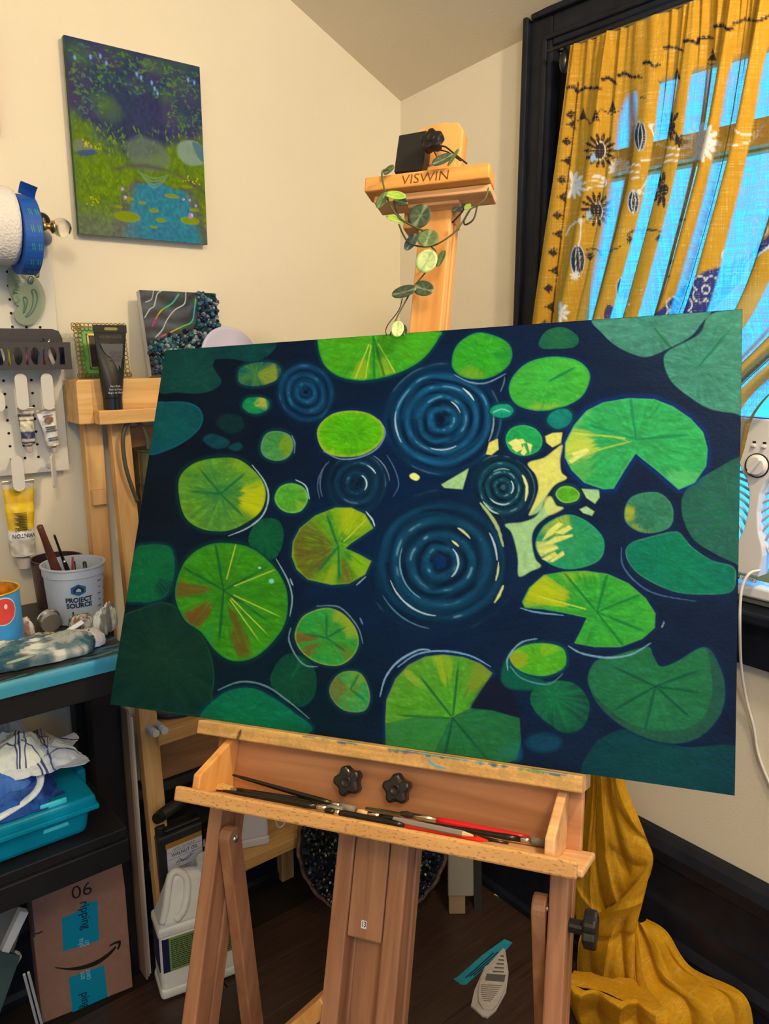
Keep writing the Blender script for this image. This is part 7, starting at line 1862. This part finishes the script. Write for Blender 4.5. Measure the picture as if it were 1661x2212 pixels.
# paint rags and odd pieces on the bench top
def crumple(name, label, cat, c, ax, sz, seed, pal, group=None, rough=.9, k=.5, nu=110, nv=72, flat=.35, parent=None, fold=1.0):
    """a closed lump of cloth or paper lying at c, long axis ax (degrees), half sizes sz"""
    a = math.radians(ax); X_ = Vector((math.cos(a), math.sin(a), 0)); Y_ = Vector((-math.sin(a), math.cos(a), 0))
    th = np.linspace(0, 2*np.pi, nu); phh = np.linspace(.02, np.pi-.02, nv)
    T_, F_ = np.meshgrid(th, phh)
    cx = np.cos(T_)*np.sin(F_); cy = np.sin(T_)*np.sin(F_); cz = np.cos(F_)
    px_ = np.sign(cx)*np.abs(cx)**.75; py_ = np.sign(cy)*np.abs(cy)**.75
    per = lambda fx, fy, s_: fbm(fx*(cx+2)+s_, fy*(cy+2)+cz*1.7, seed, 3)
    n_ = per(2.2, 2.6, seed*.13)-.5; r2 = 1-np.abs(2*per(3.4, 4.6, seed*.31+4)-1)
    r3 = 1-np.abs(2*per(8.2, 9.4, seed*.17+9)-1); h_ = per(24, 27, seed*.41+2)-.5
    g = 1 + k*n_*1.2 + fold*.34*(r2-.6) + fold*.16*(r3-.6) + .20*h_
    z = np.maximum(cz, -flat)*sz[2]*g
    z = z - z.min() + c[2] + .0008
    z = z + sz[2]*(.12*(r3-.5)*fold)*np.clip(cz+.6, 0, 1)
    Xl = px_*sz[0]*(1+.35*k*n_+.08*fold*(r3-.6)); Yl = py_*sz[1]*(1+.5*k*(per(2.9, 1.9, 7+seed)-.5))
    P_ = np.stack([c[0]+Xl*X_.x+Yl*Y_.x, c[1]+Xl*X_.y+Yl*Y_.y, z], -1)
    m1 = fbm(2.5*px_+seed, 2.5*py_+3, seed+5)[...,None]; m2 = fbm(5*px_+seed+3, 5*py_+1, seed+6)[...,None]
    cols = lin(pal[0])*np.ones(P_.shape)
    for i, cc in enumerate(pal[1:]):
        nn = fbm(2.2*px_+seed*3+i*7, 2.6*py_+i*3.7, seed+11+i)[...,None]
        al = sstep(.50, .62, nn)*.9; cols = cols*(1-al)+lin(cc)*al
    cols = cols*(.8+.4*m2)
    o = grid(name, P_, np.clip(cols/LIGHT*np.array((1,1,.78)), 0, .85), vcol('rag_cloth', .95, bump=.9, bscale=420, spec=.2), parent)
    if parent is None: tag(o, label, cat, group)
    return o
q = pZ(95, 1432, DZ); crumple('paint_rag', 'long rolled paint rag with teal stains along the bench front edge', 'rag', (q.x-.01, q.y+.012, DZ), -3, (.098, .030, .026), 3, [(196,190,188),(60,90,100),(150,150,150),(70,50,60),(30,80,100)], 'rags on the bench')
q = pZ(30, 1400, DZ); crumple('paper_rag', 'crumpled pinkish paper towel behind the rolled rag at the left', 'rag', (q.x-.005, q.y+.040, DZ), -14, (.050, .030, .028), 8, [(206,180,170),(150,120,120),(226,210,204),(120,90,90)], 'rags on the bench', k=.8)
q = pZ(96, 1392, DZ); crumple('stained_wipe', 'small beige stained wipe between the rags and the knife lid', 'rag', (q.x, q.y+.005, DZ), 5, (.030, .020, .010), 12, [(170,150,120),(120,100,80),(80,90,90)], 'rags on the bench')
q = pZ(196, 1395, DZ); crumple('white_paper_rag', 'folded white paper with pink specks at the right of the rags', 'paper', (q.x, q.y+.005, DZ), -6, (.027, .024, .018), 15, [(214,214,226),(226,190,200),(200,200,214)], 'rags on the bench', k=.35, fold=.5)
q = pZ(240, 1372, DZ); crumple('grey_paper_rag', 'twisted grey-smudged paper rag leaning by the canvas edge', 'paper', (q.x-.002, q.y+.02, DZ), 48, (.032, .017, .030), 19, [(206,204,204),(110,104,96),(220,220,222)], 'rags on the bench', k=.6)
q = pZ(190, 1370, DZ); crumple('streaked_paper', 'red-streaked crumpled paper right behind the white folded paper', 'paper', (q.x, q.y+.032, DZ), -10, (.024, .016, .017), 23, [(200,190,186),(150,80,70),(60,80,90)], 'rags on the bench', k=.5)
q = pZ(125, 1372, DZ)
stt = thing('silver_tin', 'round silver lidded tub lying behind the blue paint lid', 'tub', (q.x, q.y+.02, DZ))
MB(frame((q.x-.004, q.y+.030, DZ+.021), (.2,-.3,1), (1,0,.3))).lathe([(.0005,-.010),(.019,-.010),(.018,-.006),(.018,.008),(.018,.010),(.0005,.011)], 26).build('tub_body', mat('silver_tub', (.42,.42,.44), .3, metal=.7), stt)
Mtx = frame((q.x-.004, q.y+.030, DZ+.021), (.2,-.3,1), (1,0,.3))
MB(Mtx).lathe([(.020,.002),(.0215,.003),(.0215,.007),(.020,.008)], 26).build('tub_ring', M_STEEL, stt)
q0, q1 = pZ(112, 1392, DZ+.02), pZ(176, 1352, DZ+.035)
lidt = thing('smeared_dish', 'clear lid smeared with dark blue paint propped on the rags', 'dish', (q0.x, q0.y, DZ))
Ml = frame((q0+q1)/2, (q1-q0), (0,-.75,1.0))
MB(Ml).box(-.030, .030, -.012, .014, -.0015, .0015).build('plate', mat('blue_smeared_plate', C(34,52,104), .25, var=.5, vscale=60), lidt, bevel=.001)
MB(Ml).box(-.031, .031, .011, .015, -.003, .005).build('raised_edge', mat('frosted_edge', C(196,200,206), .2), lidt, bevel=.001)
q = pZ(46, 1424, DZ+.036)
tag(MB(frame(q, (1,.1,.05), (-.1,1,-.35))).tube([(.021*math.cos(2*math.pi*i/28), .010*math.sin(2*math.pi*i/28), 0) for i in range(29)], .0022, 8).build('clear_ring', mat('clear_ring', C(170,180,150), .15, trans=.3), None, smooth=True), 'clear plastic ring lying on the rolled rag', 'ring')
q = pZ(82, 1376, DZ)
tag(MB(Matrix.Translation((q.x, q.y, DZ+.0005))).lathe([(.0005,0),(.009,0),(.0095,.003),(.007,.006),(.0005,.007)], 18).build('plastic_disc', mat('pale_cap', C(190,200,210), .4), None, smooth=True), 'tiny pale plastic disc on the dark bench top before the bucket', 'disc')
q = pZ(88, 1388, DZ)
tag(MB(Matrix.Translation((q.x-.012, q.y, DZ+.0005))).lathe([(.0005,0),(.020,0),(.021,.0025),(.018,.0035),(.0005,.003)], 28).build('beige_disc', mat('beige_lid', C(150,140,118), .5, var=.3, vscale=80), None, smooth=False), 'flat beige plastic disc on the bench behind the rolled rag', 'disc')

# ------------------------------------------------------------------ lower shelf: teal bin and towels
bz0 = SZ+.001; br = pY(203, 1740, 1.31).x
bf = 1.300
zl1 = pY(100, 1752, bf).z; zl0 = pY(100, 1776, bf).z
M_BIN = mat('teal_translucent_plastic', C(10,140,160), .25, trans=.25, ior=1.2, var=.2, vscale=9)
bin_ = thing('storage_bin', 'translucent teal storage bin with lid on the lower bench shelf', 'bin', (br-.18, 1.42, bz0))
Lx, Dy_ = .36, .27
MB().hexa([(br-Lx+.01,bf+.012,bz0),(br-.014,bf+.012,bz0),(br-.014,bf+Dy_-.01,bz0),(br-Lx+.01,bf+Dy_-.01,bz0),(br-Lx,bf+.004,zl0),(br-.006,bf+.004,zl0),(br-.006,bf+Dy_-.004,zl0),(br-Lx,bf+Dy_-.004,zl0)]).build('bin_body', M_BIN, bin_, bevel=.012, segs=3)
lid = MB().box(br-Lx-.006, br+.002, bf-.003, bf+Dy_+.003, zl0-.002, zl1).build('bin_lid', M_BIN, bin_, bevel=.007, segs=3)
MB().box(br-Lx-.009, br+.005, bf-.006, bf+Dy_+.006, zl0-.006, zl0+.003).build('lid_rim', M_BIN, lid, bevel=.002)
MB().box(br-.002, br+.014, bf+.09, bf+.15, zl0-.045, zl1+.004).build('side_clip', M_BIN, bin_, bevel=.004)
MB().box(br-.09, br-.045, bf+.0065, bf+.012, bz0+.03, bz0+.085).build('pale_patch', mat('pale_teal_patch', C(70,190,200), .4), bin_, bevel=.003)
TW = [(206,206,222),(120,140,200),(226,226,236),(60,80,140)]
lz = zl1+.0008
def heap(name, label, cat, c, sx, sy, h, ang, seed, pal, stripes=None, layers=3):
    """a crumpled cloth: stacked, folded sheets pinched together into one piece"""
    nu, nv = 120, 90; rs = np.random.RandomState(seed); first = None
    u = np.linspace(-1, 1, nu); v = np.linspace(-1, 1, nv); U, V = np.meshgrid(u, v)
    a0 = math.radians(ang); Ps = []; Cs = []
    for L in range(layers):
        k = L/max(1, layers-1); a = a0 + rs.uniform(-.35, .35)
        ex = sx*(1-.30*k)*rs.uniform(.9, 1.05); ey = sy*(1-.25*k)*rs.uniform(.9, 1.05)
        ox, oy = rs.uniform(-.16, .16)*sx, rs.uniform(-.2, .2)*sy
        edge = 1+.16*(fbm(U*1.7+5+seed, V*1.7+L*3, seed+L)-.5)*2
        r_ = (np.abs(U)**2.6+np.abs(V)**2.6)**(1/2.6)
        d1 = U*math.cos(.5+L)+V*math.sin(.5+L); d2 = -U*math.sin(.5+L)+V*math.cos(.5+L)
        rid = (1-np.abs(2*vnoise(d1*2.0+seed+7, d2*.9+L*5+9, seed+20+L)-1))**1.5
        rid2 = (1-np.abs(2*vnoise(d1*4.2+seed+3, d2*2.0+L*7+9, seed+30+L)-1))**2
        dome = np.clip(1-r_**2.2, 0, 1)**.6
        z = h*(.10+.26*L)*np.clip(dome*1.4, 0, 1) + dome*h*(.34*rid+.16*rid2) + .0012 + .003*L*dome
        z = z*sstep(1.02, .93, r_) + .001
        x = ex*U*edge + ox + .10*ex*(rid-.5); y = ey*V*edge + oy + .10*ey*(rid2-.5)
        Pw = np.stack([c[0]+x*math.cos(a)-y*math.sin(a), c[1]+x*math.sin(a)+y*math.cos(a), c[2]+z], -1)
        col = np.ones(Pw.shape)*lin(pal[L % len(pal)])
        m = fbm(U*3+seed, V*3+L, seed+40)[..., None]; col = col*(1-sstep(.45,.65,m)*.55) + lin(pal[(L+1) % len(pal)])*sstep(.45,.65,m)*.55
        if stripes is not None:
            for s0 in (.30, .38, .52): col = np.where((np.abs(U-s0) < .022)[..., None], lin(stripes), col)
            for s0 in (-.45, .55): col = np.where((np.abs(V-s0) < .025)[..., None], lin(stripes), col)
        col = col*(.82+.3*fbm(U*14, V*14, seed+50)[..., None])
        Ps.append(Pw); Cs.append(np.clip(col/LIGHT*np.array((1,1,.78)), 0, .85))
    t = thing(name, label, cat, c, 'towels on the bin')
    for L in range(layers): grid('fold', Ps[L], Cs[L], vcol('rag_cloth', .95), t, thick=.0016)
    return t
def tz_(px, py, y): q = pY(px, py, y); return q
q = pY(60, 1660, 1.40); heap('towel', 'white and blue checked towel heaped on the teal bin lid', 'towel', (q.x-.035, 1.405, lz+.050), .100, .058, .050, 3, 31, [(206,206,222),(150,160,196),(226,226,236)], (60,70,124))
q = pY(130, 1645, 1.40); heap('striped_towel', 'beige towel with dark stripes, right end of the heap on the bin', 'towel', (q.x-.040, 1.425, lz+.040), .066, .044, .040, -14, 36, [(176,160,150),(206,200,200),(160,146,136)], (50,54,84))
q = pY(40, 1720, 1.34); heap('blue_cloth', 'deep blue stained cloth spilling over the front of the bin lid', 'cloth', (q.x-.016, 1.362, lz), .088, .050, .060, 10, 41, [(40,84,170),(30,60,130),(70,110,190)])
q = pY(72, 1725, 1.335); A_ = pY(0, 1765, 1.312); B_ = pY(96, 1690, 1.345)
mid = A_.lerp(B_, .55) + Vector((.012, -.004, -.012))
stp = MB().tube([tuple(v) for v in spline([(A_.x-.03,A_.y,lz+.006),(A_.x,A_.y,lz+.010),(mid.x,mid.y,lz+.022),(B_.x-.006,B_.y,lz+.040),(B_.x-.010,B_.y+.02,lz+.050)], False, 6)], [.004]+[.0085]*23+[.005], 12, flat=.55)
tag(stp.build('white_cloth_strip', mat('pale_blue_cloth', C(196,202,214), .95, var=.2, vscale=60), None, smooth=True), 'pale twisted cloth strip curving over the blue cloth', 'cloth', 'towels on the bin')
q = pY(20, 1612, 1.48); heap('white_towel', 'whitish towel at the back left of the heap, near the wall', 'towel', (q.x-.03, 1.515, lz), .090, .055, .105, 0, 52, [(200,206,226),(180,188,216),(150,160,190)])
# ------------------------------------------------------------------ cardboard box under the bench
B0 = pZ(92, 2212, 0); B1 = pZ(287, 2133, 0)
xd = Vector((B1.x-B0.x, B1.y-B0.y, 0)); bw = xd.length*1.0; xd.normalize()
nrm_ = Vector((xd.y, -xd.x, 0))
if nrm_.y > 0: nrm_ = -nrm_
B0 = Vector((B0.x, B0.y, 0.001)) 
MBx = frame(B0, xd, (0,0,1))
if MBx.to_3x3().col[2].dot(nrm_) < 0: raise RuntimeError('box frame')
r_ = ray(262, 1852); n0 = nrm_; t_ = (B0-EYE).dot(n0)/r_.dot(n0); ztop = (EYE + r_*t_).z
r_ = ray(266, 1931); t_ = (B0-EYE).dot(n0)/r_.dot(n0); zfold = (EYE + r_*t_).z
M_CARD = mat('brown_cardboard', C(150,108,84), .85, var=.06, vscale=60, bump=.1, bscale=300)
box = thing('cardboard_box', 'brown cardboard box with teal tape and arrow print standing under the bench', 'box', B0 + xd*bw/2)
MB(MBx).box(0, bw, 0, zfold-.0008, -.10, 0).build('box_body', M_CARD, box, bevel=.0015)
MB(MBx).hexa([(0,zfold,-.0035),(bw,zfold,-.0035),(bw,zfold,-.0005),(0,zfold,-.0005),(-.001,ztop,-.0065),(bw-.003,ztop,-.0065),(bw-.003,ztop,-.0035),(-.001,ztop,-.0035)][0:4] + [(-.001,ztop,-.0065),(bw-.003,ztop,-.0065),(bw-.003,ztop,-.0035),(-.001,ztop,-.0035)]).build('top_flap', M_CARD, box)
M_TAPET = mat('teal_packing_tape', C(10,136,156), .3)
def onbox(px, py):
    r = ray(px, py); t = (B0-EYE).dot(n0)/r.dot(n0); p = EYE+r*t-B0; return (p.dot(xd), p.z)
def bpoly(pts, name, m_, parent=None, z=.0005):
    return MB(MBx).prism([onbox(x, y) for x, y in pts], .0001, z).build(name, m_, parent or box)
def T8(p): return [(x*.25286, 1800+y*.25286) for x, y in p]
tp1 = bpoly(T8([(528,725),(640,680),(708,640),(704,606),(745,585),(780,590),(832,570),(845,915),(540,1008)]), 'tape_strip', M_TAPET)
tp2 = bpoly(T8([(586,1235),(890,1125),(918,1395),(620,1530)]), 'tape_strip', M_TAPET)
def btext(s, px, py, size, m_, parent, rot=0.0, z=.0008, **k):
    x, y = onbox(*T8([(px,py)])[0]); return text(s, MBx @ Matrix.Translation((x, y, z)) @ Matrix.Rotation(rot, 4, 'Z'), size, m_, parent, **k)
btext('06', 700, 497, .044, M_INK, box, rot=.0, z=-.0012, sx=1.0, bold=-.0002)
M_TAPN = mat('navy_tape_print', C(14,44,70), .5); M_TAPW = mat('pale_tape_print', C(150,196,200), .5)
btext('ripping', 728, 695, .026, M_TAPN, tp1, rot=-math.pi/2, sx=.95, bold=.0003)
btext('an', 738, 935, .017, M_TAPW, tp1, rot=math.pi/2, sx=.9); btext('pha', 690, 935, .017, M_TAPW, tp1, rot=math.pi/2, sx=.9)
btext('cent', 750, 1205, .017, M_TAPW, tp2, rot=math.pi/2, sx=.9); btext('ans', 700, 1215, .017, M_TAPW, tp2, rot=math.pi/2, sx=.9)
btext('ping', 730, 1420, .026, M_TAPN, tp2, rot=-math.pi/2, sx=.95, bold=.0003)
up_ = spline([(465,1142),(560,1150),(660,1140),(760,1112),(850,1070),(930,1015),(985,962)], False, 5); dn_ = spline([(995,975),(940,1040),(850,1110),(760,1148),(660,1168),(560,1165),(480,1152)], False, 5)
bpoly(T8([tuple(v) for v in up_]+[tuple(v) for v in dn_]), 'curved_arrow', M_INK)
bpoly(T8([(930,968),(940,950),(985,925),(1030,912),(1033,940),(1024,975),(1005,1000),(1000,985),(1012,955),(1008,938),(985,945),(955,958)]), 'arrow_head', M_INK)
bpoly(T8([(283,855),(330,848),(362,832),(368,840),(335,858),(283,865)]), 'tear_mark', M_INK, z=.0003)
MB(MBx).box(0, .004, zfold-.03, ztop-.03, -.004, .0006).build('ripped_edge', mat('dark_rip', C(60,60,54), .8), box)
q = onbox(190, 1850)
bag = crumple('white_jug_handle', 'white translucent plastic handle rising behind the box flap', 'container', (B0.x+xd.x*.105, 1.60, .30), 0, (.055, .022, ztop-.30+.030), 61, [(150,166,206),(200,206,220),(120,140,190)], None, k=.35, fold=.4, flat=.9)
# ------------------------------------------------------------------ canvases leaning at the far left under the bench
def slab(name, label, cat, pts, th, Yp, m_, edge=None, group=None, dz=.02):
    """a leaning slab whose front face passes through four pixels on the plane Y"""
    V_ = [pY(x, y, Yp+dy) for (x, y, dy) in pts]
    n_ = (V_[1]-V_[0]).cross(V_[3]-V_[0]).normalized()
    if n_.y > 0: n_ = -n_
    b = MB().hexa([tuple(v-n_*th) for v in V_] + [tuple(v) for v in V_])
    o = b.build(name, m_, None, bevel=.001); return tag(o, label, cat, group)
slab('leaning_canvas', 'back of a grey-painted canvas leaning at the far left under the bench', 'canvas', [(-70,1930,.0),(58,1968,.0),(-20,2210,-.05),(-150,2170,-.05)], .018, 1.50, mat('grey_canvas_face', C(120,116,104), .7, var=.35, vscale=8), None, 'canvases under the bench')
slab('leaning_canvas', 'pale edged canvas leaning in front, lower of the pair at the left border', 'canvas', [(-80,2040,-.02),(45,2065,-.02),(-25,2260,-.06),(-150,2230,-.06)], .020, 1.46, mat('dark_teal_canvas', C(44,64,62), .6, var=.3, vscale=8), None, 'canvases under the bench')
M_PALE = mat('pale_canvas_edge', C(200,196,184), .7)
for pts, lb in ((((44,1968),(62,1972),(0,2100),(-12,2090)), 'pale stretcher edge of the upper leaning canvas'), (((38,2062),(48,2066),(-2,2160),(-12,2150)), 'pale stretcher edge of the lower leaning canvas')):
    V_ = [pY(x, y, 1.445) for x, y in pts]
    n_ = Vector((0,-1,0))
    tag(MB().hexa([tuple(v+Vector((0,.016,0))) for v in V_]+[tuple(v) for v in V_]).build('stretcher_bar', M_PALE, None, bevel=.001), lb, 'stretcher bar')
a, c = pY(52, 2105, 1.47), pZ(86, 2235, .001)
rd = thing('white_slat_pair', 'pair of thin white slats standing on edge left of the cardboard box', 'slats', (c.x, c.y, 0))
for dx in (0, .008):
    MB().tube([(a.x+dx, a.y, a.z), (c.x+dx, c.y, .003)], .0028, 6).build('slat', M_PALE, rd)
# ------------------------------------------------------------------ plastic jug on the floor
J0 = pZ(352, 2166, 0); J1 = pZ(518, 2105, 0)
jx = Vector((J1.x-J0.x, J1.y-J0.y, 0)); jw = jx.length; jx.normalize(); jn = Vector((jx.y, -jx.x, 0))
if jn.y > 0: jn = -jn
Mj = frame((J0.x, J0.y, 0.001), jx, (0,0,1))
def onj(px, py):
    r = ray(px, py); t = (J0-EYE).dot(jn)/r.dot(jn); p = EYE+r*t-Vector((J0.x,J0.y,0)); return (p.dot(jx), p.z)
h1 = onj(345, 2020)[1]; h2 = onj(500, 1962)[1]; hB = (onj(362, 2105)[1])
jug = thing('floor_jug', 'large white plastic jug with green and navy label on the dark floor', 'jug', J0 + jx*jw/2)
M_JUG = mat('white_hdpe', C(224,216,200), .45, var=.10, vscale=16)
jd = .078
hS = h1*.985
def jr(x0, x1, z0, z1, y0, y1): return [(x0,y0,z0),(x1,y0,z0),(x1,y0,z1),(x0,y0,z1),(x0,y1,z0),(x1,y1,z0),(x1,y1,z1),(x0,y1,z1)]
b = MB(Mj); b.box(0, jw, 0, hS, -jd, 0); jb = b.build('jug_body', M_JUG, jug, bevel=.012, segs=3)
b = MB(Mj); b.box(-.003, jw+.003, 0.002, .030, -jd-.003, .003); b.build('base_band', M_JUG, jb, bevel=.010, segs=3)
b = MB(Mj); b.hexa([(-.002,hS-.012,-jd-.002),(jw+.002,hS-.012,-jd-.002),(jw+.002,hS-.012,.002),(-.002,hS-.012,.002),(-.002,hS+.012,-jd-.002),(jw+.002,hS+.012,-jd-.002),(jw+.002,hS+.012,.002),(-.002,hS+.012,.002)]); b.build('shoulder_band', M_JUG, jb, bevel=.008, segs=3)
tpk = onj(410, 1895)
b = MB(Mj); b.hexa([(0.0,hS+.006,-jd),(jw,hS+.006,-jd),(jw,hS+.006,0),(0.0,hS+.006,0),(.040,tpk[1]+.0,-jd*.70),(jw*.80,tpk[1]-.018,-jd*.70),(jw*.80,tpk[1]-.018,-jd*.30),(.040,tpk[1]+.0,-jd*.30)])
b.build('jug_shoulder', M_JUG, jug, bevel=.014, segs=4)
hp = [(.012,hS+.02,-.010),(.022,hS+.055,-.014),(.038,tpk[1]-.002,-.026),(.060,tpk[1]-.004,-.030),(.072,tpk[1]-.026,-.020),(.060,hS+.045,-.006),(.040,hS+.022,-.004)]
MB(Mj).tube([tuple(v) for v in spline(hp, False, 4)], .0085, 10).build('handle', M_JUG, jug, smooth=True)
nk = onj(452, 1885)
MB(Mj @ Matrix.Translation((nk[0]+.004, nk[1]-.045, -jd*.5)) @ Matrix.Rotation(-math.pi/2, 4, 'X')).lathe([(.020,0),(.020,.03),(.022,.031),(.022,.056),(.020,.058),(.0005,.058)], 24).build('cap', mat('white_cap', (0,0,0)), jug)
M_LBG = mat('green_label', C(118,140,78), .5); M_LBN = mat('navy_label', C(22,30,64), .5)
lz0, lz1 = hB+.004, hS-.014
lbx = onj(364, 2030)[0]
lg = MB(Mj).box(lbx, jw-.002, lz0, lz1, -.001, .0007).build('green_label', M_LBG, jug)
MB(Mj).box(.006, lbx, lz0, lz1, -.001, .0006).build('navy_label', M_LBN, jug)
MB(Mj).box(-.0007, .001, lz0, lz1, -jd+.01, -.006).build('navy_label', M_LBN, jug)
lp = MB(Mj); nl = 15
for i in range(nl):
    z = lz1-.006-(lz1-lz0-.010)*i/nl; x = lbx+.004
    while x < jw-.012:
        w_ = RNG.uniform(.004,.012); 
        if x+w_ > jw-.006: break
        lp.box(x, x+w_, z-.0022, z, .0006, .0010); x += w_+.0012
stuff(lp.build('label_print', mat('dark_green_print', C(34,46,30), .6), lg))
# ------------------------------------------------------------------ big dark geode disc leaning behind the easel
gcen = pZ(838, 2036, 0.0)
gR = .188
gx_, gy_ = 1.075, 1.385
M_GE = mat('near_black_resin', C(16,18,26), .2)
gM = frame((gx_, gy_, gR+.004), Vector((.80,-.60,0)), Vector((.10,.12,1)))
if gM.to_3x3().col[2].dot(-FW) < 0: gM = frame((gx_, gy_, gR+.004), Vector((-.80,.60,0)), Vector((.10,.12,1)))
geo = thing('crystal_disc', 'large round dark crystal-covered disc leaning behind the easel legs', 'artwork', (gx_, gy_, 0.0))
rim_ = []
MB(gM).lathe([(.0005,-.018),(gR-.004,-.018),(gR,-.012),(gR,.0),(gR-.006,.003),(.0005,.003)], 64).build('disc', M_GE, geo, smooth=False)
MB(gM).tube([((gR-.002)*(1+.012*math.sin(i*2.1))*math.cos(2*math.pi*i/60), (gR-.002)*(1+.012*math.sin(i*2.1))*math.sin(2*math.pi*i/60), .001) for i in range(61)], .0055, 6).build('rough_rim', mat('brown_rim', C(104,76,56), .7, var=.5, vscale=70), geo)
gc_ = MB(gM)
GC = [S(14,18,30), S(24,34,60), S(40,50,66), S(18,26,34), S(70,80,90), S(10,12,20), S(30,60,80)]
for i in range(1500):
    r = gR*.95*math.sqrt(RNG.rand()); a = RNG.uniform(0, 6.283)
    crystal(gc_, r*math.cos(a), r*math.sin(a), .002, RNG.uniform(.006,.014), tuple(np.array(GC[RNG.randint(len(GC))])*RNG.uniform(.5,1.3)))
stuff(gc_.build('crystals', vcol('dark_crystal', .1, spec=.8), geo))
# wrapped brown package by the right wall
wp = thing('wrapped_package', 'tan board wrapped in clear plastic leaning at the window wall behind the easel', 'package', (1.24, 1.30, 0))
q0 = pZ(980, 1975, 0.002); 
Wd = Vector((.80,-.60,0)).normalized()
Mw_ = frame((q0.x, q0.y, .002), Wd, Vector((.20,.14,1)))
MB(Mw_).box(-.012, .030, 0, .40, -.010, 0).build('board', mat('tan_board', C(150,120,84), .7), wp, bevel=.002)
MB(Mw_).box(-.014, .052, .045, .41, -.014, .003).build('plastic_wrap', mat('clear_wrap', (.75,.72,.66), .18, trans=.6, ior=1.1), wp, bevel=.004)
MB(Mw_).box(.055, .075, -.0, .42, -.03, -.016).build('dark_backing', mat('dark_backing_board', C(40,32,28), .6), wp)
# teal tape strip and cut paper tube on the floor
def fpoly(pts, z0, z1, name, m_, parent=None):
    q = [pZ(x, y, z1) for x, y in pts]; b = MB(); b.prism([(v.x, v.y) for v in q], z0, z1); return b.build(name, m_, parent)
def T6(p): return [(620+x*.30102, 1750+y*.30102) for x, y in p]
ts = fpoly(T6([(1195,1212),(1230,1190),(1400,1040),(1560,925),(1618,950),(1570,1005),(1440,1110),(1285,1250),(1250,1252)]), .0004, .0014, 'tape_scrap', mat('teal_tape_scrap', C(40,140,150), .5, var=.15, vscale=60))
tag(ts, 'torn strip of teal packing tape lying on the dark floor', 'tape')
for k_ in (0, 1, 2):
    pts = [(1300+28*k_-20, 1200-8*k_), (1500+30*k_-20, 1020-4*k_), (1506+30*k_-20, 1026-4*k_), (1306+28*k_-20, 1206-8*k_)]
    q = [pZ(x, y, .0016) for x, y in T6(pts)]; b = MB(); b.prism([(v.x-ts.location.x*0, v.y) for v in q], .0013, .0016); b.build('print_line', mat('navy_tape_print', (0,0,0)), ts)
M_CP = mat('greyish_label_paper', C(186,172,152), .8, var=.12, vscale=80)
cut = thing('cut_paper_tube', 'boat-shaped cut open paper tube with dark block print on the floor', 'paper', pZ(1050, 2110, 0))
fpoly(T6([(1320,1400),(1345,1290),(1420,1120),(1440,1110),(1550,990),(1565,1000),(1590,1165),(1572,1300),(1500,1430),(1440,1482),(1400,1470)]), .001, .006, 'back_layer', M_CP, cut)
up2 = fpoly(T6([(1372,1290),(1400,1170),(1440,1120),(1548,1000),(1582,1165),(1560,1290),(1510,1390),(1470,1432),(1410,1425),(1375,1370)]), .006, .011, 'front_layer', M_CP, cut)
fpoly(T6([(1432,1172),(1568,1182),(1558,1232),(1422,1220)]), .011, .0116, 'dark_block', mat('grey_block_print', C(90,84,78), .7), up2)
lpn = MB()
for i in range(9):
    y0 = 1250+14*i; x0_, x1_ = 1392+6*max(0,i-5), 1545-10*i
    q = [pZ(x, y, .0116) for x, y in T6([(x0_,y0),(x1_,y0+6),(x1_,y0+10),(x0_,y0+4)])]; lpn.prism([(v.x,v.y) for v in q], .011, .0115)
for i in range(5):
    y0 = 1040+28*i; q = [pZ(x, y, .0116) for x, y in T6([(1530-14*i,y0),(1556,y0+4),(1556,y0+12),(1530-14*i,y0+9)])]; lpn.prism([(v.x,v.y) for v in q], .011, .0115)
stuff(lpn.build('label_print', mat('grey_print', (0,0,0)), up2))
# crumb on the floor and a chip of pale wood by the skirting
for (x, y, s_, lb) in ((1162,2076,.004,'tiny pale paper crumb on the floor left of the right easel leg'), (1075,1935,.010,'small pale splinter on the floor along the skirting')):
    q = pZ(x, y, 0); b = MB(frame((q.x, q.y, .0005), (.2,-1,0), (1,.2,0))); b.M = Matrix.Translation((q.x,q.y,.0005)) @ Matrix.Rotation(-1.3, 4, 'Z')
    b.hexa([(-s_,-.003,0),(s_,-.002,0),(s_*.8,.003,0),(-s_*.7,.002,0),(-s_*.9,-.002,.002),(s_*.9,-.001,.002),(s_*.6,.002,.002),(-s_*.6,.001,.002)])
    tag(b.build('crumb' if s_ < .005 else 'wood_splinter', M_LEADW, None), lb, 'scrap')
